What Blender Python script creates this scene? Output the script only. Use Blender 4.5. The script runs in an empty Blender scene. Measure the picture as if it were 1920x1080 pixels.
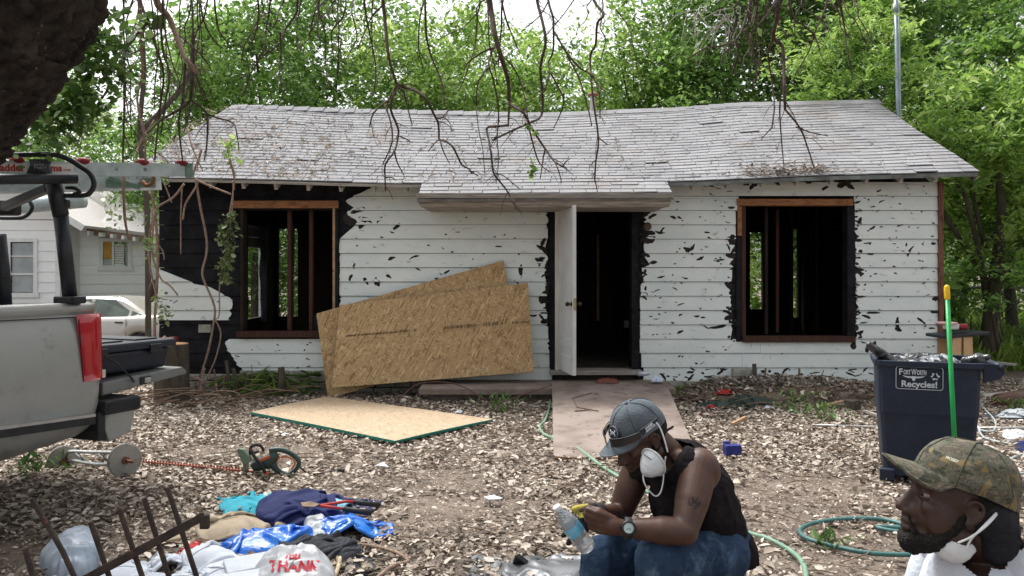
import bpy, math, random
import numpy as np
from mathutils import Vector, Matrix, noise as mnoise
random.seed(7); RNG = np.random.default_rng(7)
S = bpy.context.scene
COL = S.collection
R = math.radians
# ---------------------------------------------------------------- camera
F = 1540.0; CX = 960.0; HY = 512.0; EYE = 1.5
cam = bpy.data.cameras.new('camera'); co = bpy.data.objects.new('camera', cam); COL.objects.link(co)
co.location = (0, 0, EYE); co.rotation_euler = (R(90), 0, 0)
cam.sensor_width = 36; cam.lens = 36*F/1920; cam.shift_y = -28/1920
cam.clip_start = 0.05; cam.clip_end = 800
S.camera = co
# ---------------------------------------------------------------- sky and sun (bright overcast)
SUN_EL, SUN_AZ = R(62), R(-35)      # azimuth the light comes from, measured from +Y clockwise
w = bpy.data.worlds.new('World'); S.world = w; w.use_nodes = True
nt = w.node_tree; nt.nodes.clear()
sky = nt.nodes.new('ShaderNodeTexSky'); sky.sky_type = 'NISHITA'; sky.sun_disc = False
sky.sun_elevation = SUN_EL; sky.sun_rotation = SUN_AZ; sky.dust_density = 5; sky.air_density = 1.0; sky.ozone_density = 1
hs = nt.nodes.new('ShaderNodeHueSaturation'); hs.inputs['Saturation'].default_value = 0.12
bg = nt.nodes.new('ShaderNodeBackground'); bg.inputs['Strength'].default_value = 0.15
wo = nt.nodes.new('ShaderNodeOutputWorld')
nt.links.new(sky.outputs[0], hs.inputs['Color']); nt.links.new(hs.outputs[0], bg.inputs[0]); nt.links.new(bg.outputs[0], wo.inputs[0])
sl = bpy.data.lights.new('sun', 'SUN'); sl.energy = 1.9; sl.angle = R(14); sl.color = (1, .97, .92)
so = bpy.data.objects.new('sun', sl); COL.objects.link(so)
d_ = Vector((math.sin(SUN_AZ)*math.cos(SUN_EL), math.cos(SUN_AZ)*math.cos(SUN_EL), math.sin(SUN_EL)))
so.rotation_euler = d_.to_track_quat('Z', 'Y').to_euler(); so.location = d_*30
S.view_settings.view_transform = 'Standard'; S.view_settings.look = 'None'
S.view_settings.exposure = 0.92; S.view_settings.gamma = 1; S.view_settings.use_curve_mapping = False
S.cycles.max_bounces = 6; S.cycles.transparent_max_bounces = 8
# ---------------------------------------------------------------- helpers: places
def P(px, py, d): return Vector(((px-CX)/F*d, d, EYE+(HY-py)/F*d))
def G(px, py, z=0.0):
    d = (EYE-z)*F/(py-HY); return Vector(((px-CX)/F*d, d, z))
def V(*a): return Vector(a)
def nz(x, y=0, z=0): return mnoise.noise(Vector((x, y, z)))
# ---------------------------------------------------------------- helpers: materials
MATS = {}
def _n(t, k, **kw):
    n = t.nodes.new(k)
    for a, b in kw.items(): setattr(n, a, b)
    return n
def pm(name, c1, c2=None, scale=8, rough=.7, bump=.15, bscale=None, metal=0, c3=None, s3=40, t3=.62, w3=.06, attr=None, trans=0, spec=.3, stretch=(1,1,1), coat=0, alpha=1, transm=0, coord='Object', detail=6, ramp=(.35,.65), sss=0):
    if name in MATS: return MATS[name]
    m = bpy.data.materials.new(name); m.use_nodes = True; t = m.node_tree; t.nodes.clear()
    out = _n(t, 'ShaderNodeOutputMaterial'); b = _n(t, 'ShaderNodeBsdfPrincipled')
    L = t.links.new
    b.inputs['Roughness'].default_value = rough; b.inputs['Metallic'].default_value = metal
    b.inputs['Specular IOR Level'].default_value = spec; b.inputs['Coat Weight'].default_value = coat
    b.inputs['Alpha'].default_value = alpha; b.inputs['Transmission Weight'].default_value = transm
    b.inputs['Subsurface Weight'].default_value = sss
    tc = _n(t, 'ShaderNodeTexCoord'); mp = _n(t, 'ShaderNodeMapping'); mp.inputs['Scale'].default_value = stretch
    L(tc.outputs[coord], mp.inputs[0])
    c2 = c2 or tuple(x*.75 for x in c1)
    if attr:
        a = _n(t, 'ShaderNodeAttribute', attribute_name=attr); fac = a.outputs['Fac']
    else:
        no = _n(t, 'ShaderNodeTexNoise'); no.inputs['Scale'].default_value = scale; no.inputs['Detail'].default_value = detail; no.inputs['Roughness'].default_value = .62
        L(mp.outputs[0], no.inputs['Vector']); fac = no.outputs['Fac']
    cr = _n(t, 'ShaderNodeValToRGB'); e = cr.color_ramp.elements
    if attr:
        cols = attr_cols = [c1, c2] + ([c3] if c3 else [])
        e[0].position = 0; e[0].color = (*cols[0], 1); e[1].position = 1; e[1].color = (*cols[-1], 1)
        if len(cols) == 3: q = e.new(.5); q.color = (*cols[1], 1)
    else:
        e[0].position, e[1].position = ramp; e[0].color = (*c1, 1); e[1].color = (*c2, 1)
    L(fac, cr.inputs[0]); col = cr.outputs[0]
    if c3 and not attr:
        n3 = _n(t, 'ShaderNodeTexNoise'); n3.inputs['Scale'].default_value = s3; n3.inputs['Detail'].default_value = 5; n3.inputs['Roughness'].default_value = .7
        L(mp.outputs[0], n3.inputs['Vector'])
        r3 = _n(t, 'ShaderNodeMapRange'); r3.inputs['From Min'].default_value = t3; r3.inputs['From Max'].default_value = t3+w3
        L(n3.outputs['Fac'], r3.inputs['Value'])
        mx = _n(t, 'ShaderNodeMix', data_type='RGBA'); L(r3.outputs[0], mx.inputs['Factor']); L(col, mx.inputs['A']); mx.inputs['B'].default_value = (*c3, 1)
        col = mx.outputs['Result']
    L(col, b.inputs['Base Color'])
    if bump:
        nb = _n(t, 'ShaderNodeTexNoise'); nb.inputs['Scale'].default_value = bscale or scale*4; nb.inputs['Detail'].default_value = 5
        L(mp.outputs[0], nb.inputs['Vector'])
        bp = _n(t, 'ShaderNodeBump'); bp.inputs['Strength'].default_value = bump; bp.inputs['Distance'].default_value = .02
        L(nb.outputs['Fac'], bp.inputs['Height']); L(bp.outputs[0], b.inputs['Normal'])
    sh = b.outputs[0]
    if trans:
        tr = _n(t, 'ShaderNodeBsdfTranslucent'); L(col, tr.inputs[0]); ms = _n(t, 'ShaderNodeMixShader'); ms.inputs[0].default_value = trans
        L(sh, ms.inputs[1]); L(tr.outputs[0], ms.inputs[2]); sh = ms.outputs[0]
    L(sh, out.inputs[0]); MATS[name] = m
    return m
# ---------------------------------------------------------------- helpers: objects
ORG = {}
def tag(o, label=None, cat=None, group=None, kind=None):
    if label: o['label'] = label
    if cat: o['category'] = cat
    if group: o['group'] = group
    if kind: o['kind'] = kind
    return o
def thing(name, loc, label, cat, group=None):
    o = bpy.data.objects.new(name, None); COL.objects.link(o); o.location = loc; o.empty_display_size = .1
    ORG[o.name] = Vector(loc); return tag(o, label, cat, group)
class MB:
    def __init__(s): s.v = []; s.f = []; s.mi = []
    def add(s, vs, fs, mi=0):
        k = len(s.v); s.v.extend([tuple(v) for v in vs]); s.f.extend([tuple(i+k for i in f) for f in fs]); s.mi.extend([mi]*len(fs)); return s
    def box(s, c, size, M=None, mi=0, taper=None):
        x, y, z = [a/2 for a in size]; c = Vector(c)
        vs = [Vector((i*x, j*y, k*z)) for k in (-1, 1) for j in (-1, 1) for i in (-1, 1)]
        if taper: vs = [Vector((v.x*taper[0], v.y*taper[1], v.z)) if v.z < 0 else v for v in vs]
        if M is not None: vs = [M @ v for v in vs]
        return s.add([v+c for v in vs], [(0,2,3,1),(4,5,7,6),(0,1,5,4),(2,6,7,3),(0,4,6,2),(1,3,7,5)], mi)
    def bar(s, a, b, wdt, hgt, up=(0,0,1), mi=0):       # rectangular bar from a to b
        a = Vector(a); b = Vector(b); t = (b-a).normalized(); u = Vector(up); sd = t.cross(u)
        if sd.length < 1e-4: sd = t.cross(Vector((1,0,0)))
        sd.normalize(); u = sd.cross(t).normalized()
        M = Matrix((sd, t, u)).transposed()
        return s.box((a+b)/2, (wdt, (b-a).length, hgt), M, mi)
    def tube(s, pts, r, n=8, smooth=0, cap=True, mi=0):
        pts = [Vector(p) for p in pts]; rr = list(r) if hasattr(r, '__len__') else [r]*len(pts)
        if smooth:
            P2, R2 = [], []
            for i in range(len(pts)-1):
                p0 = pts[max(i-1, 0)]; p1 = pts[i]; p2 = pts[i+1]; p3 = pts[min(i+2, len(pts)-1)]
                for k in range(smooth):
                    t = k/smooth; P2.append(.5*((2*p1)+(-p0+p2)*t+(2*p0-5*p1+4*p2-p3)*t*t+(-p0+3*p1-3*p2+p3)*t**3)); R2.append(rr[i]*(1-t)+rr[i+1]*t)
            P2.append(pts[-1]); R2.append(rr[-1]); pts, rr = P2, R2
        vs, fs = [], []; nrm = None
        for i, p in enumerate(pts):
            t = (pts[min(i+1, len(pts)-1)]-pts[max(i-1, 0)])
            t = t.normalized() if t.length > 1e-9 else Vector((0,0,1))
            if nrm is None: nrm = t.orthogonal().normalized()
            nrm = (nrm - t*nrm.dot(t)); nrm = nrm.normalized() if nrm.length > 1e-6 else t.orthogonal().normalized()
            bn = t.cross(nrm)
            for k in range(n):
                a = 2*math.pi*k/n; vs.append(p+(nrm*math.cos(a)+bn*math.sin(a))*rr[i])
        m = len(pts)
        for i in range(m-1):
            for k in range(n): fs.append((i*n+k, i*n+(k+1)%n, (i+1)*n+(k+1)%n, (i+1)*n+k))
        if cap: fs.append(tuple(range(n-1, -1, -1))); fs.append(tuple((m-1)*n+k for k in range(n)))
        return s.add(vs, fs, mi)
    def cap(s, a, b, ra, rb=None, n=16, sc=None, mi=0):   # tapered capsule
        a = Vector(a); b = Vector(b); rb = ra if rb is None else rb; ax = (b-a); t = ax.normalized() if ax.length > 1e-6 else Vector((0,0,1))
        pts, rs = [], []
        for k in range(7): q = math.pi/2*k/6; pts.append(a-t*ra*math.cos(q)); rs.append(max(ra*math.sin(q), .0004))
        for k in range(7): q = math.pi/2*k/6; pts.append(b+t*rb*math.sin(q)); rs.append(max(rb*math.cos(q), .0004))
        return s.tube(pts, rs, n, mi=mi)
    def ell(s, c, rad, M=None, nu=20, nv=12, mi=0):
        c = Vector(c); vs, fs = [], []
        for j in range(nv+1):
            ph = math.pi*j/nv
            for i in range(nu):
                th = 2*math.pi*i/nu; v = Vector((rad[0]*math.sin(ph)*math.cos(th), rad[1]*math.sin(ph)*math.sin(th), rad[2]*math.cos(ph)))
                if M is not None: v = M @ v
                vs.append(v+c)
        for j in range(nv):
            for i in range(nu): fs.append((j*nu+i, (j+1)*nu+i, (j+1)*nu+(i+1)%nu, j*nu+(i+1)%nu))
        return s.add(vs, fs, mi)
    def lathe(s, prof, o=(0,0,0), M=None, n=24, mi=0):   # prof (r,z)
        o = Vector(o); vs, fs = [], []
        for r, z in prof:
            for k in range(n):
                a = 2*math.pi*k/n; v = Vector((r*math.cos(a), r*math.sin(a), z)); vs.append((M @ v if M is not None else v)+o)
        for i in range(len(prof)-1):
            for k in range(n): fs.append((i*n+k, i*n+(k+1)%n, (i+1)*n+(k+1)%n, (i+1)*n+k))
        return s.add(vs, fs, mi)
    def prism(s, poly, off, mi=0):      # planar polygon of Vectors + offset vector
        n = len(poly); off = Vector(off); poly = [Vector(p) for p in poly]
        return s.add(poly+[p+off for p in poly], [tuple(range(n-1, -1, -1)), tuple(range(n, 2*n))]+[(i, (i+1)%n, n+(i+1)%n, n+i) for i in range(n)], mi)
    def xf(s, M): s.v = [tuple(M @ Vector(v)) for v in s.v]; return s
    def build(s, name, mats, parent=None, smooth=False, loc=None, label=None, cat=None, group=None, kind=None, bevel=0, sub=0):
        org = ORG[parent.name] if parent is not None else (Vector(loc) if loc is not None else Vector(s.v[0]) if False else None)
        if org is None:
            a = np.array(s.v); org = Vector(((a[:,0].min()+a[:,0].max())/2, (a[:,1].min()+a[:,1].max())/2, a[:,2].min()))
        me = bpy.data.meshes.new(name)
        me.from_pydata((np.array(s.v)-np.array(org)).tolist(), [], s.f)
        mats = mats if isinstance(mats, (list, tuple)) else [mats]
        for m in mats: me.materials.append(m)
        if len(mats) > 1: me.polygons.foreach_set('material_index', s.mi)
        if smooth: me.polygons.foreach_set('use_smooth', [True]*len(me.polygons))
        me.update()
        o = bpy.data.objects.new(name, me); COL.objects.link(o)
        if parent is not None: o.parent = parent
        else: o.location = org
        ORG[o.name] = org
        if bevel:
            b = o.modifiers.new('bevel', 'BEVEL'); b.width = bevel; b.segments = 2; b.limit_method = 'ANGLE'
        if sub:
            b = o.modifiers.new('sub', 'SUBSURF'); b.levels = sub; b.render_levels = sub
        return tag(o, label, cat, group, kind)
def np_mesh(name, v, faces_n, loops, mat, attr=None, parent=None, smooth=False, **kw):
    """bulk mesh from numpy: v (N,3), loops flat, faces_n verts per face"""
    org = np.array(ORG[parent.name]) if parent is not None else np.zeros(3)
    me = bpy.data.meshes.new(name); nf = len(loops)//faces_n
    me.vertices.add(len(v)); me.vertices.foreach_set('co', (v-org).astype(np.float32).ravel())
    me.loops.add(len(loops)); me.loops.foreach_set('vertex_index', loops.astype(np.int32))
    me.polygons.add(nf); me.polygons.foreach_set('loop_start', np.arange(nf, dtype=np.int32)*faces_n)
    me.polygons.foreach_set('loop_total', np.full(nf, faces_n, dtype=np.int32))
    me.update(calc_edges=True)
    if attr is not None:
        a = me.attributes.new('rnd', 'FLOAT', 'POINT'); a.data.foreach_set('value', attr.astype(np.float32))
    me.materials.append(mat)
    if smooth: me.polygons.foreach_set('use_smooth', np.ones(nf, dtype=bool))
    o = bpy.data.objects.new(name, me); COL.objects.link(o)
    if parent is not None: o.parent = parent
    ORG[o.name] = Vector(org)
    return tag(o, **kw)
def leaves_np(cen, size, drop=0.0, asp=.45, curl=.15, flat=None, rnd=None):
    """folded leaf of 6 verts / 2 quads at each centre; flat = 0..1 how close to horizontal"""
    n = len(cen); th = RNG.uniform(0, 2*np.pi, n)
    ax = np.stack([np.cos(th), np.sin(th), np.zeros(n)], 1)
    if flat is None: ax[:,2] = RNG.normal(-drop, .45, n)
    else: ax[:,2] = RNG.normal(0, flat, n)
    ax /= np.linalg.norm(ax, axis=1)[:,None]
    up = np.zeros((n,3)); up[:,2] = 1
    if flat is None: up += RNG.normal(0, .7, (n,3))
    else: up += RNG.normal(0, flat*1.3, (n,3))
    sd = np.cross(ax, up); sd /= np.linalg.norm(sd, axis=1)[:,None]+1e-9; nn = np.cross(sd, ax)
    s = (size*np.clip(RNG.lognormal(-.05, .38, n), .35, 2.1))[:,None]; a = asp*RNG.uniform(.75, 1.3, n)[:,None]; c = (curl*RNG.uniform(-.4, 1.4, n))[:,None]
    p = np.stack([cen-ax*s*.5, cen-ax*s*.12+sd*s*a*.5+nn*s*c, cen+ax*s*.22+sd*s*a*.42+nn*s*c, cen+ax*s*.5+nn*s*c*.6, cen+ax*s*.22-sd*s*a*.42+nn*s*c, cen-ax*s*.12-sd*s*a*.5+nn*s*c], 1)
    b = (np.arange(n)*6)[:,None]
    lp = np.concatenate([b+np.array([[0,1,2,3]]), b+np.array([[0,3,4,5]])], 1).ravel()
    rr = RNG.random(n) if rnd is None else rnd
    return p.reshape(-1,3), lp, np.repeat(rr, 6)
def remesh(mb, voxel=.01, smooth=6, factor=.5):
    me = bpy.data.meshes.new('tmp'); me.from_pydata([tuple(v) for v in mb.v], [], mb.f); me.update()
    o = bpy.data.objects.new('tmp', me); COL.objects.link(o)
    m = o.modifiers.new('r', 'REMESH'); m.mode = 'VOXEL'; m.voxel_size = voxel; m.adaptivity = 0
    if smooth: q = o.modifiers.new('s', 'SMOOTH'); q.iterations = smooth; q.factor = factor
    dg = bpy.context.evaluated_depsgraph_get(); ev = o.evaluated_get(dg); m2 = bpy.data.meshes.new_from_object(ev)
    out = MB(); out.v = [tuple(v.co) for v in m2.vertices]; out.f = [tuple(p.vertices) for p in m2.polygons]; out.mi = [0]*len(out.f)
    bpy.data.objects.remove(o); bpy.data.meshes.remove(me); bpy.data.meshes.remove(m2)
    return out
def text_mb(body, size, M, depth=.001, bold=0, mb=None, mi=0):
    c = bpy.data.curves.new('t', 'FONT'); c.body = body; c.size = size; c.extrude = depth; c.align_x = 'CENTER'; c.align_y = 'CENTER'; c.offset = bold; c.resolution_u = 3
    o = bpy.data.objects.new('t', c); COL.objects.link(o); dg = bpy.context.evaluated_depsgraph_get()
    me = bpy.data.meshes.new_from_object(o.evaluated_get(dg)); mb = mb or MB()
    mb.add([M @ v.co for v in me.vertices], [tuple(p.vertices) for p in me.polygons], mi)
    bpy.data.objects.remove(o); bpy.data.curves.remove(c); bpy.data.meshes.remove(me)
    return mb
def frame_M(o, ex, ey):
    ex = Vector(ex).normalized(); ez = ex.cross(Vector(ey)).normalized(); ey = ez.cross(ex)
    M = Matrix.Identity(4)
    for i in range(3): M[i][0], M[i][1], M[i][2], M[i][3] = ex[i], ey[i], ez[i], o[i]
    return M
def dup(root, name=None):
    r = root.copy(); COL.objects.link(r)
    for ch in list(root.children):
        c = ch.copy(); COL.objects.link(c); c.parent = r
        for g in ch.children:
            e = g.copy(); COL.objects.link(e); e.parent = c
    return r
def heap(name, outline, h, mat, label=None, cat=None, seed=0, fold=.35, nr=26, na=72, base=0.0, profile=.55, group=None, build=True, folddir=None, fscale=9, parent=None):
    """crumpled cloth or plastic lying on the ground: outline = ground points (Vectors)"""
    c = sum(outline, Vector((0,0,0)))/len(outline); n = len(outline)
    vs, fs = [], []
    R0 = sum((p-c).length for p in outline)/n
    for j in range(nr+1):
        t = j/nr
        for i in range(na):
            u = i/na*n; k = int(u) % n; q = u-int(u)
            p0, p1, p2, p3 = outline[(k-1)%n], outline[k], outline[(k+1)%n], outline[(k+2)%n]
            pt = .5*((2*p1)+(-p0+p2)*q+(2*p0-5*p1+4*p2-p3)*q*q+(-p0+3*p1-3*p2+p3)*q**3)
            pt = c+(pt-c)*t*(1+(.16*nz(math.cos(i/na*6.283)*3+seed, math.sin(i/na*6.283)*3, seed*3.1)+.10*nz(math.cos(i/na*6.283)*9+seed, math.sin(i/na*6.283)*9, 4))*t)
            x, y = pt.x*fscale, pt.y*fscale
            wx = nz(x*.5+seed, y*.5, 3)*1.7; wy = nz(x*.5, y*.5+seed, 9)*1.7
            if folddir is not None:
                fx, fy = folddir; x, y = (x*fx+y*fy)*.45, (-x*fy+y*fx)*1.25
            r1 = 1-abs(nz(x+wx, y+wy, seed))*2.2; r2 = 1-abs(nz(x*2.3+wy, y*2.3-wx, seed+5))*2.2
            env = (1-t**2.6)
            lump = .75+.5*nz(x*.28+seed*2, y*.28, 7)
            z = base + h*(env**.42)*((1-fold)*.85*lump + fold*(max(r1,-.25)*.62+max(r2,-.3)*.26+.28))
            if j == nr: z = base-.004
            vs.append((pt.x+wx*.006*env, pt.y+wy*.006, max(z, base-.004)))
    for j in range(nr):
        for i in range(na): fs.append((j*na+i, (j+1)*na+i, (j+1)*na+(i+1)%na, j*na+(i+1)%na))
    mb = MB().add(vs, fs)
    if not build: return mb
    if parent is not None: return mb.build(name, mat, parent, smooth=True)
    return mb.build(name, mat, smooth=True, label=label, cat=cat, group=group)
def cloth(name, ctr, size, rot, mat, label=None, cat=None, seed=1, comp=(.72,.72), bump=.05, base=0.0, n=38, folds=1, steps=85, group=None, amp=.10, stiff=.35, squash=1.0, floor=None, sub=1):
    """a piece of cloth dropped and crumpled on the ground (small position based solver)"""
    r = np.random.default_rng(seed); w_, h_ = size; ny = max(8, int(n*h_/w_)); gx, gy = np.meshgrid(np.linspace(-w_/2, w_/2, n), np.linspace(-h_/2, h_/2, ny))
    rest = np.stack([gx, gy, np.zeros_like(gx)], 2); p = rest.copy()
    for _ in range(folds):
        a = r.uniform(0, 6.28); nn = np.array([math.cos(a), math.sin(a)]); t = r.uniform(.22, .38)*min(w_, h_); dd = p[...,0]*nn[0]+p[...,1]*nn[1]-t; m = dd > 0
        p[...,0] -= np.where(m, 2*dd*nn[0], 0); p[...,1] -= np.where(m, 2*dd*nn[1], 0); p[...,2] += np.where(m, .02+dd*.3, 0)
    s0 = r.uniform(0, 50); f = 5.0/max(w_, h_)
    N1 = np.array([[nz(x*f+s0, y*f, z*3) for x, y, z in row] for row in rest]); N2 = np.array([[nz(x*f*2.2, y*f*2.2+s0, 7) for x, y, z in row] for row in rest])
    N3 = np.array([[nz(x*f*1.2, y*f*1.2+s0, 17) for x, y, z in row] for row in rest])
    p[...,0] = p[...,0]*comp[0]+N2*amp*.35; p[...,1] = p[...,1]*comp[1]+N3*amp*.35; p[...,2] += .06+bump+amp*(N1+N2*.6+.6)
    R0x, R0y = w_*comp[0]*.42, h_*comp[1]*.42
    def H(q):
        e = np.clip(1-(q[...,0]/R0x)**2-(q[...,1]/R0y)**2, 0, 1); return bump*np.sqrt(e)+.004
    v = np.zeros_like(p); cons = []
    def C(sa, sb, k): cons.append((sa, sb, np.linalg.norm(rest[sb]-rest[sa], axis=2), k))
    S_ = np.s_
    C(S_[:, :-1], S_[:, 1:], 1); C(S_[:-1, :], S_[1:, :], 1); C(S_[:-1, :-1], S_[1:, 1:], .7); C(S_[:-1, 1:], S_[1:, :-1], .7); C(S_[:, :-2], S_[:, 2:], stiff); C(S_[:-2, :], S_[2:, :], stiff)
    for st in range(steps):
        v[...,2] -= 9.8*.012; v *= .96; q = p+v*.012
        for it in range(7):
            d = np.zeros_like(q)
            for sa, sb, L0, k in cons:
                e = q[sb]-q[sa]; l = np.sqrt((e*e).sum(2))+1e-9; c = (e*((l-L0)/l*.5*k)[...,None]); d[sa] += c; d[sb] -= c
            q += d*.28
            hh = H(q); hit = q[...,2] < hh; q[...,2] = np.where(hit, hh, q[...,2])
        hit = q[...,2] <= H(q)+.0015; v = (q-p)/.012
        v[...,0] = np.where(hit, v[...,0]*.25, v[...,0]); v[...,1] = np.where(hit, v[...,1]*.25, v[...,1]); p = q
    ca, sa_ = math.cos(rot), math.sin(rot); x, y = p[...,0], p[...,1]*squash; c = Vector(ctr)
    vs = [(c.x+a*ca-b*sa_, c.y+a*sa_+b*ca, c.z+base+z) for a, b, z in zip(x.ravel(), y.ravel(), p[...,2].ravel())]
    fs = [(j*n+i, j*n+i+1, (j+1)*n+i+1, (j+1)*n+i) for j in range(ny-1) for i in range(n-1)]
    o = MB().add(vs, fs).build(name, mat, smooth=True, label=label, cat=cat, group=group, sub=sub)
    so_ = o.modifiers.new('thick', 'SOLIDIFY'); so_.thickness = .003
    return o

def interp(x, pts):
    if x <= pts[0][0]: return pts[0][1]
    for (a, u), (b, v) in zip(pts, pts[1:]):
        if x <= b: t = (x-a)/(b-a); t = t*t*(3-2*t)*.5+t*.5; return u+(v-u)*t
    return pts[-1][1]
# ---------------------------------------------------------------- materials
M_dirt = pm('dirt', (.115,.09,.072), (.19,.152,.122), scale=2.5, rough=.95, bump=.6, bscale=30, c3=(.08,.055,.04), s3=9, t3=.55, w3=.12)
M_litter = pm('dead_leaf', (.10,.078,.062), (.33,.27,.215), rough=.75, bump=0, attr='rnd', c3=(.64,.57,.49), trans=.08, spec=.25)
M_twig = pm('twig', (.23,.16,.11), (.12,.08,.055), scale=20, rough=.9)
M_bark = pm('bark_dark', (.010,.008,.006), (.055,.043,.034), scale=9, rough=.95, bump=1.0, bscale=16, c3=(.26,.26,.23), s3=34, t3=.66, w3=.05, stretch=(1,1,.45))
M_branch = pm('branch_bark', (.045,.03,.024), (.10,.07,.055), scale=30, rough=.9, bump=.4)
M_branch2 = pm('vine_bark', (.20,.13,.10), (.34,.25,.19), scale=30, rough=.9, bump=.4)
M_white = pm('white_siding_paint', (.66,.735,.725), (.76,.80,.78), scale=3, rough=.6, bump=.2, bscale=60, c3=(.20,.185,.165), s3=9, t3=.59, w3=.16, stretch=(.8,1,1.6), spec=.3)
M_tar = pm('tar_black', (.006,.006,.008), (.018,.019,.023), scale=7, spec=.15, rough=.75, bump=.35, bscale=40, c3=(.30,.29,.27), s3=30, t3=.735, w3=.01)
M_tarmark = pm('tar_mark', (.012,.011,.011), (.03,.026,.024), scale=20, rough=.75)
M_dark = pm('dark_interior', (.012,.009,.008), (.03,.02,.015), scale=3, rough=.9)  # near-black brown for the inner walls, ceiling, studs and some opening timbers
M_stud = pm('stud_wood', (.075,.032,.022), (.04,.018,.013), scale=6, rough=.85, stretch=(6,6,.5))
M_header = pm('header_wood', (.36,.17,.075), (.20,.085,.04), scale=6, rough=.8, stretch=(.6,5,5), c3=(.03,.02,.015), s3=12, t3=.57, w3=.05)
M_weather = pm('weathered_wood', (.40,.37,.33), (.19,.165,.145), scale=9, rough=.9, stretch=(.35,3,6), bump=.4, c3=(.07,.06,.05), s3=16, t3=.63)
M_shingle = pm('roof_shingle', (.225,.225,.235), (.30,.30,.31), scale=1.6, rough=.95, bump=.4, bscale=140, attr=None, c3=(.21,.18,.155), s3=1.3, t3=.52, w3=.3)
M_conc = pm('concrete', (.16,.125,.105), (.26,.21,.175), scale=5, rough=.95, bump=.3, bscale=50)
M_block = pm('stone_block', (.38,.38,.34), (.22,.21,.18), scale=9, rough=.95, bump=.5, bscale=30, c3=(.06,.05,.04), s3=14, t3=.6)
M_green = pm('grass_blade', (.07,.13,.03), (.16,.24,.06), attr='rnd', rough=.6, bump=0, trans=.3)
M_lawn = pm('bright_grass', (.14,.24,.04), (.30,.42,.08), attr='rnd', rough=.6, bump=0, trans=.4)
M_plast_w = pm('white_plastic', (.74,.76,.80), (.60,.63,.68), scale=6, rough=.35, bump=.15, trans=.15)
# ---------------------------------------------------------------- ground sheet
def gz(x, y):
    z = 0
    a = max(0, min(1, (-4.6-x)/2.5))*max(0, min(1, (y-9.0)/4)); z -= .45*a
    return z
def make_ground():
    xs = sorted(set(list(np.arange(-14, 14.01, .25))+[-400,-150,-60,-30,-20,20,30,60,150,400])); ys = sorted(set(list(np.arange(-2, 26.01, .25))+[-300,-80,-20,-6,35,60,120,400]))
    vs = [(x, y, gz(x, y)+.012*nz(x*1.3, y*1.3)-(.012)) for y in ys for x in xs]; n = len(xs)
    fs = [(j*n+i, j*n+i+1, (j+1)*n+i+1, (j+1)*n+i) for j in range(len(ys)-1) for i in range(n-1)]
    MB().add(vs, fs).build('ground', M_dirt, smooth=True, loc=(0,0,0), kind='structure')
make_ground()
# lawn beyond the fence on the right
def lawn():
    n = 26000
    x = RNG.uniform(6.0, 17, n); y = RNG.uniform(12.5, 26, n)
    keep = x > 5.6+.0*y; x, y = x[keep], y[keep]; n = len(x)
    cen = np.stack([x, y, RNG.uniform(.02, .28, n)], 1)
    v, lp, a = leaves_np(cen, .3, drop=-1.2, asp=.12)
    np_mesh('lawn_grass', v, 4, lp, M_lawn, a, label='bright sunlit grass growing beyond the wire fence', cat='grass', kind='stuff')
lawn()
# leaf litter
def litter():
    n = 150000
    d = np.sqrt(RNG.uniform(3.3**2, 11.5**2, n)); x = RNG.uniform(-.72, .72, n)*d
    def field(x, y, s): return np.array([nz(a*s, b*s, 4.2) for a, b in zip(x[::1], y[::1])])
    k = field(x, d, .8); k2 = field(x, d, 3.1)
    dens = .80+.9*k+.5*k2
    bare = np.exp(-(((x-1.9)/1.7)**2+((d-5.5)/1.5)**2)); dens -= .66*bare; dens -= .3*np.exp(-(((x+.3)/1.1)**2+((d-6.0)/.7)**2))
    dens -= .55*np.exp(-(((x+3.1)/1.0)**2+((d-4.4)/.5)**2))
    keep = RNG.random(n) < dens
    keep &= ~((d > 10.25) & (x > -4.4) & (x < 5.3))
    x, d = x[keep], d[keep]; n = len(x)
    z = np.array([gz(a, b) for a, b in zip(x, d)])+RNG.uniform(.002, .024, n)
    v, lp, a = leaves_np(np.stack([x, d, z], 1) , .041, flat=.30, asp=.5, curl=.16, rnd=RNG.beta(1.0, 1.1, n))
    np_mesh('leaf_litter', v, 4, lp, M_litter, a, label='dead tan and brown leaves covering the dirt yard', cat='leaf litter', kind='stuff')
litter()
def crumbs():
    n = 60000; d = np.sqrt(RNG.uniform(3.5**2, 9**2, n)); x = RNG.uniform(-.7, .7, n)*d
    v, lp, a = leaves_np(np.stack([x, d, np.array([gz(p, q) for p, q in zip(x, d)])+RNG.uniform(.001, .01, n)], 1), .017, flat=.3, asp=.5, rnd=RNG.random(n)*.9)
    np_mesh('leaf_crumbs', v, 4, lp, M_litter, a, label='crumbled leaf bits trodden into the dirt', cat='leaf litter', kind='stuff')
crumbs()
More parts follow.
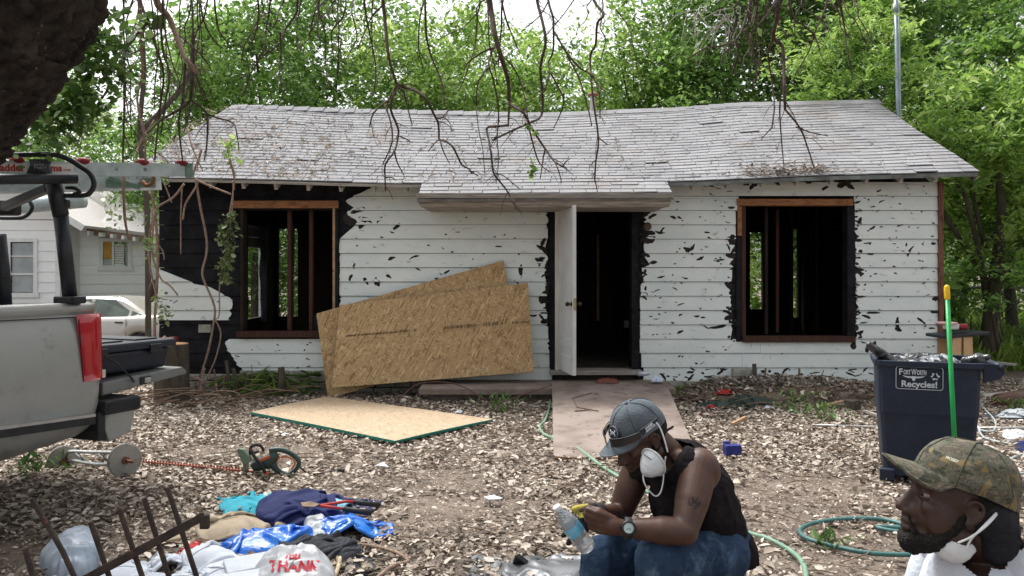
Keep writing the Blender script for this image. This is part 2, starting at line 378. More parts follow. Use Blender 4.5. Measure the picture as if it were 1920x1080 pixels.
def twigs():
    mb = MB()
    for i in range(420):
        d = math.sqrt(random.uniform(16, 105)); x = random.uniform(-.66, .66)*d; L = random.uniform(.08, .5); a = random.uniform(0, math.pi*2)
        if d > 10.1: continue
        c = Vector((x, d, .02)); u = Vector((math.cos(a), math.sin(a), random.uniform(-.02, .08)))
        mid = c+u*L*.5+Vector((random.uniform(-.1,.1)*L, random.uniform(-.1,.1)*L, .01))
        mb.tube([c, mid, c+u*L], random.uniform(.0015, .005), 4)
    for i in range(90):      # brush by the left corner of the house and the debris on the right
        lx = random.random() < .55
        x = random.uniform(-4.7, -2.9) if lx else random.uniform(1.9, 4.9); d = random.uniform(8.7, 10.1); L = random.uniform(.25, .9); a = random.gauss(0, .5)
        c = Vector((x, d, random.uniform(.02, .16))); u = Vector((math.cos(a), math.sin(a)*.6, random.uniform(-.15, .2)))
        mb.tube([c, c+u*L*.5+Vector((0,0,random.uniform(-.05,.06))), c+u*L], random.uniform(.003, .010), 5)
    mb.build('fallen_twigs', M_twig, loc=(0,0,0), kind='stuff', label='fallen twigs and sticks strewn over the leaf litter', cat='twigs')
twigs()
def weeds(name, spots, mat, label, size=.12, n=60, group=None, drop=-.8, asp=.3, spread=.16, h=.22):
    for i, (px, py, k, lab) in enumerate(spots):
        c = G(px, py); m = int(n*k)
        cen = np.array(c)+np.stack([RNG.normal(0, spread*k, m), RNG.normal(0, spread*k*.7, m), RNG.uniform(.02, h*k, m)], 1)
        v, lp, a = leaves_np(cen, size, drop=drop, asp=asp)
        o = thing(name, c, lab or label, 'plant', group)
        np_mesh('foliage', v, 4, lp, mat, a, parent=o)
        mb = MB()
        for _ in range(5): q = c+Vector((random.uniform(-.1,.1), random.uniform(-.06,.06), random.uniform(.1,.2)))*k; mb.tube([c, q], .003, 4)
        mb.build('stem', M_twig, o)
weeds('grass_tuft', [(515,738,1.6,'big arching green grass tuft by the cut stump')], M_green, '', size=.30, n=170, drop=.1, asp=.07, spread=.2, h=.16)
M_weed = pm('weed_leaf', (.06,.12,.03), (.13,.22,.06), attr='rnd', rough=.6, bump=0, trans=.25)
weeds('leafy_weed', [(940,770,.9,'green weed in front of the porch step'),(1010,745,.6,'small weed between porch step and ramp'),(1500,775,1.1,'leafy weed in front of the rubbish by the right wall'),(1545,790,.9,'leafy weed right of the scrap wood, near the grey pipe'),
   (1270,745,.7,'small weed against the right edge of the ramp'),(1900,770,.6,'small weed at the far right by the tarpaulin'),(1555,1026,.4,'green sprig lying over the dark teal hose loop'),(60,890,.8,'weed patch in the dirt under the pickup')], M_weed, '', size=.06, n=110, group='weeds in the yard', h=.2)
# ---------------------------------------------------------------- the derelict house
WY = 10.3; BK = 14.9; RD = 12.6; ED = 9.9
HX0 = -4.42; HX1 = 5.33
def wx(px, d=WY): return (px-CX)/F*d
def wz(py, d=WY): return EYE+(HY-py)/F*d
house = thing('house', (0.4, 12.6, 0), 'single storey derelict house with torn white siding and grey shingle roof', 'house')
def part(name, parent=house):
    o = bpy.data.objects.new(name, None); COL.objects.link(o); o.parent = parent; ORG[o.name] = ORG[parent.name]; return o
front = part('front_wall'); roof = part('roof')
ROWZ = [2.463-.1785*k for k in range(0, 15)]          # board bottoms (row 0 = frieze)
# openings (x0, x1, z0, z1)
WL = (wx(452), wx(632), wz(628), wz(386)); WR = (wx(1397), wx(1593), wz(634), wz(382)); DR = (wx(1040), wx(1193), wz(693), wz(394))
def board(mb, y, xl, xr, z0, z1, prof, mi=0):
    """one clapboard; xl/xr = lists of x at the profile heights"""
    vs = []; n = len(prof)
    for side in (xl, xr):
        for k, (v, t) in enumerate(prof): vs.append((side[k], y-t, z0+(z1-z0)*v))
        for k, (v, t) in enumerate(prof): vs.append((side[k], y, z0+(z1-z0)*v))
    m = 2*n; fs = []
    for k in range(n-1): fs.append((k, m+k, m+k+1, k+1))
    fs.append((0, n, m+n, m)); fs.append((n-1, m+n-1, m+2*n-1, 2*n-1))
    fs.append(tuple(list(range(n))+list(range(2*n-1, n-1, -1)))); fs.append(tuple([m+q for q in list(range(n-1, -1, -1))+list(range(n, 2*n))]))
    return mb.add(vs, fs, mi)
DPROF = [(0,.020),(.5,.012),(.97,.006)]
WPROF = [(.0,.034),(.18,.032),(.34,.030),(.52,.027),(.68,.024),(.83,.022),(.86,.014),(.985,.012)]
def jag(x, amp, seed, sgn):
    r = random.Random(seed); o = []
    for k in range(8): o.append(x+sgn*(r.random()**1.6)*amp if amp else x)
    return o
# dark backing boards, one per row and section
def dark_boards():
    secs = lambda zc: [(HX0, WL[0] if WL[2] < zc < WL[3] else None, None)]
    for r in range(len(ROWZ)):
        z0 = ROWZ[r]; z1 = z0+.1785; zc = (z0+z1)/2
        cuts = [HX0]
        for W in (WL, DR, WR):
            if W[2]-.06 < zc < W[3]+.02: cuts += [W[0]-(.0), W[1]]
        cuts.append(HX1)
        for k in range(0, len(cuts), 2):
            a, b = cuts[k], cuts[k+1]
            if z1 < .34 and b > -4.3: a0 = a
            board(MB(), WY, [a]*3, [b]*3, z0, z1, DPROF).build('dark_board', M_tar, front)
dark_boards()
# white boards: per row list of (px_left, jag, px_right, jag)
def rowidx(py): return py
Yl = [345,368.5] ; STEP = 26.7
ROWS = {   # row index -> intervals in pixels
 0: [(712,26,1030,0),(1215,4,1757,0)],
 1: [(655,22,1030,0),(1215,4,1384,0),(1600,0,1757,0)],
 2: [(668,14,1028,8),(1206,10,1378,0),(1600,4,1757,0)],
 3: [(672,18,1027,14),(1204,14,1378,0),(1600,6,1757,0)],
 4: [(637,4,1026,16),(1204,16,1377,8),(1601,6,1757,0)],
 5: [(637,3,1027,8),(1206,12,1374,10),(1601,6,1757,0)],
 6: [(303,0,324,14),(637,3,1027,10),(1203,8,1372,8),(1602,6,1757,0)],
 7: [(299,2,380,34),(637,4,1026,18),(1200,4,1370,6),(1601,8,1757,0)],
 8: [(299,0,430,22),(637,4,1026,14),(1199,3,1370,10),(1603,6,1757,0)],
 9: [(300,2,437,8),(637,4,1027,8),(1199,3,1371,8),(1602,8,1757,0)],
 10: [(637,4,1028,10),(1199,2,1372,6),(1602,8,1757,0)],
 11: [(428,8,640,0),(640,0,1030,6),(1199,0,1757,0)],
 12: [(430,8,1030,4),(1202,0,1757,0)],
 13: [(452,24,1035,4),(1204,4,1757,0)],
 14: [(468,16,640,0),(1420,20,1757,0)],
}
for r, ivs in ROWS.items():
    z0 = ROWZ[r]; z1 = z0+.1785
    for q, (a, ja, b, jb) in enumerate(ivs):
        # break long boards at staggered joints
        xs = [a]; rr = random.Random(r*31+q)
        p = a+rr.uniform(180, 420)
        while p < b-90: xs.append(p); p += rr.uniform(260, 520)
        xs.append(b)
        for k in range(len(xs)-1):
            xl = jag(wx(xs[k])+(.0015 if k else 0), ja/149.5 if k == 0 else 0, r*7+q, 1); xr = jag(wx(xs[k+1])-(.0015 if k < len(xs)-2 else 0), jb/149.5 if k == len(xs)-2 else 0, r*9+q+100, -1)
            zz0 = z0+rr.uniform(0, .003)
            def edge(tab, amp, fallback, sd):
                out = []
                for v_, _t in WPROF:
                    yy = HY-(z0+(z1-z0)*v_-EYE)*149.5; out.append(wx(interp(yy, tab)+amp*3*nz(yy*.21, sd, r)+amp*2.2*nz(yy*.7, sd, r)))
                return out
            if k == 0 and q == 0 and r in (0,1,2,3): xl = edge([(340,716),(347,708),(356,700),(366,668),(380,645),(384,672),(390,664),(398,650),(407,652),(409,680),(414,668),(428,672),(436,660),(446,640),(450,637)], 2, 0, 3)
            if k == 0 and q == 0 and 6 <= r <= 9: xl = [wx(299)]*8
            if k == len(xs)-2 and q == 0 and 6 <= r <= 9: xr = edge([(500,300),(512,303),(517,326),(521,338),(524,344),(526,356),(532,366),(535,388),(541,402),(552,420),(561,436),(578,438),(582,431),(590,436),(608,430)], 1.5, 0, 9)
            if k == 0 and q == 0 and r >= 11: xl = edge([(630,428),(636,430),(640,424),(652,429),(656,426),(662,434),(670,438),(676,444),(684,446),(690,456),(700,458),(712,462),(735,470)], 2, 0, 5)
            if r == 9 and q == 0 and k == 0: zz0 = z0+.055
            if r in (12, 13) and q == 0: zz1 = z1
            board(MB(), WY-.006-rr.uniform(0,.002), xl, xr, zz0, z1-.002, WPROF).build('siding_board', M_white, front)
# jagged black tar marks, where the white surface is torn away
def marks():
    mb = MB()
    def mk(px, py, L, ang, wd):
        r = random; n = 5; up, lo = [], []
        L *= .95; a = R(ang); c = Vector((wx(px), 0, wz(py))); e = Vector((math.cos(a), 0, math.sin(a))); f = Vector((-e.z, 0, e.x))
        bend = r.uniform(-.25, .25)*L
        for k in range(n+1):
            t = k/n-.5; w_ = wd*(math.sin(math.pi*(.12+.8*(k/n)))**.7)*r.uniform(.6, 1.2)/2
            q = c+e*(t*L/149.5)+f*(bend*(t*t)*2/149.5); up.append(q+f*w_/149.5); lo.append(q-f*w_/149.5)
        vs = []
        for v in up+lo:
            v = v.copy(); fr = ((2.463-v.z)/.1785) % 1; fr = 1-fr; v.y = WY-.006-(.0355-.0155*fr if fr < .85 else .0225)-.0015; vs.append(v)
        m = len(up); mb.add(vs, [(k, k+1, m+k+1, m+k) for k in range(m-1)])
    L = [(690,412,22,-30,7),(712,412,16,50,6),(745,425,18,40,7),(672,395,30,20,9),(657,415,34,-30,16),(680,420,22,50,10),(735,484,16,20,7),(775,482,16,25,4),(782,480,10,10,4),(665,498,12,75,6),(658,520,14,65,6),(687,527,16,-60,7),(708,530,16,-55,11),(730,518,12,-30,6),
      (838,510,14,30,5),(935,462,14,0,3),(976,506,22,88,8),(1010,488,16,-20,10),(1020,470,24,-40,7),(1022,515,18,20,5),(1018,555,28,55,14),(1015,465,22,-20,9),(1012,490,14,10,9),(1000,592,14,0,5),
      (1222,405,18,30,7),(1240,432,16,60,5),(1236,437,20,-10,5),(1275,410,14,-40,5),(1290,470,24,-35,9),(1297,465,18,50,6),(1312,485,16,25,6),(1350,487,16,5,4),(1285,522,8,0,4),(1305,593,12,0,4),(1275,590,8,20,4),(1274,622,14,25,5),(1317,595,10,0,3),
      (1350,612,44,15,6),(1375,455,20,10,8),(1372,480,26,0,10),(1330,347,18,-25,6),(1412,347,24,40,11),(1398,346,12,0,5),(1455,343,16,-35,6),(1512,340,18,-35,9),(1545,353,14,30,7),(1583,345,34,25,12),(1592,350,20,-30,8),
      (1605,380,16,15,4),(1600,407,14,0,5),(1602,430,10,20,5),(1634,428,14,30,4),(1615,440,6,80,3),(1625,456,16,5,3),(1697,459,8,80,4),(1703,470,24,60,5),(1598,468,12,10,8),(1604,502,14,15,4),(1612,556,20,5,4),(1748,457,10,0,6),
      (1636,586,26,0,6),(1622,593,18,-20,6),(1680,608,28,-80,9),(1682,618,14,-20,8),(1726,602,24,-38,5),(1745,615,12,0,4),(1752,585,20,0,6),(1752,560,14,10,8),(1598,596,18,0,5),(1600,618,16,10,6),(1598,647,16,80,12),(1625,650,22,70,10),(1637,645,14,60,8),
      (1262,408,14,-30,5),(1213,400,16,20,7),(1216,450,22,5,14),(1222,447,14,40,8),(1210,478,18,-15,7),(1224,492,16,10,6),(1206,512,16,-20,5),(1215,437,26,10,10)]
    for m in L: mk(*m)
    r = random.Random(3)
    for i in range(70):      # ragged charred edge round the right window and the door
        side = r.choice([0,0,1,1,2,3]); py = r.uniform(385, 640)
        if side == 0: mk(r.uniform(1364, 1378), py, r.uniform(8, 22), r.gauss(0, 35), r.uniform(4, 11))
        elif side == 1: mk(r.uniform(1603, 1612), py, r.uniform(8, 20), r.gauss(0, 30), r.uniform(3, 9))
        elif side == 2: mk(r.uniform(1200, 1210), r.uniform(400, 560), r.uniform(8, 20), r.gauss(0, 45), r.uniform(4, 10))
        else: mk(r.uniform(1016, 1027), r.uniform(450, 610), r.uniform(8, 20), r.gauss(0, 45), r.uniform(4, 10))
    for i in range(420):
        px = r.choice([r.uniform(660,1020), r.uniform(1210,1370), r.uniform(1610,1750), r.uniform(440,600), r.uniform(1200,1750), r.uniform(305,430)])
        py = r.uniform(350, 725)
        if px < 1020 and not (px > 660 and py < 560 or px < 600 and 635 < py < 690 or px < 430 and 555 < py < 595): continue
        if 1380 < px < 1600 and py < 645: continue
        sm = r.random()
        mk(px, py, r.uniform(3, 7) if sm < .8 else r.uniform(8, 16), r.gauss(0, 20), r.uniform(1.5, 3.5))
    # crusty dirt and torn bits along the bottom
    for i in range(90): mk(r.uniform(1240, 1750), r.uniform(690, 735), r.uniform(5, 22), r.gauss(0, 30), r.uniform(2, 6))
    mb.build('tar_mark', M_tarmark, front, kind='stuff')
marks()
# window, door and corner timbers
def tb(name, px0, py0, px1, py1, y0, y1, m, parent=front, **k):
    a, b = wx(px0), wx(px1); z0, z1 = wz(py1), wz(py0)
    return MB().box(((a+b)/2, (y0+y1)/2, (z0+z1)/2), (b-a, abs(y1-y0), z1-z0)).build(name, m, parent, bevel=.004, **k)
tb('window_header', 437, 377, 636, 391, 10.235, 10.40, M_header); tb('window_header', 1380, 373.5, 1596, 386, 10.235, 10.4, M_header)
tb('window_sill', 446, 621, 640, 632, 10.22, 10.42, M_stud); tb('window_sill', 1390, 630, 1600, 641, 10.22, 10.42, M_stud)
M_tan = pm('tan_sheathing', (.42,.28,.17), (.30,.19,.11), scale=12, rough=.85, c3=(.03,.02,.02), s3=20, t3=.6)
tb('window_jamb', 625, 391, 630, 621, 10.25, 10.42, M_tan); tb('window_jamb', 630.5, 391, 636, 621, 10.24, 10.42, M_tar)
tb('window_jamb', 1381, 387, 1389, 442, 10.245, 10.30, M_header)
tb('window_jamb', 1389.5, 386, 1397, 630, 10.26, 10.42, M_stud); tb('window_jamb', 1586, 386, 1600, 634, 10.252, 10.42, M_tar); tb('window_jamb', 1379, 443, 1389, 640, 10.257, 10.42, M_tar)
tb('window_jamb', 452, 391, 458, 621, 10.26, 10.42, M_dark)
for px in (538, 579): tb('window_stud', px-3.5, 391, px+3.5, 621, 10.40, 10.49, M_stud)
tb('window_stud', 1449, 386, 1455, 630, 10.62, 10.7, M_dark); tb('window_stud', 1484, 386, 1490, 630, 10.9, 10.98, M_stud)
M_jamb = pm('cream_paint', (.66,.64,.56), (.52,.49,.42), scale=5, rough=.5, stretch=(3,3,.5), c3=(.2,.13,.08), s3=12, t3=.68)
tb('door_jamb', 1040, 395, 1049, 696, 10.20, 10.42, M_jamb); tb('door_jamb', 1031, 393, 1039, 700, 10.245, 10.42, M_tar)
tb('door_jamb', 1183, 394, 1196, 690, 10.245, 10.5, M_tar); tb('door_header', 1040, 388, 1196, 395, 10.22, 10.42, M_dark)
tb('door_threshold', 1030, 692, 1200, 700, 10.12, 10.45, M_weather)
M_rust = pm('bare_corner_wood', (.22,.10,.06), (.10,.055,.04), scale=9, rough=.9, stretch=(3,3,.6), c3=(.02,.02,.02), s3=9, t3=.58)
MB().box((HX1+.02, WY-.01, 1.36), (.06, .11, 2.56)).build('corner_post', M_rust, front)
# round lamp base beside the door
MB().lathe([(.001,.0),(.05,.0),(.05,.012),(.035,.02),(.03,.03),(.001,.03)], (wx(1213), WY-.045, wz(425)), Matrix.Rotation(R(90), 3, 'X')).build('lamp_base', pm('old_bronze', (.12,.09,.05), (.05,.04,.03), rough=.6), front)
# foundation of small stone blocks
r_ = random.Random(5)
def blocks(pxa, pxb, pya, pyb, rows):
    h = (pyb-pya)/rows
    for k in range(rows):
        p = pxa-r_.uniform(0, 12)
        while p < pxb:
            q = min(p+r_.uniform(24, 46), pxb)
            a, b, z0, z1 = wx(max(p,pxa))+.006, wx(q)-.006, wz(pya+h*(k+1))+.006, wz(pya+h*k)-.006
            if b-a > .03: MB().box(((a+b)/2, WY-.012-r_.uniform(0,.015), (z0+z1)/2), (b-a, .09, z1-z0)).build('stone_block', M_block, front, bevel=.008)
            p = q
blocks(300, 452, 700, 738, 3); blocks(452, 640, 693, 738, 4); blocks(640, 800, 713, 738, 2); blocks(1204, 1300, 712, 738, 2)
tb('skirt_board', 1430, 714, 1758, 737, 10.255, 10.29, M_block)
# shell: sides, back with openings, floor, ceiling
shell = part('rear_wall')
def shell_box(name, x0, x1, y0, y1, z0, z1, m, p): return MB().box(((x0+x1)/2, (y0+y1)/2, (z0+z1)/2), (x1-x0, y1-y0, z1-z0)).build(name, m, p)
side_l = part('side_wall'); side_r = part('side_wall')
M_side = pm('side_siding', (.62,.67,.66), (.5,.54,.53), scale=4, rough=.7, c3=(.1,.09,.08), s3=12, t3=.62)
def side(p, x0, x1, holes):
    ys = [10.32]+[v for h in holes for v in h[:2]]+[BK]
    for k in range(0, len(ys), 2): shell_box('wall_panel', x0, x1, ys[k], ys[k+1], 0, 2.62, M_dark, p)
    for h in holes: shell_box('wall_panel', x0, x1, h[0], h[1], 0, h[2], M_dark, p); shell_box('wall_panel', x0, x1, h[0], h[1], h[3], 2.62, M_dark, p)
side(side_l, HX0+.05, HX0+.13, [(13.35, 14.3, .75, 2.3)]); side(side_r, HX1-.13, HX1-.05, [])
for sd, xx, s in ((side_l, HX0, -1), (side_r, HX1-.05, 1)):
    for k in range(15):
        if sd is side_l and 4 <= k <= 11:
            for y0, y1 in ((10.33, 13.33), (14.32, BK)): shell_box('siding_board', xx+.0, xx+.05, y0, y1, ROWZ[0]-.1785*k+.003, ROWZ[0]-.1785*k+.175, M_side, sd)
        else: shell_box('siding_board', xx, xx+.05, 10.33, BK, max(ROWZ[0]-.1785*k, 0)+.003, ROWZ[0]-.1785*k+.175, M_side, sd)
def backwall():
    hs = [(-4.22,-3.86,.72,2.3),(-2.2,-1.4,-1,-1),(4.29,4.52,.85,2.24),(5.0,5.16,.7,2.3)]
    hs = [h for h in hs if h[2] > 0]; x = HX0+.13
    for h in hs:
        shell_box('wall_panel', x, h[0], BK-.1, BK, 0, 2.62, M_dark, shell); shell_box('wall_panel', h[0], h[1], BK-.1, BK, 0, h[2], M_dark, shell); shell_box('wall_panel', h[0], h[1], BK-.1, BK, h[3], 2.62, M_dark, shell); x = h[1]
    shell_box('wall_panel', x, HX1-.13, BK-.1, BK, 0, 2.62, M_dark, shell)
backwall()
shell_box('floor', HX0+.13, HX1-.13, 10.36, BK-.1, .16, .28, pm('grimy_floor', (.12,.10,.08), (.05,.04,.035), scale=3, rough=.9), house)
shell_box('ceiling', HX0+.13, HX1-.13, 10.42, BK-.1, 2.60, 2.64, M_dark, house)
# inner partition and bare studs
inner = part('partition')
for x in list(np.arange(-4.1, 5.2, .41)):
    if not (.55 < x < 1.75 or WL[0]-.1 < x < WL[1]+.05 or WR[0]-.1 < x < WR[1]+.1): shell_box('stud', x-.02, x+.02, 10.42, 10.5, .28, 2.6, M_dark, inner)
for i, x in enumerate(np.arange(-1.9, 5.0, .4)):
    shell_box('stud', x-.022, x+.022, 13.2, 13.29, .28, 2.6, M_stud if i % 3 else M_dark, inner)
shell_box('wall_panel', -1.5, 2.6, 13.3, 13.33, .28, 2.6, M_dark, inner); shell_box('wall_panel', -1.75, -1.65, 10.6, 14.8, .28, 2.6, M_dark, inner); shell_box('wall_panel', 2.45, 2.53, 10.6, 14.8, .28, 2.6, M_dark, inner)
shell_box('loose_batten', 1.0, 1.035, 13.1, 13.14, 1.1, 2.45, M_weather, inner); shell_box('loose_batten', 1.33, 1.37, 12.9, 12.94, .75, 2.1, M_tan, inner)
shell_box('outlet', 1.80, 1.87, 13.16, 13.195, .62, .74, M_plast_w, inner)
# dark felt strips hanging in the rear openings
M_felt = pm('torn_felt', (.05,.055,.07), (.16,.17,.20), scale=6, rough=.6, stretch=(1,1,.3))
def felt(x, y, z0, z1, w_, sd):
    vs, fs = [], []; n = 14
    for k in range(n+1):
        z = z0+(z1-z0)*k/n; cx = x+.03*nz(z*3, sd); ww = w_*(.6+.4*k/n)
        for j in range(4): vs.append((cx+ww*(j/3-.5), y+.02*nz(z*4+j, sd, j*.9), z))
    for k in range(n):
        for j in range(3): fs.append((k*4+j, k*4+j+1, (k+1)*4+j+1, (k+1)*4+j))
    MB().add(vs, fs).build('felt_strip', M_felt, shell, smooth=True)
felt(-3.95, BK-.16, .7, 2.35, .10, 1); felt(-4.08, 13.5, .7, 2.25, .16, 4); felt(-3.45, BK-.2, .2, .75, .35, 7)
# ---------------------------------------------------------------- roof
RZ = [(-4.3,4.05),(-2,3.975),(.33,3.93),(2.2,4.0),(3.5,4.09),(5.6,4.13)]
EZ = [(-4.6,2.65),(-3.8,2.64),(-1.1,2.575),(1.9,2.60),(4.1,2.685),(5.6,2.72)]
def rsurf(x, s):        # s = 0 at the eave, 1 at the ridge; negative over the porch
    d = ED+(RD-ED)*s; z = interp(x, EZ)*(1-s)+interp(x, RZ)*s
    if s > 0: z += .018*nz(x*.9, s*3)*min(1, s*5)-.035*math.sin(math.pi*min(s,1))*(.5+.5*math.sin(x*.5+1))
    return Vector((x, d, z))
def xl_(s): return -4.70+.40*max(s, 0)
def xr_(s): return 5.62-.06*s
def roof_build():
    NX = 48
    # deck under the shingles, front slope and back slope
    def deck(f, s0, s1, xa, xb, off):
        vs, fs = [], []; NS = 8
        for j in range(NS+1):
            s = s0+(s1-s0)*j/NS
            for i in range(NX+1): x = xa(s)+(xb(s)-xa(s))*i/NX; vs.append(f(x, s)+Vector((0,0,off)))
        m = len(vs); vs += [v+Vector((0,0,-.035)) for v in vs]
        for j in range(NS):
            for i in range(NX):
                a = j*(NX+1)+i; fs.append((a, a+1, a+NX+2, a+NX+1)); fs.append((m+a, m+a+NX+1, m+a+NX+2, m+a+1))
        for i in range(NX): fs.append((i, m+i, m+i+1, i+1)); a = NS*(NX+1)+i; fs.append((a, a+1, m+a+1, m+a))
        for j in range(NS): a = j*(NX+1); fs.append((a, a+NX+1, m+a+NX+1, m+a)); a += NX; fs.append((a, m+a, m+a+NX+1, a+NX+1))
        return MB().add(vs, fs)
    M_deck = pm('roof_deck', (.20,.18,.16), (.10,.09,.08), scale=6, rough=.9)
    deck(rsurf, 0, 1, xl_, xr_, -.012).build('roof_deck', M_deck, roof)
    deck(lambda x, s: Vector((x, RD+(BK+.4-RD)*s, interp(x, RZ)*(1-s)+2.6*s)), 0, 1, lambda s: -4.3-.2*s, lambda s: 5.56, -.014).build('roof_deck', M_shingle, roof)
    deck(rsurf, -.15, 0.0, lambda s: -1.09+.02*s, lambda s: 1.87, -.012).build('roof_deck', M_deck, roof)
    # gable ends
    for x in (HX0+.04, HX1-.04): MB().prism([V(x, WY, 2.6), V(x, BK, 2.6), V(x, RD, 3.9)], (.03, 0, 0)).build('gable_wall', M_side, house)
    # shingles: rows from the eave up
    exp_ = .118; slope = math.hypot(RD-ED, 1.4); ds = exp_/slope; count = 0; stuff = MB(); rr = random.Random(11)
    cols_ = [pm('roof_shingle', (0,0,0))]+[pm('roof_shingle_'+n, a, b, scale=1.6, rough=.95, bump=.4, bscale=140, c3=(.21,.18,.155), s3=1.3, t3=.52, w3=.3) for n, a, b in (('pale', (.24,.24,.25), (.31,.31,.32)), ('dark', (.205,.205,.215), (.28,.28,.29)))]
    k = -3
    while True:
        s0 = k*ds; s1 = min(s0+ds*1.25, 1.0)
        if s0 > 1-ds*.3: break
        if s0 < -.001: xa, xb = -1.09, 1.87
        else: xa, xb = xl_(s0)-.02, xr_(s0)+.02
        x = xa-rr.uniform(0, .3) if k % 2 else xa
        x = xa; first = True
        while x < xb-.01:
            w_ = rr.uniform(.26, .34)*(.5 if first and k % 2 else 1); first = False
            x1 = min(x+w_, xb); lift = rr.uniform(.010, .016)+(.014 if rr.random() < .015 else 0); tilt = rr.uniform(0, .004)
            jo = rr.uniform(-.012, .006)*ds/exp_
            A = rsurf(x+.004, s0+jo)+V(0,0,lift); B = rsurf(x1-.004, s0+jo)+V(0,0,lift+tilt); C = rsurf(x1-.004, s1)+V(0,0,.002); D = rsurf(x+.004, s1)+V(0,0,.002)
            dn = V(0,0,-.011)
            vs = [A, B, C, D, A+dn, B+dn, C+dn, D+dn]; fs = [(0,1,2,3),(0,4,5,1),(1,5,6,2),(3,7,4,0)]
            mi = rr.choice([0,0,1,1,2])
            if count < 296: MB().add(vs, fs).build('shingle', cols_[mi], roof); count += 1
            else: stuff.add(vs, fs, mi)
            x = x1
        k += 1
    stuff.build('shingle_courses', cols_, roof, kind='stuff')
    # ridge caps
    mb = MB(); 
    for i in range(42):
        x = -4.3+i*.236; z = interp(x, RZ)
        mb.prism([V(x, RD-.14, z-.055), V(x, RD, z+.03), V(x, RD+.14, z-.05), V(x, RD+.14, z-.065), V(x, RD, z+.015), V(x, RD-.14, z-.07)], (.25, 0, .008))
    mb.build('ridge_caps', M_shingle, roof, kind='stuff')
    # ragged eave edge, fascia and rafter tails
    M_edge = pm('eave_edge', (.20,.23,.22), (.08,.08,.075), scale=9, rough=.8, stretch=(.5,1,1))
    def strip(xa, xb, s, name, hgt, off, yoff, m):
        n = 24; vs = []
        for i in range(n+1):
            x = xa+(xb-xa)*i/n; p = rsurf(x, s)
            for (dy, dz) in ((0, off), (0, off-hgt), (.02, off-hgt), (.02, off)): vs.append(p+V(0, yoff+dy, dz))
        fs = [(i*4+q, i*4+(q+1)%4, (i+1)*4+(q+1)%4, (i+1)*4+q) for i in range(n) for q in range(4)]+[(0,1,2,3),(n*4+3,n*4+2,n*4+1,n*4)]
        MB().add(vs, fs).build(name, m, roof)
    strip(-4.68, -1.09, 0, 'drip_edge', .035, -.012, -.02, M_weather); strip(1.88, 5.6, 0, 'drip_edge', .045, -.014, -.02, M_edge)
    M_raft = pm('rafter_paint', (.50,.49,.45), (.33,.31,.28), scale=14, rough=.85, c3=(.06,.05,.04), s3=18, t3=.6)
    for px in list(range(395, 785, 61))+list(range(1300, 1770, 65)):
        x = wx(px, ED+.06); z = interp(x, EZ); rb = rsurf(x, .01)
        MB().bar(rsurf(x, .02)+V(0,0,-.095), rsurf(x, .22)+V(0,0,-.095), .042, .085).build('rafter_tail', M_raft, roof)
    # rake boards right and left
    MB().bar(rsurf(5.585, 0)+V(0,0,-.07), rsurf(5.53, 1)+V(0,0,-.07), .03, .10).build('rake_board', M_edge, roof)
    MB().bar(rsurf(-4.67, 0)+V(0,0,-.07), rsurf(-4.28, 1)+V(0,0,-.07), .03, .10).build('rake_board', M_weather, roof)
    # plumbing vent with a flared rusty cap
    x = wx(1113, RD); z = interp(x, RZ)-.05
    MB().lathe([(.045,-.1),(.045,.34)], (x, RD+.12, z), n=14).build('vent_pipe', pm('galvanised', (.5,.5,.5), (.32,.30,.28), rough=.45, metal=.6), roof, smooth=True)
    MB().lathe([(.04,.32),(.085,.335),(.085,.35),(.02,.40),(.001,.40)], (x, RD+.12, z), n=14).build('vent_cap', pm('rusty', (.30,.13,.07), (.14,.07,.05), rough=.85), roof)
    # dry catkins and leaves lying on the roof
    n = 3400; s = RNG.beta(1.0, 1.6, n)*1.0; x = -4.6+10.1*RNG.beta(.8, 1.7, n)
    kk = np.array([nz(a*.7, b*3, 8) for a, b in zip(x, s)]); keep = (RNG.random(n) < (.35+.8*kk+.75*(x < -2.2)+.1)); x, s = x[keep], s[keep]
    c = np.array([rsurf(a, b)+V(0,0,.022) for a, b in zip(x, s)])
    v, lp, a = leaves_np(c, .055, flat=.25, asp=.18, curl=.3, rnd=RNG.uniform(.5,1,len(c)))
    np_mesh('roof_litter', v, 4, lp, M_litter, a, parent=roof, kind='stuff')
    # gutterless debris heap low on the right slope
    n = 500; x = np.clip(RNG.normal(3.35, .38, n), 2, 5); s = np.abs(RNG.normal(.03, .05, n))
    c = np.array([rsurf(a, b)+V(0,0,.025+random.random()*.02) for a, b in zip(x, s)])
    v, lp, a = leaves_np(c, .05, flat=.4, asp=.3, rnd=RNG.uniform(0,.7,n)); np_mesh('leaf_drift', v, 4, lp, M_litter, a, parent=roof, kind='stuff')
roof_build()
# porch cornice: weathered box beam
def cornice():
    z1 = wz(362, 9.5); z0 = wz(389, 9.55)
    def sec(x, e): return [V(x+e*.05, 9.50, z1), V(x+e*.05, 9.50, z1-.055), V(x+e*.03, 9.52, z1-.07), V(x+e*.02, 9.53, z1-.12), V(x, 9.56, z1-.155), V(x-e*.05, 9.60, z0), V(x-e*.05, 10.24, z0), V(x+e*.05, 10.24, z1)]
    L = sec(-1.06, -1); Rr = sec(1.82, 1); n = len(L)
    MB().add(L+Rr, [(k, (k+1)%n, n+(k+1)%n, n+k) for k in range(n)]+[tuple(range(n-1,-1,-1)), tuple(range(n, 2*n))]).build('porch_cornice', M_weather, house)
    for k in range(3): MB().box((.38, 9.493-.002*k, z1-.012-.018*k), (2.9-.02*k, .012, .015)).build('cornice_moulding', M_weather, house)
cornice()
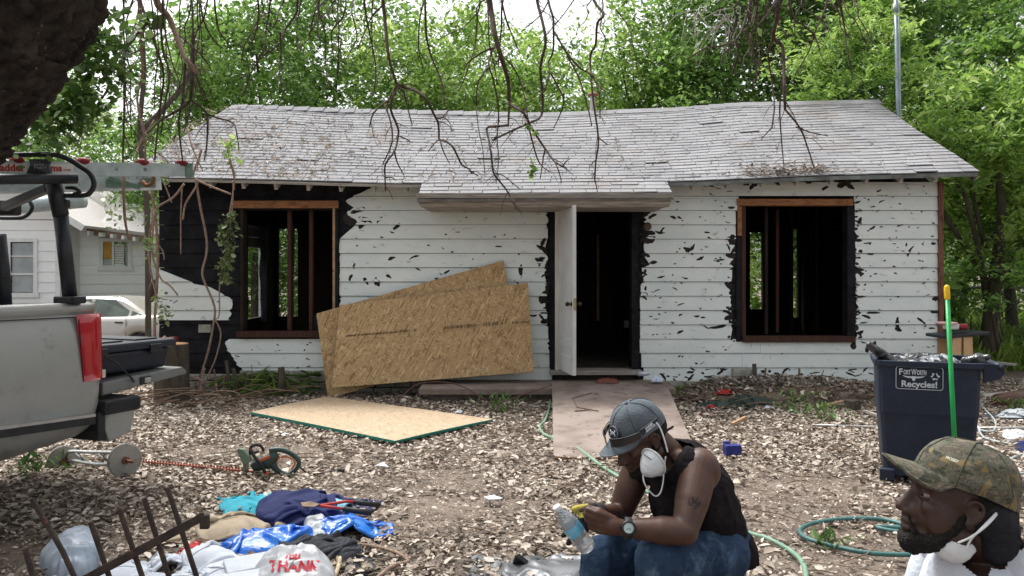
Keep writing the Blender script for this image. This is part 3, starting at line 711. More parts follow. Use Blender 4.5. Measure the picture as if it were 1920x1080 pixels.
# ---------------------------------------------------------------- open front door (hinged on the left jamb)
door = part('front_door')
def door_build():
    hx, hy = wx(1052), 10.22; fx, fy = hx+.13, 9.52; z0, z1 = .31, 2.29
    a = V(hx, hy, 0); b = V(fx, fy, 0); e = (b-a).normalized(); nrm = V(-e.y, e.x, 0)
    if nrm.x > 0: nrm = -nrm
    W = (b-a).length; M = Matrix.Identity(4)
    def slab(u0, u1, v0, v1, t0, t1, name, m, p=door, bev=.004):
        c = a+e*(u0+u1)/2+nrm*(t0+t1)/2+V(0,0,(v0+v1)/2)
        MB().box(c, (u1-u0, abs(t1-t0), v1-v0), Matrix((e, nrm, V(0,0,1))).transposed()).build(name, m, p, bevel=bev)
    M_door = pm('door_paint', (.66,.68,.68), (.55,.57,.57), scale=3, rough=.45, c3=(.35,.27,.18), s3=4, t3=.64, w3=.2)
    slab(0, W, z0, z1, 0, .03, 'door_core', M_door)
    for u0, u1, v0, v1 in ((0,.1,z0,z1),(W-.1,W,z0,z1),(.1,W-.1,z0,z0+.2),(.1,W-.1,.62,.72),(.1,W-.1,1.08,1.2),(.1,W-.1,z1-.12,z1)):
        slab(u0+.001, u1-.001, v0, v1, .0305, .042, 'door_rail', M_door, bev=.002)
    k = a+e*(W-.055)+V(0,0,wz(570,9.6))
    mb = MB().tube([k+nrm*.04, k+nrm*.075], .012, 10); mb.ell(k+nrm*.09, (.028,.028,.028), nu=14, nv=8); mb.tube([k+nrm*.042, k+nrm*.048], .03, 14)
    mb2 = MB().tube([k-nrm*.0, k-nrm*.04], .012, 10); mb2.ell(k-nrm*.055, (.028,.028,.028), nu=14, nv=8)
    mb2.build('door_knob', pm('dark_knob', (.03,.025,.02), (.06,.05,.04), rough=.35, metal=.7), door, smooth=True)
    mb.build('door_knob', pm('dark_knob', (.03,.025,.02), (.06,.05,.04), rough=.35, metal=.7), door, smooth=True)
    MB().box(b+V(.0,-.002,0)+e*.002+nrm*.016+V(0,0,wz(570,9.6)), (.03,.003,.14), Matrix((nrm, e, V(0,0,1))).transposed()).build('latch_plate', pm('brass', (.45,.36,.2), (.3,.24,.14), rough=.4, metal=.9), door)
door_build()
# ---------------------------------------------------------------- porch slab, ramp and sheets
def slab_():
    mb = MB().box((.41, 9.915, .075), (2.9, .75, .10)); 
    o = thing('porch_step', (.41, 9.9, 0), 'low brown concrete step in front of the open door', 'step')
    MB().box((.41, 9.88, .128), (2.98, .78, .082)).build('step_tread', M_conc, o, bevel=.015)
    MB().box((.45, 9.93, .04), (2.80, .66, .094)).build('step_base', pm('step_base_stone', (.12,.10,.085), (.2,.17,.14), scale=6, rough=.95), o, bevel=.01)
slab_()
M_osb_kw = dict()
def osb_mat(name, dark, pale):
    m = bpy.data.materials.new(name); m.use_nodes = True; t = m.node_tree; b = t.nodes['Principled BSDF']; L = t.links.new
    b.inputs['Roughness'].default_value = .8; b.inputs['Specular IOR Level'].default_value = .2
    tc = _n(t, 'ShaderNodeTexCoord'); outs = []
    wn = _n(t, 'ShaderNodeTexNoise'); wn.inputs['Scale'].default_value = 5; wn.inputs['Detail'].default_value = 2; L(tc.outputs['UV'], wn.inputs['Vector'])
    for ang, s in ((8, 1.0), (-38, 1.2), (62, .95)):
        mp = _n(t, 'ShaderNodeMapping'); mp.vector_type = 'TEXTURE'; mp.inputs['Rotation'].default_value = (0, 0, R(ang)); mp.inputs['Scale'].default_value = (1/(11*s), 1/(62*s), 1)
        ad = _n(t, 'ShaderNodeMix', data_type='VECTOR'); ad.inputs['Factor'].default_value = .03
        L(tc.outputs['UV'], ad.inputs['A']); L(wn.outputs['Color'], ad.inputs['B']); L(ad.outputs['Result'], mp.inputs[0])
        vo = _n(t, 'ShaderNodeTexVoronoi'); vo.inputs['Scale'].default_value = 1.3; vo.inputs['Randomness'].default_value = 1
        L(mp.outputs[0], vo.inputs['Vector']); outs.append(vo)
    def val(v): 
        s = _n(t, 'ShaderNodeSeparateColor'); L(v.outputs['Color'], s.inputs[0]); return s
    s0, s1, s2 = [val(v) for v in outs]
    def pick(a, b_, selector):
        g = _n(t, 'ShaderNodeMath', operation='GREATER_THAN'); g.inputs[1].default_value = .5; L(selector, g.inputs[0])
        mx = _n(t, 'ShaderNodeMix', data_type='FLOAT'); L(g.outputs[0], mx.inputs['Factor']); L(a, mx.inputs['A']); L(b_, mx.inputs['B']); return mx.outputs['Result']
    v = pick(s0.outputs[0], s1.outputs[0], s1.outputs[1]); v = pick(v, s2.outputs[0], s2.outputs[1])
    cr = _n(t, 'ShaderNodeValToRGB'); e = cr.color_ramp.elements; e[0].color = (*dark, 1); e[0].position = 0; e[1].color = (*pale, 1); e[1].position = 1
    q = e.new(.25); q.color = (*[a*.55+b_*.45 for a, b_ in zip(dark, pale)], 1); q = e.new(.8); q.color = (*[a*.35+b_*.65 for a, b_ in zip(dark, pale)], 1)
    L(v, cr.inputs[0]); L(cr.outputs[0], b.inputs['Base Color'])
    bp = _n(t, 'ShaderNodeBump'); bp.inputs['Strength'].default_value = .25; bp.inputs['Distance'].default_value = .004; L(v, bp.inputs['Height']); L(bp.outputs[0], b.inputs['Normal'])
    return m
M_osb = osb_mat('osb_strands', (.22,.125,.055), (.58,.42,.23)); M_osb_pale = osb_mat('osb_strands_pale', (.30,.22,.14), (.50,.39,.275))
M_gedge = pm('green_edge', (.02,.20,.16), (.03,.26,.20), scale=12, rough=.6); M_gedge_d = pm('faded_green_edge', (.16,.22,.17), (.24,.27,.18), scale=12, rough=.7)
M_ply = pm('ramp_plywood', (.26,.215,.185), (.175,.135,.115), scale=2.2, rough=.85, c3=(.09,.05,.045), s3=9, t3=.58, w3=.10, bump=.2, ramp=(.42,.6))
def sheet(name, corners, th, mats, label, cat, group=None, warp=0):
    """corners: BL, BR, TR, TL of the upper/front face; thickness goes behind; a grid so it can bow"""
    BL, BR, TR, TL = [Vector(c) for c in corners]; n = (BR-BL).cross(TL-BL).normalized(); NX, NY = 12, 6; vs, fs, uv = [], [], []
    W = (BR-BL).length; H = (TL-BL).length
    for j in range(NY+1):
        for i in range(NX+1):
            u, v = i/NX, j/NY; p = BL*(1-u)*(1-v)+BR*u*(1-v)+TR*u*v+TL*(1-u)*v; p = p+n*warp*(math.sin(math.pi*u)*.6+math.sin(math.pi*v)*.4-.4)
            vs.append(p); uv.append((u*W, v*H))
    m = len(vs); vs += [p-n*th for p in vs]; uv += uv
    A = lambda i, j: j*(NX+1)+i
    for j in range(NY):
        for i in range(NX): fs.append((A(i,j), A(i+1,j), A(i+1,j+1), A(i,j+1))); fs.append((m+A(i,j), m+A(i,j+1), m+A(i+1,j+1), m+A(i+1,j)))
    k = len(fs)
    for i in range(NX): fs.append((A(i,0), m+A(i,0), m+A(i+1,0), A(i+1,0))); fs.append((A(i,NY), A(i+1,NY), m+A(i+1,NY), m+A(i,NY)))
    for j in range(NY): fs.append((A(0,j), A(0,j+1), m+A(0,j+1), m+A(0,j))); fs.append((A(NX,j), m+A(NX,j), m+A(NX,j+1), A(NX,j+1)))
    mb = MB().add(vs, fs); mb.mi = [0]*k+[1]*(len(fs)-k)
    o = mb.build(name, mats, label=label, cat=cat, group=group)
    ul = o.data.uv_layers.new(name='UVMap')
    for l in o.data.loops: ul.data[l.index].uv = uv[l.vertex_index]
    return o
fb = [P(622,727,9.70), None, P(990,530,10.14), P(637,572,10.0)]; fb[1] = fb[0]+(fb[2]-fb[3])*1.0; fb[1] = P(1001,697,9.90)
f_sheet = sheet('osb_sheet', fb, .015, [M_osb, M_gedge_d], 'front strand board sheet leaning on the house, printed across the middle', 'strand board', 'strand board sheets leaning on the wall')
bb = [P(615,748,9.86), None, P(944,488,10.225), P(593,588,10.06)]; bb[1] = bb[0]+(bb[2]-bb[3])
sheet('osb_sheet', bb, .015, [M_osb, M_gedge_d], 'steeply tilted strand board sheet leaning behind the front one', 'strand board', 'strand board sheets leaning on the wall')
c2 = [P(640,752,9.90), None, P(955,497,10.24), P(600,600,10.09)]; c2[1] = c2[0]+(c2[2]-c2[3])
# faint printed stamp on the front sheet
def stamp():
    e = (fb[2]-fb[3]).normalized(); up = (fb[3]-fb[0]).normalized(); n = e.cross(up).normalized()
    mb = MB(); r = random.Random(2); base = fb[0]+(fb[3]-fb[0])*.60
    for (u0, u1, hh, dn) in ((.08,.72,.028,.75),(.74,.98,.04,.5),(1.28,1.72,.045,.8),(1.78,1.96,.055,.85),(2.0,2.05,.04,.6),(2.12,2.34,.03,.85)):
        u = u0
        while u < u1:
            if r.random() < dn: 
                c = base+e*u+up*(-.045*u)+n*.0015; h = hh*r.uniform(.6, 1); w_ = r.uniform(.004, .008)
                mb.add([c, c+e*w_, c+e*w_+up*h, c+up*h], [(0,1,2,3)])
                if r.random() < .5: mb.add([c+up*h*.5, c+e*.014+up*h*.5, c+e*.014+up*(h*.5+.006), c+up*(h*.5+.006)], [(0,1,2,3)])
            u += .012
    mb.build('printed_stamp', pm('stamp_ink', (.10,.06,.03), (.05,.03,.02), scale=30, rough=.9), f_sheet)
    # small paper label
ORG[f_sheet.name] = Vector(f_sheet.location); stamp()
def flat(z, dx=0, dy=0):
    q = [G(740,837), G(925,795), G(612,751), G(470,781)]
    return [v+V(dx, dy, z) for v in q]
q = flat(.052); sheet('osb_sheet', [q[0], q[1], q[2], q[3]], .013, [M_osb_pale, M_gedge], 'upper pale strand board sheet with green edge lying on the leaves', 'strand board', 'pale strand board sheets lying on the ground', warp=.008)
q = flat(.036, -.01, .012); sheet('osb_sheet', [q[0], q[1], q[2], q[3]], .013, [M_osb_pale, M_gedge], 'lower strand board sheet, only its green edge showing, flat on the ground', 'strand board', 'pale strand board sheets lying on the ground')
rq = [V(.335, 6.6, .02), V(1.50, 6.6, .02), P(1248,716,9.85), P(1035,716,9.85)]
sheet('plywood_ramp', rq, .016, [M_ply, M_header], 'stained pinkish plywood sheet used as a ramp to the door', 'plywood sheet')
def ramp_sticks():
    rs = [((1075,748),(1082,765),(1122,772)),((1072,748),(1110,738)),((1078,772),(1105,770))]
    mb = MB()
    for L in rs:
        pts = []
        for (x, y) in L:   # intersect with ramp plane
            lo, hi = 6.6, 10
            for _ in range(30):
                m = (lo+hi)/2; p = P(x, y, m); zr = .02+(m-6.6)/(9.85-6.6)*(rq[2].z-.02)
                if p.z > zr: lo = m
                else: hi = m
            pts.append(p+V(0,0,.008))
        mb.tube(pts, .006, 5)
    mb.build('stick', M_twig, label='thin bent stick lying on the plywood ramp', cat='stick')
ramp_sticks()
# ---------------------------------------------------------------- trees
M_leafA = pm('leaf_mid_green', (.045,.10,.022), (.17,.32,.06), rough=.5, bump=0, attr='rnd', c3=(.38,.55,.16), trans=.5, spec=.5)
M_leafB = pm('leaf_bright_green', (.07,.16,.03), (.27,.43,.08), rough=.5, bump=0, attr='rnd', c3=(.55,.68,.24), trans=.5, spec=.5)
M_leafD = pm('leaf_dark_green', (.035,.085,.02), (.12,.24,.05), rough=.45, bump=0, attr='rnd', c3=(.24,.36,.10), trans=.3, spec=.5)
M_trunkg = pm('trunk_grey', (.10,.085,.065), (.05,.04,.032), scale=12, rough=.95, bump=.6, stretch=(1,1,.3))
def tree(name, x, y, h, rad, n_leaf, mat, label, cat='tree', group=None, size=.11, low=.25, ncl=None, seed=0, trunk_r=.14, lean=(0,0), cl_r=.5, asp=.42, drop=.45, squash=1.0):
    r = random.Random(seed*13+5); g0 = gz(x, y); base = V(x, y, g0)
    o = thing(name, base, label, cat, group)
    ncl = ncl or int(n_leaf/75); cls = []
    cz = g0+h*(1+low)/2; rz = h*(1-low)/2
    while len(cls) < ncl:
        a, b, c = r.uniform(-1,1), r.uniform(-1,1), r.uniform(-1,1); q = a*a+b*b+c*c
        if q > 1 or q < .12: continue
        if r.random() > .35+.65*q: continue
        ex = 1+.28*nz(a*1.7+seed, b*1.7, c*1.7)*2
        cls.append(V(x+lean[0]+a*rad*ex, y+lean[1]+b*rad*squash*ex, cz+c*rz*ex))
    cl = np.array([list(c) for c in cls]); per = int(n_leaf/ncl)
    sz = RNG.uniform(.55, 1.35, ncl)
    idx = np.repeat(np.arange(ncl), per)
    off = RNG.normal(0, 1, (len(idx), 3)); off /= np.linalg.norm(off, axis=1)[:,None]; off *= (RNG.random(len(idx))**.5)[:,None]
    off[:,2] *= .62; off[:,2] -= .15*(off[:,0]**2+off[:,1]**2)
    c = cl[idx]+off*(cl_r*sz[idx])[:,None]
    tone = RNG.normal(.42, .2, ncl)[idx]+RNG.normal(0, .2, len(idx))
    v, lp, a = leaves_np(c, size, drop=drop, asp=asp, rnd=np.clip(tone, 0, 1))
    np_mesh('crown', v, 4, lp, mat, a, parent=o)
    mb = MB(); top = V(x+lean[0]*.6, y+lean[1]*.6, g0+h*.75)
    tp = [base+V(0,0,-.05), base.lerp(top, .3)+V(r.uniform(-.15,.15), 0, 0), base.lerp(top, .65)+V(r.uniform(-.25,.25), r.uniform(-.2,.2), 0), top]
    mb.tube(tp, [trunk_r, trunk_r*.8, trunk_r*.5, trunk_r*.15], 8, smooth=3)
    mb.build('trunk', M_trunkg, o, smooth=True)
    mb = MB()
    for k in range(min(6, ncl)):
        e = cls[r.randrange(ncl)]; t = r.uniform(.25, .8); s = tp[0].lerp(tp[3], t)
        m = s.lerp(e, .5)+V(r.uniform(-.3,.3), r.uniform(-.3,.3), r.uniform(0,.4)); rr0 = trunk_r*(.42*(1-t)+.1)
        mb.tube([s, m, e], [rr0, rr0*.6, .008], 5, smooth=2)
    mb.build('limb', M_trunkg, o, smooth=True, kind='stuff')
    return o
GRP = 'trees behind the derelict house'
def px(p, d): return (p-CX)/F*d
T = [
 (-60, 27, 9.5, 2.9, 13000, 0, 'tall green tree at the far left edge, behind the white neighbour house'),
 (150, 29, 8.6, 2.6, 14000, 1, 'loose leafy tree rising behind the neighbour house roof'),
 (345, 25, 9.6, 2.3, 15000, 0, 'green tree behind the left end of the house roof'),
 (480, 20, 9.6, 2.3, 18000, 0, 'tall mid green tree behind the left third of the roof ridge'),
 (640, 23, 10.8, 2.6, 17000, 0, 'tall airy tree behind the roof, above the leaning sheets'),
 (790, 20.5, 8.1, 2.2, 18000, 1, 'bright green tree behind the roof left of the vent pipe'),
 (930, 24, 8.9, 2.3, 15000, 1, 'lower pale green tree under the gap of white sky, left side'),
 (1060, 22, 7.3, 2.2, 17000, 1, 'lower bright tree under the gap of white sky, behind the vent pipe'),
 (1215, 20, 8.3, 1.9, 16000, 1, 'bright green tree just right of the gap of white sky'),
 (1370, 19, 9.6, 2.3, 20000, 0, 'big green tree behind the right half of the roof'),
 (1540, 18.5, 10.0, 2.4, 21000, 2, 'dark green tree behind the right half of the roof, near the mast'),
 (1720, 18.5, 9.8, 2.4, 20000, 0, 'tall green tree right behind the metal mast'),
 (1900, 19, 10.2, 2.6, 20000, 0, 'tall green tree at the right edge of the view'),
]
for i, (p, d, h, rad, n, m, lab) in enumerate(T):
    tree('backdrop_tree', px(p, d), d, h, rad, int(n*1.6), [M_leafA, M_leafB, M_leafD][m], lab, group=GRP, seed=i, low=[.12,.1,.15][m], cl_r=.7, size=.13 if d > 22 else .115)
# nearer trees to the right of the house
tree('broadleaf_tree', 7.6, 13.2, 5.2, 1.75, 15000, M_leafB, 'bright drooping branches of the tree hanging over the right roof edge', seed=31, low=.42, size=.12, cl_r=.42, lean=(.1,0), asp=.3)
tree('broadleaf_tree', 10.3, 15.8, 7.0, 2.5, 17000, M_leafA, 'green tree standing at the right edge behind the wire fence', seed=32, low=.22, size=.12, cl_r=.5)
tree('broadleaf_tree', 6.7, 15.6, 4.6, 1.3, 11000, M_leafD, 'dark green tree close behind the right corner of the house', seed=33, low=.1, size=.11, cl_r=.4)
tree('small_tree', px(1880, 12.6), 12.6, 1.9, .8, 1500, M_leafA, 'small dark stemmed sapling in front of the wire fence', seed=34, low=.3, size=.08, cl_r=.24, trunk_r=.045)
tree('overhanging_branch', px(1600, 13.4), 13.5, 6.0, 1.15, 6500, M_leafB, 'light yellow green sapling whose leaves overhang the ridge beside the mast', cat='sapling', seed=35, low=.66, size=.10, cl_r=.30, trunk_r=.05, asp=.3)
# low thicket closing the view under the crowns
def thicket(name, x0, x1, y0, y1, h, n, mat, label):
    x = RNG.uniform(x0, x1, n); y = RNG.uniform(y0, y1, n); hh = h*(1+.35*np.array([nz(a*.6, 2.2, 1) for a in x])); z = RNG.random(n)**.9*hh
    k = np.array([nz(a*.8, c*.8, 5) for a, c in zip(x, z)])
    v, lp, a = leaves_np(np.stack([x, y, z+np.array([gz(p, q) for p, q in zip(x, y)])], 1), .17, drop=.4, asp=.45, rnd=np.clip(.4+.9*k+RNG.normal(0,.18,n), 0, 1))
    np_mesh(name, v, 4, lp, mat, a, label=label, cat='thicket', kind='stuff')
thicket('undergrowth', -18, 1, 25.5, 29, 5.2, 42000, M_leafA, 'thick green undergrowth far behind the houses')
thicket('undergrowth', 1, 22, 23.5, 27, 5.0, 42000, M_leafB, 'bright green undergrowth far behind the yard on the right')
thicket('bush', 5.9, 7.2, 13.0, 14.6, 1.6, 5200, M_leafA, 'bushes in shade beside the right corner of the house')
# dead pale brush high in the right trees
mb = MB(); r = random.Random(9)
for i in range(34):
    p = P(1290+r.uniform(0, 110), r.uniform(10, 60), 16.8+r.uniform(-.3,.3)); q = p+V(r.uniform(-.9,.4), r.uniform(-.3,.3), r.uniform(-.9,.3)); mb.tube([p, p.lerp(q,.5)+V(0,0,.12), q], [.014,.009,.004], 4)
mb.build('dead_brush', pm('dead_brush', (.55,.52,.47), (.4,.36,.32), scale=20), label='tangle of pale dead twigs caught high in the tree', cat='dead brush', kind='stuff')
# ---------------------------------------------------------------- foreground live oak: trunk top left, bare branches hanging into view
oak = thing('oak_tree', (-4.3, 3.6, 0), 'massive dark barked tree leaning in at the top left, bare branches hanging from it', 'tree')
def oak_build():
    n, m = 40, 60; vs, fs = [], []
    A = [P(-360,560,4.2), P(-285,420,4.15), P(-190,250,4.1), P(-72,90,4.05), P(10,-40,4.0), P(60,-200,3.95), P(190,-420,3.9)]
    A = [V(-4.35,4.25,-.1), V(-4.1,4.22,.8)]+A[1:]
    rad = [.62,.52,.47,.44,.43,.44,.43,.38,.30]
    mb = MB(); mb.tube(A, rad, 170, smooth=44); v2 = []
    for v in mb.v:
        v = Vector(v); k = nz(v.x*9, v.y*9, v.z*3.2); k2 = abs(nz(v.x*22, v.y*22, v.z*8)); c = Vector((A[0].x+(v.z)*.25, 4.1, v.z)); dr = (v-c); dr.z = 0; dr.normalize()
        k3 = abs(nz(v.x*14+3, v.y*14, v.z*5.5)); vd = mnoise.voronoi(Vector((v.x*17+.3*k, v.y*17, v.z*7)))[0]; cr_ = min((vd[1]-vd[0])*2.6, 1); v2.append(v+dr*(.03*k-.045*k2-.16*max(0,.28-k3)+.045*cr_-.01))
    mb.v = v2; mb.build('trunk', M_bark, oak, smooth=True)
    # limb running overhead, out of the picture, that carries the hanging branches
    L = [P(190,-420,3.9), V(-1.6,4.6,3.9), V(-.2,5.1,4.0), V(1.2,5.4,3.95), V(2.4,5.6,3.85)]
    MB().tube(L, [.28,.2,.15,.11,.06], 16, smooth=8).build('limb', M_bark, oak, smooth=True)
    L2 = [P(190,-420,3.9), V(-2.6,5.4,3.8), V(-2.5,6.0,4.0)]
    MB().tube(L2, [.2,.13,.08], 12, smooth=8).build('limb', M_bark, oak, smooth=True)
oak_build()
BR = [ # (depth, width px, m, [(x,y)...], twigs)
 (5.2,8,0,[(716,-60),(718,0),(722,40),(727,95),(735,130),(745,160)],.3),
 (5.2,4.5,0,[(745,158),(730,185),(720,193),(700,213),(693,238)],.5), (5.2,4,0,[(720,193),(732,227),(735,267),(718,307)],.4),
 (5.2,5,0,[(745,160),(736,182),(733,207),(745,237),(747,253),(740,283),(723,307),(722,333),(723,358)],.4),
 (5.2,3,0,[(748,255),(760,260),(773,268)],0), (5.2,3.5,0,[(740,285),(745,305),(757,328)],.1), (5.2,3,0,[(723,333),(735,333),(742,338)],.2),
 (5.2,6.5,0,[(745,158),(760,164),(780,170),(800,187),(813,213),(822,233),(823,262)],.3), (5.2,5,0,[(823,262),(838,266),(850,277),(858,293),(867,310),(880,317),(884,325)],.3),
 (5.2,3,0,[(822,262),(812,272),(803,284)],0), (5.2,3,0,[(825,263),(832,285),(843,307)],.1), (5.2,3,0,[(880,320),(890,326),(897,330)],.2),
 (5.2,4,0,[(748,165),(757,172),(763,197),(773,235)],.1), (5.2,3,0,[(820,221),(830,220),(845,200)],.4),(5.2,2.6,0,[(830,220),(842,228),(847,243)],0),
 (5.6,5,0,[(797,-50),(797,0),(798,33),(800,73),(810,110),(827,150),(835,203)],.4), (5.6,3.5,0,[(795,0),(787,37),(785,90),(793,127)],.3),
 (5.6,3.5,0,[(718,10),(700,28),(688,50),(670,93)],.3),(5.6,3,0,[(700,-20),(697,40),(699,108)],.2),
 (5.0,12,0,[(914,-60),(918,0),(923,33),(930,73),(943,117),(953,153),(955,193)],.5), (5.0,5.5,0,[(955,190),(953,237)],.2),
 (5.0,6,0,[(955,193),(968,203),(983,213),(993,233),(1005,253),(1023,280),(1040,303),(1060,315)],.6),(5.0,3,0,[(1040,303),(1048,322),(1053,343)],0),(5.0,3,0,[(1055,312),(1062,302),(1068,298)],0),
 (5.0,5,0,[(953,235),(930,237),(913,240),(916,260),(921,290),(925,323),(937,340),(952,360),(968,392)],.4),(5.0,2.6,0,[(927,325),(945,330),(975,355)],.2),
 (5.3,6.5,0,[(1004,-50),(1007,0),(1017,40),(1023,80),(1013,127),(1017,173),(1015,217),(993,230),(960,245),(923,263)],.5),
 (5.3,5,0,[(1027,-50),(1028,0),(1037,33),(1038,57),(1037,97),(1028,117),(1030,140),(1020,173)],.5),
 (5.3,4,0,[(1040,60),(1063,100),(1087,127),(1105,138),(1120,157),(1136,173)],.5),(5.3,3.5,0,[(1030,133),(1045,160),(1057,187),(1050,215),(1038,240)],.3),(5.3,3.5,0,[(1063,103),(1085,145),(1100,193),(1110,237)],.4),
 (5.3,3.5,0,[(990,233),(1005,290),(1015,310),(1030,322)],.4),(5.3,3.5,0,[(1022,280),(1018,300),(1013,335)],.3),
 (5.0,4.5,0,[(927,85),(918,110),(917,125),(925,150),(933,190),(935,225)],.7),(5.0,4,0,[(917,125),(905,140),(895,160),(893,200)],.6),(5.0,4,0,[(928,90),(910,95),(880,115),(870,130)],.5),
 (5.0,4,0,[(940,0),(950,40),(962,70),(975,100)],.6),(5.0,3.5,0,[(948,110),(965,130),(978,160),(985,190),(990,225)],.6),(5.0,3,0,[(935,225),(932,260),(935,300),(930,345)],.4),
 (5.5,5.5,0,[(1108,-50),(1113,0),(1132,27),(1120,43),(1117,83),(1107,103),(1108,140),(1112,187),(1122,260),(1117,303),(1115,340)],.4),(5.5,3.5,0,[(1107,133),(1123,173),(1125,223)],.3),(5.5,3,0,[(1122,257),(1131,265),(1140,272)],0),(5.5,2.6,0,[(1115,338),(1118,348),(1120,360)],0),
 (5.5,3,0,[(900,0),(896,22),(870,50),(850,60),(820,75)],.6),(5.5,3,0,[(896,22),(893,60),(890,90),(880,120),(870,150),(860,170)],.5),(5.5,2.4,0,[(1155,18),(1175,45),(1185,75),(1195,130)],.4),
 (5.5,2.2,0,[(893,200),(897,240),(905,280),(909,325)],.3),
 (5.4,9,0,[(1462,-60),(1460,0),(1457,33),(1450,70),(1467,87),(1470,133),(1471,170),(1472,205)],.9),(5.4,4,0,[(1472,205),(1500,240),(1513,273),(1527,315)],.4),(5.4,3.5,0,[(1468,150),(1462,200),(1465,260),(1470,313)],.4),
 (5.4,3,0,[(1493,238),(1520,248),(1553,255)],.3),(5.4,6,0,[(1409,-40),(1407,0),(1393,53),(1380,77),(1385,100),(1373,137)],.8),(5.4,3.5,0,[(1380,78),(1350,86),(1323,90),(1287,112)],.8),
 (5.4,5,0,[(1478,-40),(1480,0),(1487,33),(1510,50),(1527,67),(1537,93)],.8),(5.4,4,0,[(1407,63),(1413,110),(1423,143)],.5),(5.4,4,0,[(1572,-40),(1573,0),(1587,67)],.7),(5.4,4,0,[(1450,72),(1440,100),(1447,150),(1452,200),(1447,240)],.6),
 (5.4,4,0,[(1500,-40),(1500,10),(1530,30),(1560,60)],.7),(5.4,3,0,[(1447,240),(1437,250),(1427,262)],.3),(5.4,4,0,[(1458,0),(1436,30),(1420,50),(1400,70)],.7),
 # left tangle
 (5.6,14,1,[(288,-60),(293,0),(303,17),(315,30),(327,57),(343,100),(358,122),(370,137)],.5),(5.6,6.5,0,[(362,135),(357,187),(333,207),(300,227),(277,250)],.5),
 (5.6,5,0,[(357,187),(387,213),(388,267),(383,300)],.5),(5.6,4,0,[(387,213),(410,222),(437,230),(445,255),(448,283)],.6),
 (5.6,6,0,[(263,-50),(263,0),(277,40),(293,90),(307,140),(300,200),(290,300)],.7),(5.6,6,0,[(277,42),(247,77),(233,110),(233,200),(230,307)],.6),(5.6,7,1,[(230,300),(232,358),(234,410),(241,446)],.1),
 (5.6,5,0,[(347,120),(343,187),(335,230),(343,307)],.6),(5.6,6,1,[(265,60),(265,93),(267,140),(257,187),(270,253),(273,303)],.8),(5.6,4,1,[(262,-20),(258,30),(245,70),(262,40),(268,10)],.3),
 (5.8,5,0,[(300,30),(305,90),(318,140),(310,190),(302,250)],.7),(5.8,4,0,[(330,60),(352,80),(375,100),(395,128)],.7),(5.8,4,0,[(360,0),(362,60),(365,130),(385,190)],.8),
 (5.8,4,0,[(400,-30),(405,30),(412,60),(435,90)],.7),(5.8,4,0,[(480,-30),(485,20),(480,60),(465,95)],.7),(5.8,4.5,0,[(555,-30),(557,20),(535,55),(525,80),(500,100),(475,120)],.7),
 (5.8,3.5,0,[(525,60),(527,100),(525,145),(540,175)],.4),(5.8,4,0,[(600,-30),(597,30),(595,60),(600,75)],.5),(5.8,3,0,[(620,-30),(625,30),(640,50)],.5),(5.8,4,0,[(375,0),(382,40),(400,75),(415,90)],.7),
 (5.8,3.5,0,[(265,93),(230,110),(215,130)],.5),(6,4,0,[(200,170),(180,205),(160,240),(140,275)],.6),(6,3,0,[(135,140),(133,200),(133,270)],.5),
 (5.8,4,1,[(290,225),(262,270),(250,300)],.4),(5.8,3.5,1,[(352,240),(360,275),(380,320)],.4),
 (6.0,3,1,[(425,260),(430,300),(437,325),(440,355)],.3),
]
def twigsoff(mb, pts, d, amt, r, wpx):
    for k in range(len(pts)-1):
        a, b = Vector(pts[k]), Vector(pts[k+1]); L = (b-a).length; n = int(L/F*960*amt/5.2*.42*5.2/d+r.random()*amt)
        n = int(L*F/d/15*amt+r.random())
        for _ in range(n):
            s = a.lerp(b, r.random()); l = r.uniform(10, 46)*d/F; dr = (b-a).normalized()+V(r.choice([-1,1])*r.uniform(.3,1.3), r.uniform(-.7,.7), r.uniform(-.7,.3)); dr.normalize()
            m = s+dr*l*.5+V(r.uniform(-.2,.2)*l, 0, r.uniform(-.1,.15)*l); e = m+(dr+V(r.uniform(-.4,.4), r.uniform(-.4,.4), -.5)).normalized()*l*.6
            w = min(wpx*.4, 2.4)*d/F/2; mb.tube([s, m, e], [w, w*.7, w*.35], 4)
            if r.random() < .5: q = m+V(r.choice([-1,1])*l*.3, r.uniform(-.2,.2)*l, -.35*l); mb.tube([m, q], [w*.6, w*.3], 4)
r = random.Random(21)
for i in range(46):       # more fine bare twigs hanging in from above
    x = r.choice([r.uniform(200,480), r.uniform(480,700), r.uniform(860,1150), r.uniform(1380,1600), r.uniform(1380,1600), r.uniform(230,420)]); y = -30; pp = [(x, y)]; L = r.uniform(60, 230) if x > 480 else r.uniform(120, 320); k = r.randint(4, 7); dx = r.uniform(-18, 18)
    for q in range(k): x += dx*r.uniform(.2,1.2)+r.uniform(-9,9); y += L/k*r.uniform(.7,1.2); pp.append((x, y))
    BR.append((r.uniform(5.0,6.2), r.uniform(2.4,4.2), 0, pp, .8))
for i, (d, wd, m, pp, tw) in enumerate(BR):
    dd = d+r.uniform(-.15, .15); pts = []
    for k, (x, y) in enumerate(pp): pts.append(P(x, y, dd+.10*math.sin(k*1.3+i)))
    if i == 1: pass
    rad = [max(wd*(1-.45*k/(len(pts)-1)), 1.6)*dd/F/2 for k in range(len(pts))]
    mb = MB(); mb.tube(pts, rad, 7, smooth=3)
    if tw: twigsoff(mb, pts, dd, tw, r, wd)
    mb.build('hanging_branch', [M_branch, M_branch2][m], oak, smooth=True)
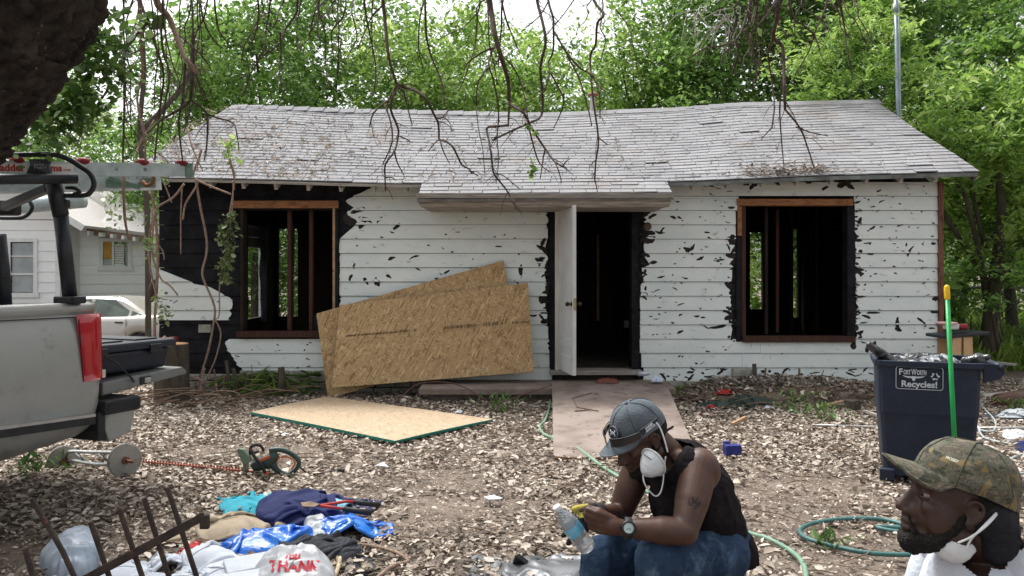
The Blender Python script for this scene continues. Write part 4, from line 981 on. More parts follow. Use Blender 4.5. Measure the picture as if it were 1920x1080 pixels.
# a few connectors from overhead limbs down to the top of the hanging branches (all above the picture)
for x, y, d in ((716,-60,5.2),(797,-50,5.6),(914,-60,5.0),(1004,-50,5.3),(1027,-50,5.3),(1108,-50,5.5),(1462,-60,5.4),(1409,-40,5.4),(1478,-40,5.4),(1572,-40,5.4),(288,-60,5.6),(263,-50,5.6),(480,-30,5.8),(555,-30,5.8),(400,-30,5.8),(600,-30,5.8)):
    p = P(x, y, d); t = V(p.x*.95, 5.2+.0*p.x if p.x > -1.2 else 5.9, 3.85)
    MB().tube([t, t.lerp(p, .5)+V(.05,.05,.05), p], [.035,.025,.015], 6, smooth=2).build('hanging_branch', M_branch, oak, smooth=True)
# stump of a cut limb and ivy clinging near the trunk
def clump(parent, name, pts, n, spread, size, mat, asp=.6, drop=.6):
    c = np.array([list(pts[RNG.integers(len(pts))]) for _ in range(n)])+RNG.normal(0, spread, (n,3))
    v, lp, a = leaves_np(c, size, drop=drop, asp=asp); return np_mesh(name, v, 4, lp, mat, a, parent=parent)
pts = [P(x, y, 4.9) for x, y in ((175,80),(165,110),(185,125),(200,150),(150,150),(130,180),(170,200),(100,200),(80,235),(60,250),(195,100),(205,60),(110,240),(150,215))]
clump(oak, 'foliage', pts, 1500, .08, .048, M_leafD); clump(oak, 'foliage', [P(x,y,5.6) for x,y in ((270,50),(262,62),(285,45))], 40, .05, .08, M_leafA)
clump(oak, 'foliage', [P(x,y,5.0) for x,y in ((998,300),(1000,320),(996,330),(990,240),(1003,250))], 60, .012, .03, M_leafA)
clump(oak, 'foliage', [P(x,y,5.5) for x,y in ((425,262),(432,270),(428,280),(437,300))], 60, .03, .03, M_leafB)
# vines on the left end of the house
vine = thing('climbing_vine', (-3.75, 9.6, 0), 'bare woody vines climbing over the blackened left end of the house', 'vine')
VN = [(9.85,5,[(367,335),(375,385),(387,445),(387,477),(380,505),(382,525),(402,575),(399,615),(390,660),(378,700),(372,735)]),(9.8,3,[(437,340),(437,355),(435,395),(425,465),(412,532),(411,590),(402,598)]),(9.8,3.2,[(402,598),(414,625),(405,670),(392,700),(384,718)]),
 (9.8,4,[(287,330),(287,400),(280,445),(280,490),(292,550),(300,560)]),(9.6,4,[(290,395),(285,470),(300,520),(318,535),(333,553)]),(9.7,4.5,[(345,345),(325,370),(300,385),(288,398)]),(9.8,4.5,[(370,338),(368,350),(348,382),(343,412)]),
 (9.8,3,[(341,352),(339,410),(339,477)]),(9.8,6.5,[(283,345),(290,400),(296,470),(293,550),(290,600),(290,665)]),(9.7,3,[(425,270),(432,300),(440,330),(437,360),(430,400)]),(9.6,4.5,[(378,280),(372,300),(362,330),(385,345),(433,364)]),
 (9.6,3,[(300,330),(310,350),(322,380)]),(9.8,3,[(292,455),(305,470),(308,487)]),(9.6,5,[(285,690),(330,700),(362,708),(384,715)]),(9.7,5,[(375,735),(381,700),(384,690)]),(9.5,3.5,[(405,720),(408,742),(415,752),(455,745)]),(9.5,3,[(395,790),(388,765),(392,742),(410,733),(440,735),(450,742)])]
for d, wd, pp in VN:
    pts = [P(x, y, d+.04*math.sin(k)) for k, (x, y) in enumerate(pp)]; rad = [wd*d/F/2*(1-.25*k/len(pts)) for k in range(len(pts))]
    MB().tube(pts, rad, 7, smooth=4).build('stem', M_branch2, vine, smooth=True)
M_ivy = pm('ivy_leaf', (.10,.15,.05), (.17,.24,.09), rough=.5, bump=0, attr='rnd', c3=(.32,.38,.20), trans=.25, spec=.5)
clump(vine, 'foliage', [P(x+RNG.normal(0,5), y, 9.72) for x, y in [(432,405),(428,420),(424,435),(422,450),(420,430),(428,460),(430,475),(424,485),(428,500),(418,515),(416,528),(424,505),(430,440),(415,440)]*3], 430, .028, .055, M_ivy)
clump(vine, 'foliage', [P(x, y, 9.5) for x, y in [(302,575),(310,590),(308,600),(300,560),(282,455),(279,470),(303,310),(298,330),(285,340),(310,340)]], 160, .04, .055, M_ivy)
clump(vine, 'foliage', [P(x, y, 9.0) for x, y in [(208,400),(215,410),(200,390),(225,395),(215,425),(205,375),(245,395),(255,400),(265,410),(260,395)]], 100, .05, .045, M_ivy)
# ---------------------------------------------------------------- neighbour house
nb = thing('neighbour_house', (px(120, 20), 20, gz(-9, 20)), 'bright white clapboard house at the left, beyond the parked sedan', 'house')
M_nw = pm('neighbour_paint', (.88,.90,.90), (.84,.87,.88), scale=2, rough=.6, bump=.05, c3=(.4,.42,.42), s3=16, t3=.73, w3=.02)
M_nt = pm('neighbour_trim', (.78,.80,.80), (.68,.70,.70), scale=6, rough=.5)
M_nroof = pm('neighbour_shingle', (.46,.43,.42), (.58,.55,.54), scale=14, rough=.95, stretch=(1,1,4), bump=.4)
M_glass = pm('dull_glass', (.30,.34,.36), (.42,.45,.46), scale=3, rough=.15, bump=0, spec=.6)
def nwall(A, B, ztop, zbot, rows, holes=()):
    e = (B-A).normalized(); n = V(e.y, -e.x, 0); L = (B-A).length
    if n.y > 0: n = -n
    h = (ztop-zbot)/rows
    for k in range(rows):
        z0 = zbot+h*k; segs = [(0, L)]
        for (u0, u1, w0, w1) in holes:
            if w0 < z0+h*.5 < w1: segs = [s for (a, b) in segs for s in ((a, min(b,u0)), (max(a,u1), b)) if s[1]-s[0] > .01]
        for a, b in segs:
            p, q = A+e*a, A+e*b
            MB().add([V(p.x,p.y,z0)+n*.035, V(q.x,q.y,z0)+n*.035, V(q.x,q.y,z0+h-.004)+n*.012, V(p.x,p.y,z0+h-.004)+n*.012, V(p.x,p.y,z0)-n*.05, V(q.x,q.y,z0)-n*.05, V(q.x,q.y,z0+h-.004)-n*.05, V(p.x,p.y,z0+h-.004)-n*.05],
              [(0,1,2,3),(0,4,5,1),(3,2,6,7),(0,3,7,4),(1,5,6,2),(4,7,6,5)]).build('clapboard', M_nw, nb)
def nwindow(A, B, u0, u1, z0, z1, kind):
    e = (B-A).normalized(); n = V(e.y, -e.x, 0)
    if n.y > 0: n = -n
    w = bpy.data.objects.new('window', None); COL.objects.link(w); w.parent = nb; ORG[w.name] = ORG[nb.name]
    def bx(name, a, b, c, d_, t0, t1, m): 
        p = A+e*(a+b)/2+n*(t0+t1)/2; MB().box((p.x, p.y, (c+d_)/2), (b-a, t1-t0, d_-c), Matrix((e, n, V(0,0,1))).transposed()).build(name, m, w)
    t = .09
    bx('frame', u0, u0+t, z0, z1, .02, .07, M_nt); bx('frame', u1-t, u1, z0, z1, .02, .07, M_nt); bx('frame', u0+t, u1-t, z1-t, z1, .02, .07, M_nt); bx('sill', u0-.04, u1+.04, z0-.02, z0+t, .02, .09, M_nt)
    if kind == 'sash':
        zm = [z0+t, z0+t+(z1-z0-2*t)*.37, z1-t]
        for a, b in zip(zm, zm[1:]): bx('pane', u0+t+.02, u1-t-.02, a+.02, b-.02, -.02, .0, M_glass)
        bx('meeting_rail', u0+t, u1-t, zm[1]-.02, zm[1]+.02, .0, .03, M_nt)
        bx('meeting_rail', u0+t, u1-t, z0+t+(z1-z0)*.62, z0+t+(z1-z0)*.62+.03, .0, .03, M_nt)
    else:
        um = (u0+u1)/2-.05
        bx('board', u0+t+.02, um-.03, z0+t+.2, z1-t, -.01, .01, pm('yellow_board', (.55,.33,.08), (.45,.25,.06), scale=4, rough=.7)); bx('pane', u0+t+.02, um-.03, z0+t, z0+t+.19, -.01, .0, M_glass)
        bx('mullion', um-.03, um+.02, z0+t, z1-t, .0, .04, M_nt)
        for k in range(9): bx('blind_slat', um+.04, u1-t-.08, z0+t+.03+k*.062, z0+t+.078+k*.062, -.02+.0, .0, M_nt)
        bx('frame', u1-t-.05, u1-t, z0+t, z1-t, .0, .03, M_glass)
zt = -.5
A1, B1 = V(px(-330,19.6),19.6,0), V(px(124,20.2),20.2,0); A2, B2 = V(px(122,20.9),20.9,0), V(px(330,22.4),22.4,0)
def u_of(A, B, p):     # distance along the wall where pixel column p meets it
    e = (B-A).normalized(); k = (p-CX)/F; return (k*A.y-A.x)/(e.x-k*e.y)
def zz(py, d): return EYE+(HY-py)/F*d
def wall_win(A, B, p0, p1, y0, y1, kind):
    u0, u1 = u_of(A,B,p0), u_of(A,B,p1); d = (A+(B-A).normalized()*(u0+u1)/2).y; return (u0, u1, zz(y1,d), zz(y0,d))
w1 = wall_win(A1, B1, 14, 72, 447, 556, ''); w2 = wall_win(A2, B2, 185, 246, 447, 506, '')
nwall(A1, B1, zz(412, 20), zt, 13, [w1]); nwall(A2, B2, zz(426, 21.2), zt, 13, [w2])
nwindow(A1, B1, *w1, 'sash'); nwindow(A2, B2, *w2, 'slider')
# return wall and gable of the front wing, roofs
MB().box(((B1.x+A2.x)/2+.05, 20.55, 1.2), (.12, .9, 3.4)).build('corner_board', M_nt, nb)
ap = V(px(-60,19.7), 19.7, zz(290,19.7)); 
MB().prism([V(A1.x,19.65,zz(412,20)), V(B1.x,20.2,zz(412,20)+.02), ap+V(0,.0,-.1)], (0,.1,0)).build('gable', M_nw, nb)
E1 = P(162, 423, 19.9); back = V(.3, 6, 0)
MB().prism([ap+V(0,-.35,.1), E1+V(0,-.1,0), E1+V(0,0,-.06), ap+V(0,-.35,.03)], (0, 6.5, 0)).build('roof_slope', M_nroof, nb)
W0 = V(A1.x-.4, 19.4, zz(423,19.9)); MB().prism([ap+V(0,-.35,.1), W0, W0+V(0,0,-.06), ap+V(0,-.35,.03)], (0,6.5,0)).build('roof_slope', M_nroof, nb)
MB().bar(ap+V(0,-.38,.0), E1+V(0,-.14,-.07), .04, .16).build('rake_board', M_nt, nb)
ea, eb = P(160, 421, 20.6), P(345, 446, 22.2); ra, rb_ = P(70, 374, 23.6), P(345, 388, 24.6)
MB().add([ea, eb, rb_, ra, ea+V(0,0,-.08), eb+V(0,0,-.08), rb_+V(0,0,-.08), ra+V(0,0,-.08)], [(0,1,2,3),(4,7,6,5),(0,4,5,1),(1,5,6,2),(2,6,7,3),(3,7,4,0)]).build('roof_slope', M_nroof, nb)
MB().bar(ea+V(0,.05,-.17), eb+V(0,.05,-.17), .03, .16).build('fascia', pm('brown_fascia', (.20,.10,.07), (.3,.25,.2), scale=5, rough=.8), nb)
for k in range(9): q = ea.lerp(eb, (k+.5)/9); MB().box(q+V(0,-.0,-.2), (.07, .3, .10)).build('rafter_tail', M_nt, nb)
MB().box((px(330,22.4)+.05, 24, 1.1), (.1, 4, 3.2)).build('side_wall', M_nw, nb)
# ---------------------------------------------------------------- car body by lofted sections
def car(name, M, paint, label, body_w=1.74, L=4.7, H=1.42):
    base = M.to_translation(); o = thing(name, base, label, 'car')
    M_g = pm('car_glass', (.05,.07,.06), (.12,.15,.12), scale=3, rough=.08, bump=0, spec=.7); M_ty = pm('tyre', (.02,.02,.02), (.035,.035,.035), scale=20, rough=.85)
    M_rim = pm('alloy_rim', (.45,.45,.46), (.3,.3,.31), scale=9, rough=.35, metal=.8); M_blk = pm('black_trim', (.02,.02,.02), (.03,.03,.03), rough=.5)
    hw = body_w/2
    # x along the car: 0 = front, L = rear
    top = [(0,.62),(.08,.70),(.5,.80),(1.15,.92),(1.45,.95),(3.75,1.0),(4.2,1.02),(4.6,.98),(4.7,.85)]
    bot = [(0,.30),(.1,.25),(.5,.22),(4.2,.24),(4.6,.30),(4.7,.38)]
    def it(x, t): return interp(x, t)
    vs, fs = [], []; xs = np.linspace(0, L, 44); ring = 14
    for x in xs:
        zt_, zb_ = it(x, top), it(x, bot); e = min(1, min(x, L-x)/.55); wd = hw*(.80+.20*math.sqrt(max(e,0)))
        for wc in (.86, 3.72):
            if abs(x-wc) < .36: zb_ = max(zb_, .335+math.sqrt(max(.36**2-(x-wc)**2, 0))*1.0-.02)
        sec = [(-.55,zb_),(-.93,zb_),(-1,zb_+.10*(zt_-zb_)),(-1.01,zb_+.5*(zt_-zb_)),(-.97,zb_+.85*(zt_-zb_)),(-.90,zt_),(-.45,zt_+.035)]
        sec = sec+[(-a, b) for a, b in reversed(sec)]
        for a, b in sec: vs.append((x, a*wd, b))
    for i in range(len(xs)-1):
        for k in range(ring): fs.append((i*ring+k, i*ring+(k+1)%ring, (i+1)*ring+(k+1)%ring, (i+1)*ring+k))
    fs += [tuple(range(ring-1,-1,-1)), tuple((len(xs)-1)*ring+k for k in range(ring))]
    MB().add(vs, fs).xf(M).build('body', paint, o, smooth=True)
    gh = [(1.25,.93,.88),(2.05,H-.03,.66),(2.5,H,.64),(3.1,H-.02,.65),(3.95,1.0,.84)]   # greenhouse x, z, half-width factor
    vs, fs = [], []; gx = np.linspace(1.25, 3.95, 26)
    for x in gx:
        zt_ = it(x, [(a,b) for a,b,c in gh]); zb_ = it(x, top)-.01; f = it(x, [(a,c) for a,b,c in gh])
        for a, b in ((-hw*.9,zb_),(-hw*max(f,.64)-.0,max(zt_-.05,zb_)),(-hw*f*.85,zt_),(hw*f*.85,zt_),(hw*max(f,.64),max(zt_-.05,zb_)),(hw*.9,zb_)): vs.append((x,a,b))
    for i in range(25):
        for k in range(5): fs.append((i*6+k, i*6+k+1, (i+1)*6+k+1, (i+1)*6+k))
    MB().add(vs, fs).xf(M).build('greenhouse', paint, o, smooth=False)
    for s in (-1, 1):     # side windows lie just proud of the pillars
        for name, pts in (('front_window', [(1.50,.99),(2.08,1.33),(2.52,1.36),(2.52,.99)]), ('rear_window', [(2.60,.99),(2.60,1.36),(3.05,1.34),(3.42,1.12),(3.42,1.01)]), ('quarter_window', [(3.48,1.02),(3.48,1.12),(3.72,1.03)])):
            vs = []
            for x, z in pts:
                zt_ = it(x, [(a,b) for a,b,c in gh]); f = max(it(x, [(a,c) for a,b,c in gh]), .64); zb_ = it(x, top)-.01; q = (z-zb_)/max(zt_-.05-zb_, .01); vs.append(V(x, s*(hw*.9*(1-q)+hw*f*q+.006), z))
            MB().prism([M @ v for v in vs], (0,0,.0)).build(name, M_g, o) if False else MB().add([M @ v for v in vs], [tuple(range(len(vs)))]).build(name, M_g, o)
        for x in (2.35, 3.28):
            MB().box((x, s*(hw*1.0), .88), (.17,.025,.03)).xf(M).build('door_handle', M_blk, o, bevel=.004)
        MB().box((2.35, s*(hw+.004), .44), (2.0,.02,.05)).xf(M).build('side_moulding', paint, o)
        for x in (1.36, 2.56, 3.44):
            MB().box((x, s*(hw+.0005), .70), (.008,.012,.52)).xf(M).build('door_gap', M_blk, o)
    for x, s in ((.86,-1),(.86,1),(3.72,-1),(3.72,1)):
        w = bpy.data.objects.new('wheel', None); COL.objects.link(w); w.parent = o; ORG[w.name] = ORG[o.name]
        Mr = Matrix.Rotation(R(90), 3, 'X'); c = (x, s*(hw-.11), .32)
        MB().lathe([(.20,-.10),(.29,-.10),(.32,-.07),(.32,.07),(.29,.10),(.20,.10)], c, Mr, 28).xf(M).build('tyre', M_ty, w, smooth=True)
        mb = MB().lathe([(.001,.085),(.05,.09),(.06,.07),(.19,.08),(.21,.10),(.21,-.10)], c, Mr, 28); mb.xf(M).build('rim', M_rim, w)
    for s in (-1, 1):
        MB().box((.10, s*hw*.62, .64), (.12,.30,.12)).xf(M).build('headlight', M_glass, o, bevel=.02); MB().box((L-.05, s*hw*.66, .82), (.1,.32,.14)).xf(M).build('tail_light', pm('red_lens', (.35,.01,.015), (.28,.008,.012), rough=.15, bump=0, coat=.5), o, bevel=.02)
    MB().add([M @ v for v in (V(1.22,-hw*.78,.955),V(1.22,hw*.78,.955),V(2.02,hw*.56,1.385),V(2.02,-hw*.56,1.385))], [(0,1,2,3)]).build('windscreen', M_g, o)
    return o
M_silver = pm('champagne_paint', (.50,.48,.44), (.45,.43,.40), scale=1, rough=.28, metal=.25, bump=0, coat=.5)
cz = gz(-8, 18)
c0 = V((296-CX)/F*18.2, 18.2, -.42); a = R(176)
Mc = Matrix.Translation(V(c0.x-3.65, 18.4, -.42)) @ Matrix.Rotation(R(-4), 4, 'Z')
car('sedan', Mc, M_silver, 'pale champagne sedan parked between the pickup and the white house')
# ---------------------------------------------------------------- pickup truck
TA = R(22); tf = V(-math.sin(TA), -math.cos(TA), 0); tl = V(-math.cos(TA), math.sin(TA), 0); T0 = V(px(203, 5.2), 5.2, 0)
def TT(s, t, z): return T0+tf*s+tl*t+V(0,0,z)         # s forward from the tail, t across into the truck, z up
truck = thing('pickup_truck', T0+tf*1.5+tl*.9, 'weathered silver pickup truck with its tailgate down and a black rack', 'pickup truck')
M_tp = pm('silver_truck_paint', (.33,.335,.315), (.28,.285,.27), scale=1.2, rough=.36, metal=.3, bump=.02, c3=(.17,.155,.13), s3=5, t3=.58, w3=.22, coat=.3)
M_blk = pm('black_steel', (.012,.013,.018), (.022,.024,.03), scale=8, rough=.45, spec=.4)
M_blkp = pm('black_plastic', (.018,.018,.02), (.03,.03,.032), scale=20, rough=.6)
M_chr = pm('dull_chrome', (.55,.56,.56), (.4,.4,.4), scale=6, rough=.3, metal=.8)
def truck_build():
    # bed side: vertical profile swept along s
    prof = [(.09,.50),(.03,.54),(.0,.60),(-.015,.70),(-.02,.85),(-.012,1.02),(.0,1.14),(.012,1.205),(.03,1.24),(.032,1.255),(.02,1.265),(.02,1.30),(.035,1.315),(.10,1.318)]
    ss = [0,.02,.06,.12,.2,.35,.55,.75,1.0,1.25,1.5,1.75,2.0,2.05]; vs, fs = [], []
    for s in ss:
        rc = .10*(1-min(1, s/.12))**2
        for k, (t, z) in enumerate(prof):
            zb = .50-.085*min(1, s/.75)**.8
            z2 = zb+(z-.50)*(1.318-zb)/(1.318-.50)
            aw = abs(s-1.45)
            if aw < .47: z2 = max(z2, .42+math.sqrt(.47**2-aw*aw))
            vs.append(TT(s, t+rc+(.05*(1-min(1,(z2-zb)/.25))), z2))
    n = len(prof)
    for i in range(len(ss)-1):
        for k in range(n-1): fs.append((i*n+k, i*n+k+1, (i+1)*n+k+1, (i+1)*n+k))
    # inner skin
    m = len(vs)
    for s in ss: vs += [TT(s, .10, 1.318), TT(s, .16, 1.30), TT(s, .16, .80)]
    for i in range(len(ss)-1):
        for k in range(2): fs.append((m+i*3+k, m+i*3+k+1, m+(i+1)*3+k+1, m+(i+1)*3+k))
    fs.append(tuple(range(n))+(m+1, m+2))
    MB().add(vs, fs).build('bed_side', M_tp, truck, smooth=True)
    mb = MB().box((0,0,0),(1,1,1)); 
    def bx(name, s0, s1, t0, t1, z0, z1, m, bev=.01):
        c = TT((s0+s1)/2, (t0+t1)/2, (z0+z1)/2); return MB().box(c, (abs(s1-s0), abs(t1-t0), abs(z1-z0)), Matrix((tf, tl, V(0,0,1))).transposed()).build(name, m, truck, bevel=bev)
    bx('bed_side', 0, 2.05, 1.62, 1.78, .48, 1.31, M_tp, .03); bx('bed_floor', 0, 2.05, .16, 1.62, .74, .80, M_blkp); bx('bed_front', 2.0, 2.05, .16, 1.62, .80, 1.31, M_tp)
    # cab and bonnet: sides tapered
    def hull(name, pts, t0, t1, m, ti=.0):
        a = [TT(s, t0+(ti if z > 1.3 else 0), z) for s, z in pts]; b = [TT(s, t1-(ti if z > 1.3 else 0), z) for s, z in pts]; n = len(pts)
        return MB().add(a+b, [tuple(range(n)), tuple(range(2*n-1, n-1, -1))]+[(i, n+i, n+(i+1)%n, (i+1)%n) for i in range(n)]).build(name, m, truck, bevel=.03)
    hull('cab', [(2.08,.50),(2.08,1.32),(2.14,1.80),(2.4,1.86),(3.3,1.84),(3.85,1.34),(5.5,1.22),(5.6,.9),(5.6,.5)], .0, 1.78, M_tp, .12)
    for t, nm in ((-.006, 'side_window'), (1.786, 'side_window')):
        MB().add([TT(2.3,t+(.07 if t < 0 else -.07),1.38), TT(3.62,t+(.07 if t<0 else -.07),1.38), TT(3.2,t+(.11 if t<0 else -.11),1.76), TT(2.35,t+(.11 if t<0 else -.11),1.76)], [(0,1,2,3)]).build(nm, pm('car_glass',(0,0,0)), truck)
    for s, t in ((1.45,.13),(4.75,.13),(1.45,1.65),(4.75,1.65)):
        w = bpy.data.objects.new('wheel', None); COL.objects.link(w); w.parent = truck; ORG[w.name] = ORG[truck.name]
        c = TT(s, t, .37); M3 = Matrix((tf, V(0,0,1), tl)).transposed()
        MB().lathe([(.22,-.12),(.33,-.12),(.37,-.08),(.37,.08),(.33,.12),(.22,.12)], c, M3, 30).build('tyre', pm('tyre',(0,0,0)), w, smooth=True)
        MB().lathe([(.001,-.10),(.06,-.11),(.2,-.07),(.23,-.12),(.23,.12),(.001,.10)], c, M3, 30).build('rim', M_chr, w)
    # chrome and rubber strip low on the side
    for nm, z0, z1, m, o_ in (('side_moulding', .618, .636, M_chr, -.038), ('rub_strip', .572, .617, M_blkp, -.036)):
        s0 = .10; MB().add([TT(s0,o_+.03,z0-.01), TT(.9,o_-.00,z0+.03), TT(.9,o_-.0,z1+.03), TT(s0,o_+.03,z1-.01), TT(s0,.01,z0-.01), TT(.9,.01,z0+.03), TT(.9,.01,z1+.03), TT(s0,.01,z1-.01)], [(3,2,1,0),(0,1,5,4),(2,3,7,6),(0,4,7,3),(1,2,6,5)]).build(nm, m, truck)
    MB().tube([TT(.22,.012,1.232), TT(.8,.012,1.236), TT(2.0,.012,1.24)], .0035, 6).build('panel_seam', M_blkp, truck); MB().tube([TT(.225,-.012,1.22), TT(.215,-.024,1.0), TT(.20,-.022,.84)], .003, 6).build('panel_seam', M_blkp, truck)
    # tail lamp wrapping the corner
    M_red = pm('red_lamp', (.42,.012,.02), (.34,.01,.015), scale=3, rough=.12, bump=0, coat=.8)
    vs, fs = [], []; cols = [(.205,-.028),(.15,-.032),(.09,-.028),(.045,-.008),(.012,.035),(-.006,.10)]; zs = np.linspace(.835, 1.245, 9)
    for j, z in enumerate(zs):
        e = (z-.835)/.41
        for k, (s, t) in enumerate(cols):
            sh = (.035*e if k == 0 else 0); vs.append(TT(s+sh-.0, t+.012*(e**2)+.008, z))
    for j in range(8):
        for k in range(5): fs.append((j*6+k, j*6+k+1, (j+1)*6+k+1, (j+1)*6+k))
    m = len(vs); vs += [TT(.10,.06,.835), TT(.10,.06,1.245)]; fs += [tuple(range(6))+(m,), tuple(range(48,54))+(m+1,)]
    MB().add(vs, fs).build('tail_lamp', M_red, truck, smooth=True)
    MB().box(TT(-.004,.05,.86), (.03,.012,.05), Matrix((tf, tl, V(0,0,1))).transposed()).build('lamp_reflector', pm('cream_paint', (0,0,0)), truck)
    # lowered tailgate with hinge end, latch pocket and stay cable
    pr = [(-.02,.715),(-.74,.775),(-.745,.80),(-.70,.83),(-.02,.80)]
    a = [TT(s, .07, z) for s, z in pr]; b = [TT(s, 1.66, z) for s, z in pr]
    MB().add(a+b, [tuple(range(5)), tuple(range(9,4,-1))]+[(i, 5+i, 5+(i+1)%5, (i+1)%5) for i in range(5)]).build('tailgate', pm('tailgate_grey', (.13,.14,.135), (.20,.205,.195), scale=6, rough=.5, metal=.2), truck, bevel=.008)
    MB().box(TT(-.36,.064,.775), (.085,.012,.05), Matrix((tf, tl, V(0,0,1))).transposed()).build('latch_pocket', M_blkp, truck, bevel=.003)
    MB().box(TT(-.37,.056,.775), (.05,.012,.035), Matrix((tf, tl, V(0,0,1))).transposed()).build('latch_plate', M_chr, truck, bevel=.003)
    MB().tube([TT(-.0,.06,.99), TT(-.12,.05,.91), TT(-.24,.055,.80), TT(-.26,.058,.775)], .006, 6).build('stay_cable', M_blkp, truck)
    # black step bumper and hitch
    pb = [(0,.50),(-.03,.42),(-.20,.46),(-.23,.56),(-.22,.64),(0,.66)]
    a = [TT(s, .02, z) for s, z in pb]; b = [TT(s, 1.76, z) for s, z in pb]
    MB().add(a+b, [tuple(range(6)), tuple(range(11,5,-1))]+[(i, 6+i, 6+(i+1)%6, (i+1)%6) for i in range(6)]).build('bumper', M_tp, truck, bevel=.012)
    bx('bumper_step', -.26, .02, .0, .42, .60, .69, M_blkp, .012); 
    for k in range(5): bx('step_rib', -.255, .0, -.004, .41, .612+.014*k, .618+.014*k, M_blk, 0)
    bx('splash_guard', -.02, .05, .03, .3, .44, .62, M_blkp)
    # rack: posts, rails and hoops
    rk = bpy.data.objects.new('ladder_rack', None); COL.objects.link(rk); rk.parent = truck; ORG[rk.name] = ORG[truck.name]
    d = 4.98; pA = P(131,556,5.02); pB = P(113,395,4.99); pC = P(99,338,4.97); w_ = .04
    MB().tube([pA, pB], .042, 18).build('rack_post', M_blk, rk, smooth=True); MB().tube([pB-(pA-pC).normalized()*-.03, pC], .046, 18).build('rack_sleeve', M_blk, rk, smooth=True)
    MB().box(pA+V(0,0,-.02), (.17,.10,.045), Matrix.Rotation(-TA, 3, 'Z')).build('rack_foot', M_blkp, rk, bevel=.01)
    MB().tube([P(-160,337,4.35), P(143,335,5.0)], .031, 18).build('rack_rail', M_blk, rk, smooth=True)
    MB().tube([P(-60,297,4.75), P(20,291,4.85), P(95,290,4.93), P(125,297,4.97), P(150,312,4.99), P(168,325,5.0), P(176,342,5.0), P(172,357,5.0), P(158,366,5.0), P(112,366,4.99)], .0155, 12, smooth=5).build('rack_hoop', M_blk, rk, smooth=True)
    q = [P(54,298,4.83), P(96,298,4.90), P(90,308,4.9), P(96,328,4.9), P(48,328,4.83), P(56,310,4.83)]
    MB().prism(q, V(0,.02,0)).build('maker_plate', M_blk, rk)
    # worn maker's lettering on the plate, not legible in the photo
    mb = MB(); r = random.Random(4)
    for row, y in ((0,307.5),(1,312.8)):
        for k in range(5):
            x0 = 64+k*4.9+row*.5; 
            for (a0, b0, a1, b1) in ((0,0,.9,4),(0,0,3.4,.9),(0,1.7,3,2.5),(2.6,0,3.4,4)):
                if r.random() < .72: mb.add([P(x0+a0,y+b0,4.828), P(x0+a1,y+b0,4.828), P(x0+a1,y+b1,4.828), P(x0+a0,y+b1,4.828)], [(0,1,2,3)])
    mb.build('plate_lettering', pm('faded_white_print', (.5,.52,.55), (.3,.32,.35), scale=30), rk)
    MB().bar(P(8,388,5.3), P(92,352,5.0), .05, .05).build('rack_brace', M_blk, rk, bevel=.005)
    MB().tube([P(-40,408,5.9), P(30,409,5.9), P(50,404,5.9), P(60,390,5.9), P(56,378,5.9)], .014, 10, smooth=4).build('rack_hoop', M_blk, rk, smooth=True)
    MB().tube([P(-3,440,5.2), P(4,510,5.2), P(8,572,5.2)], .045, 16).build('rack_post', M_blk, rk, smooth=True)
    MB().box(P(12,390,5.45), (.16,.1,.10)).build('rack_clamp', M_blkp, rk, bevel=.02)
    MB().box(P(124,382,5.0), (.035,.05,.05)).build('rack_clamp', M_blkp, rk, bevel=.01); MB().tube([P(112,390,5.0), P(120,384,5.0), P(126,394,5.0), P(118,402,5.0)], .006, 6).build('rack_strap', M_blkp, rk)
    MB().tube([P(124,352,4.98), P(140,353,4.97), P(150,360,4.97), P(138,364,4.98)], .011, 8, smooth=3).build('rack_latch', M_blkp, rk, smooth=True)
truck_build()
# ladders on the rack
M_fib = pm('ladder_fibreglass', (.50,.58,.58), (.36,.43,.43), scale=12, rough=.55, c3=(.06,.08,.09), s3=22, t3=.66, w3=.03); M_fibg = pm('ladder_green', (.10,.20,.15), (.2,.28,.22), scale=12, rough=.55)
M_alu = pm('ladder_aluminium', (.62,.64,.64), (.45,.46,.46), scale=14, rough=.4, metal=.6)
ld = thing('extension_ladder', P(200,318,5.3), 'long fibreglass ladder with red feet strapped on top of the rack', 'ladder')
def rail(name, a, b, h, th, m, parent):
    e = (b-a).normalized(); up = V(0,0,1); sd = e.cross(up).normalized(); up = sd.cross(e).normalized(); sd = -sd
    def ch(p): return [p+up*h/2+sd*th, p+up*h/2, p-up*h/2, p-up*h/2+sd*th, p-up*(h/2-.006)+sd*th, p-up*(h/2-.006)+sd*.006, p+up*(h/2-.006)+sd*.006, p+up*(h/2-.006)+sd*th]
    vs = ch(a)+ch(b); n = 8; sg = 1
    return MB().add(vs, [(k, (k+1)%n, n+(k+1)%n, n+k) for k in range(n)]+[tuple(range(n)), tuple(range(2*n-1,n-1,-1))]).build(name, m, parent)
la, lb = P(-200,312,4.5), P(352,319,5.75)
off = (lb-la).normalized().cross(V(0,0,1)).normalized(); off = off if off.y > 0 else -off
rail('side_rail', la, lb, .088, .035, M_fib, ld); rail('side_rail', la+off*.42, lb+off*.42, .088, .035, M_fib, ld)
MB().bar(lb+V(-.02,0,0), lb+(lb-la).normalized()*.035, .05, .10).build('rail_end', M_fibg, ld, bevel=.008)
for k in range(9): p = la.lerp(lb, (k+.4)/9); MB().tube([p, p+off*.42], .014, 8).build('rung', M_alu, ld, smooth=True)
M_rf = pm('red_rubber', (.30,.035,.04), (.2,.02,.03), rough=.6)
for x in (28, 152, 264, 338):
    lo = (x+200)/552; p = la.lerp(lb, 0); t = 0
    k = (x-CX)/F; e = lb-la; t = (k*la.y-la.x)/(e.x-k*e.y); p = la+e*t+V(0,.02,.052); MB().ell(p, (.045,.03,.024)).build('foot_pad', M_rf, ld, smooth=True)
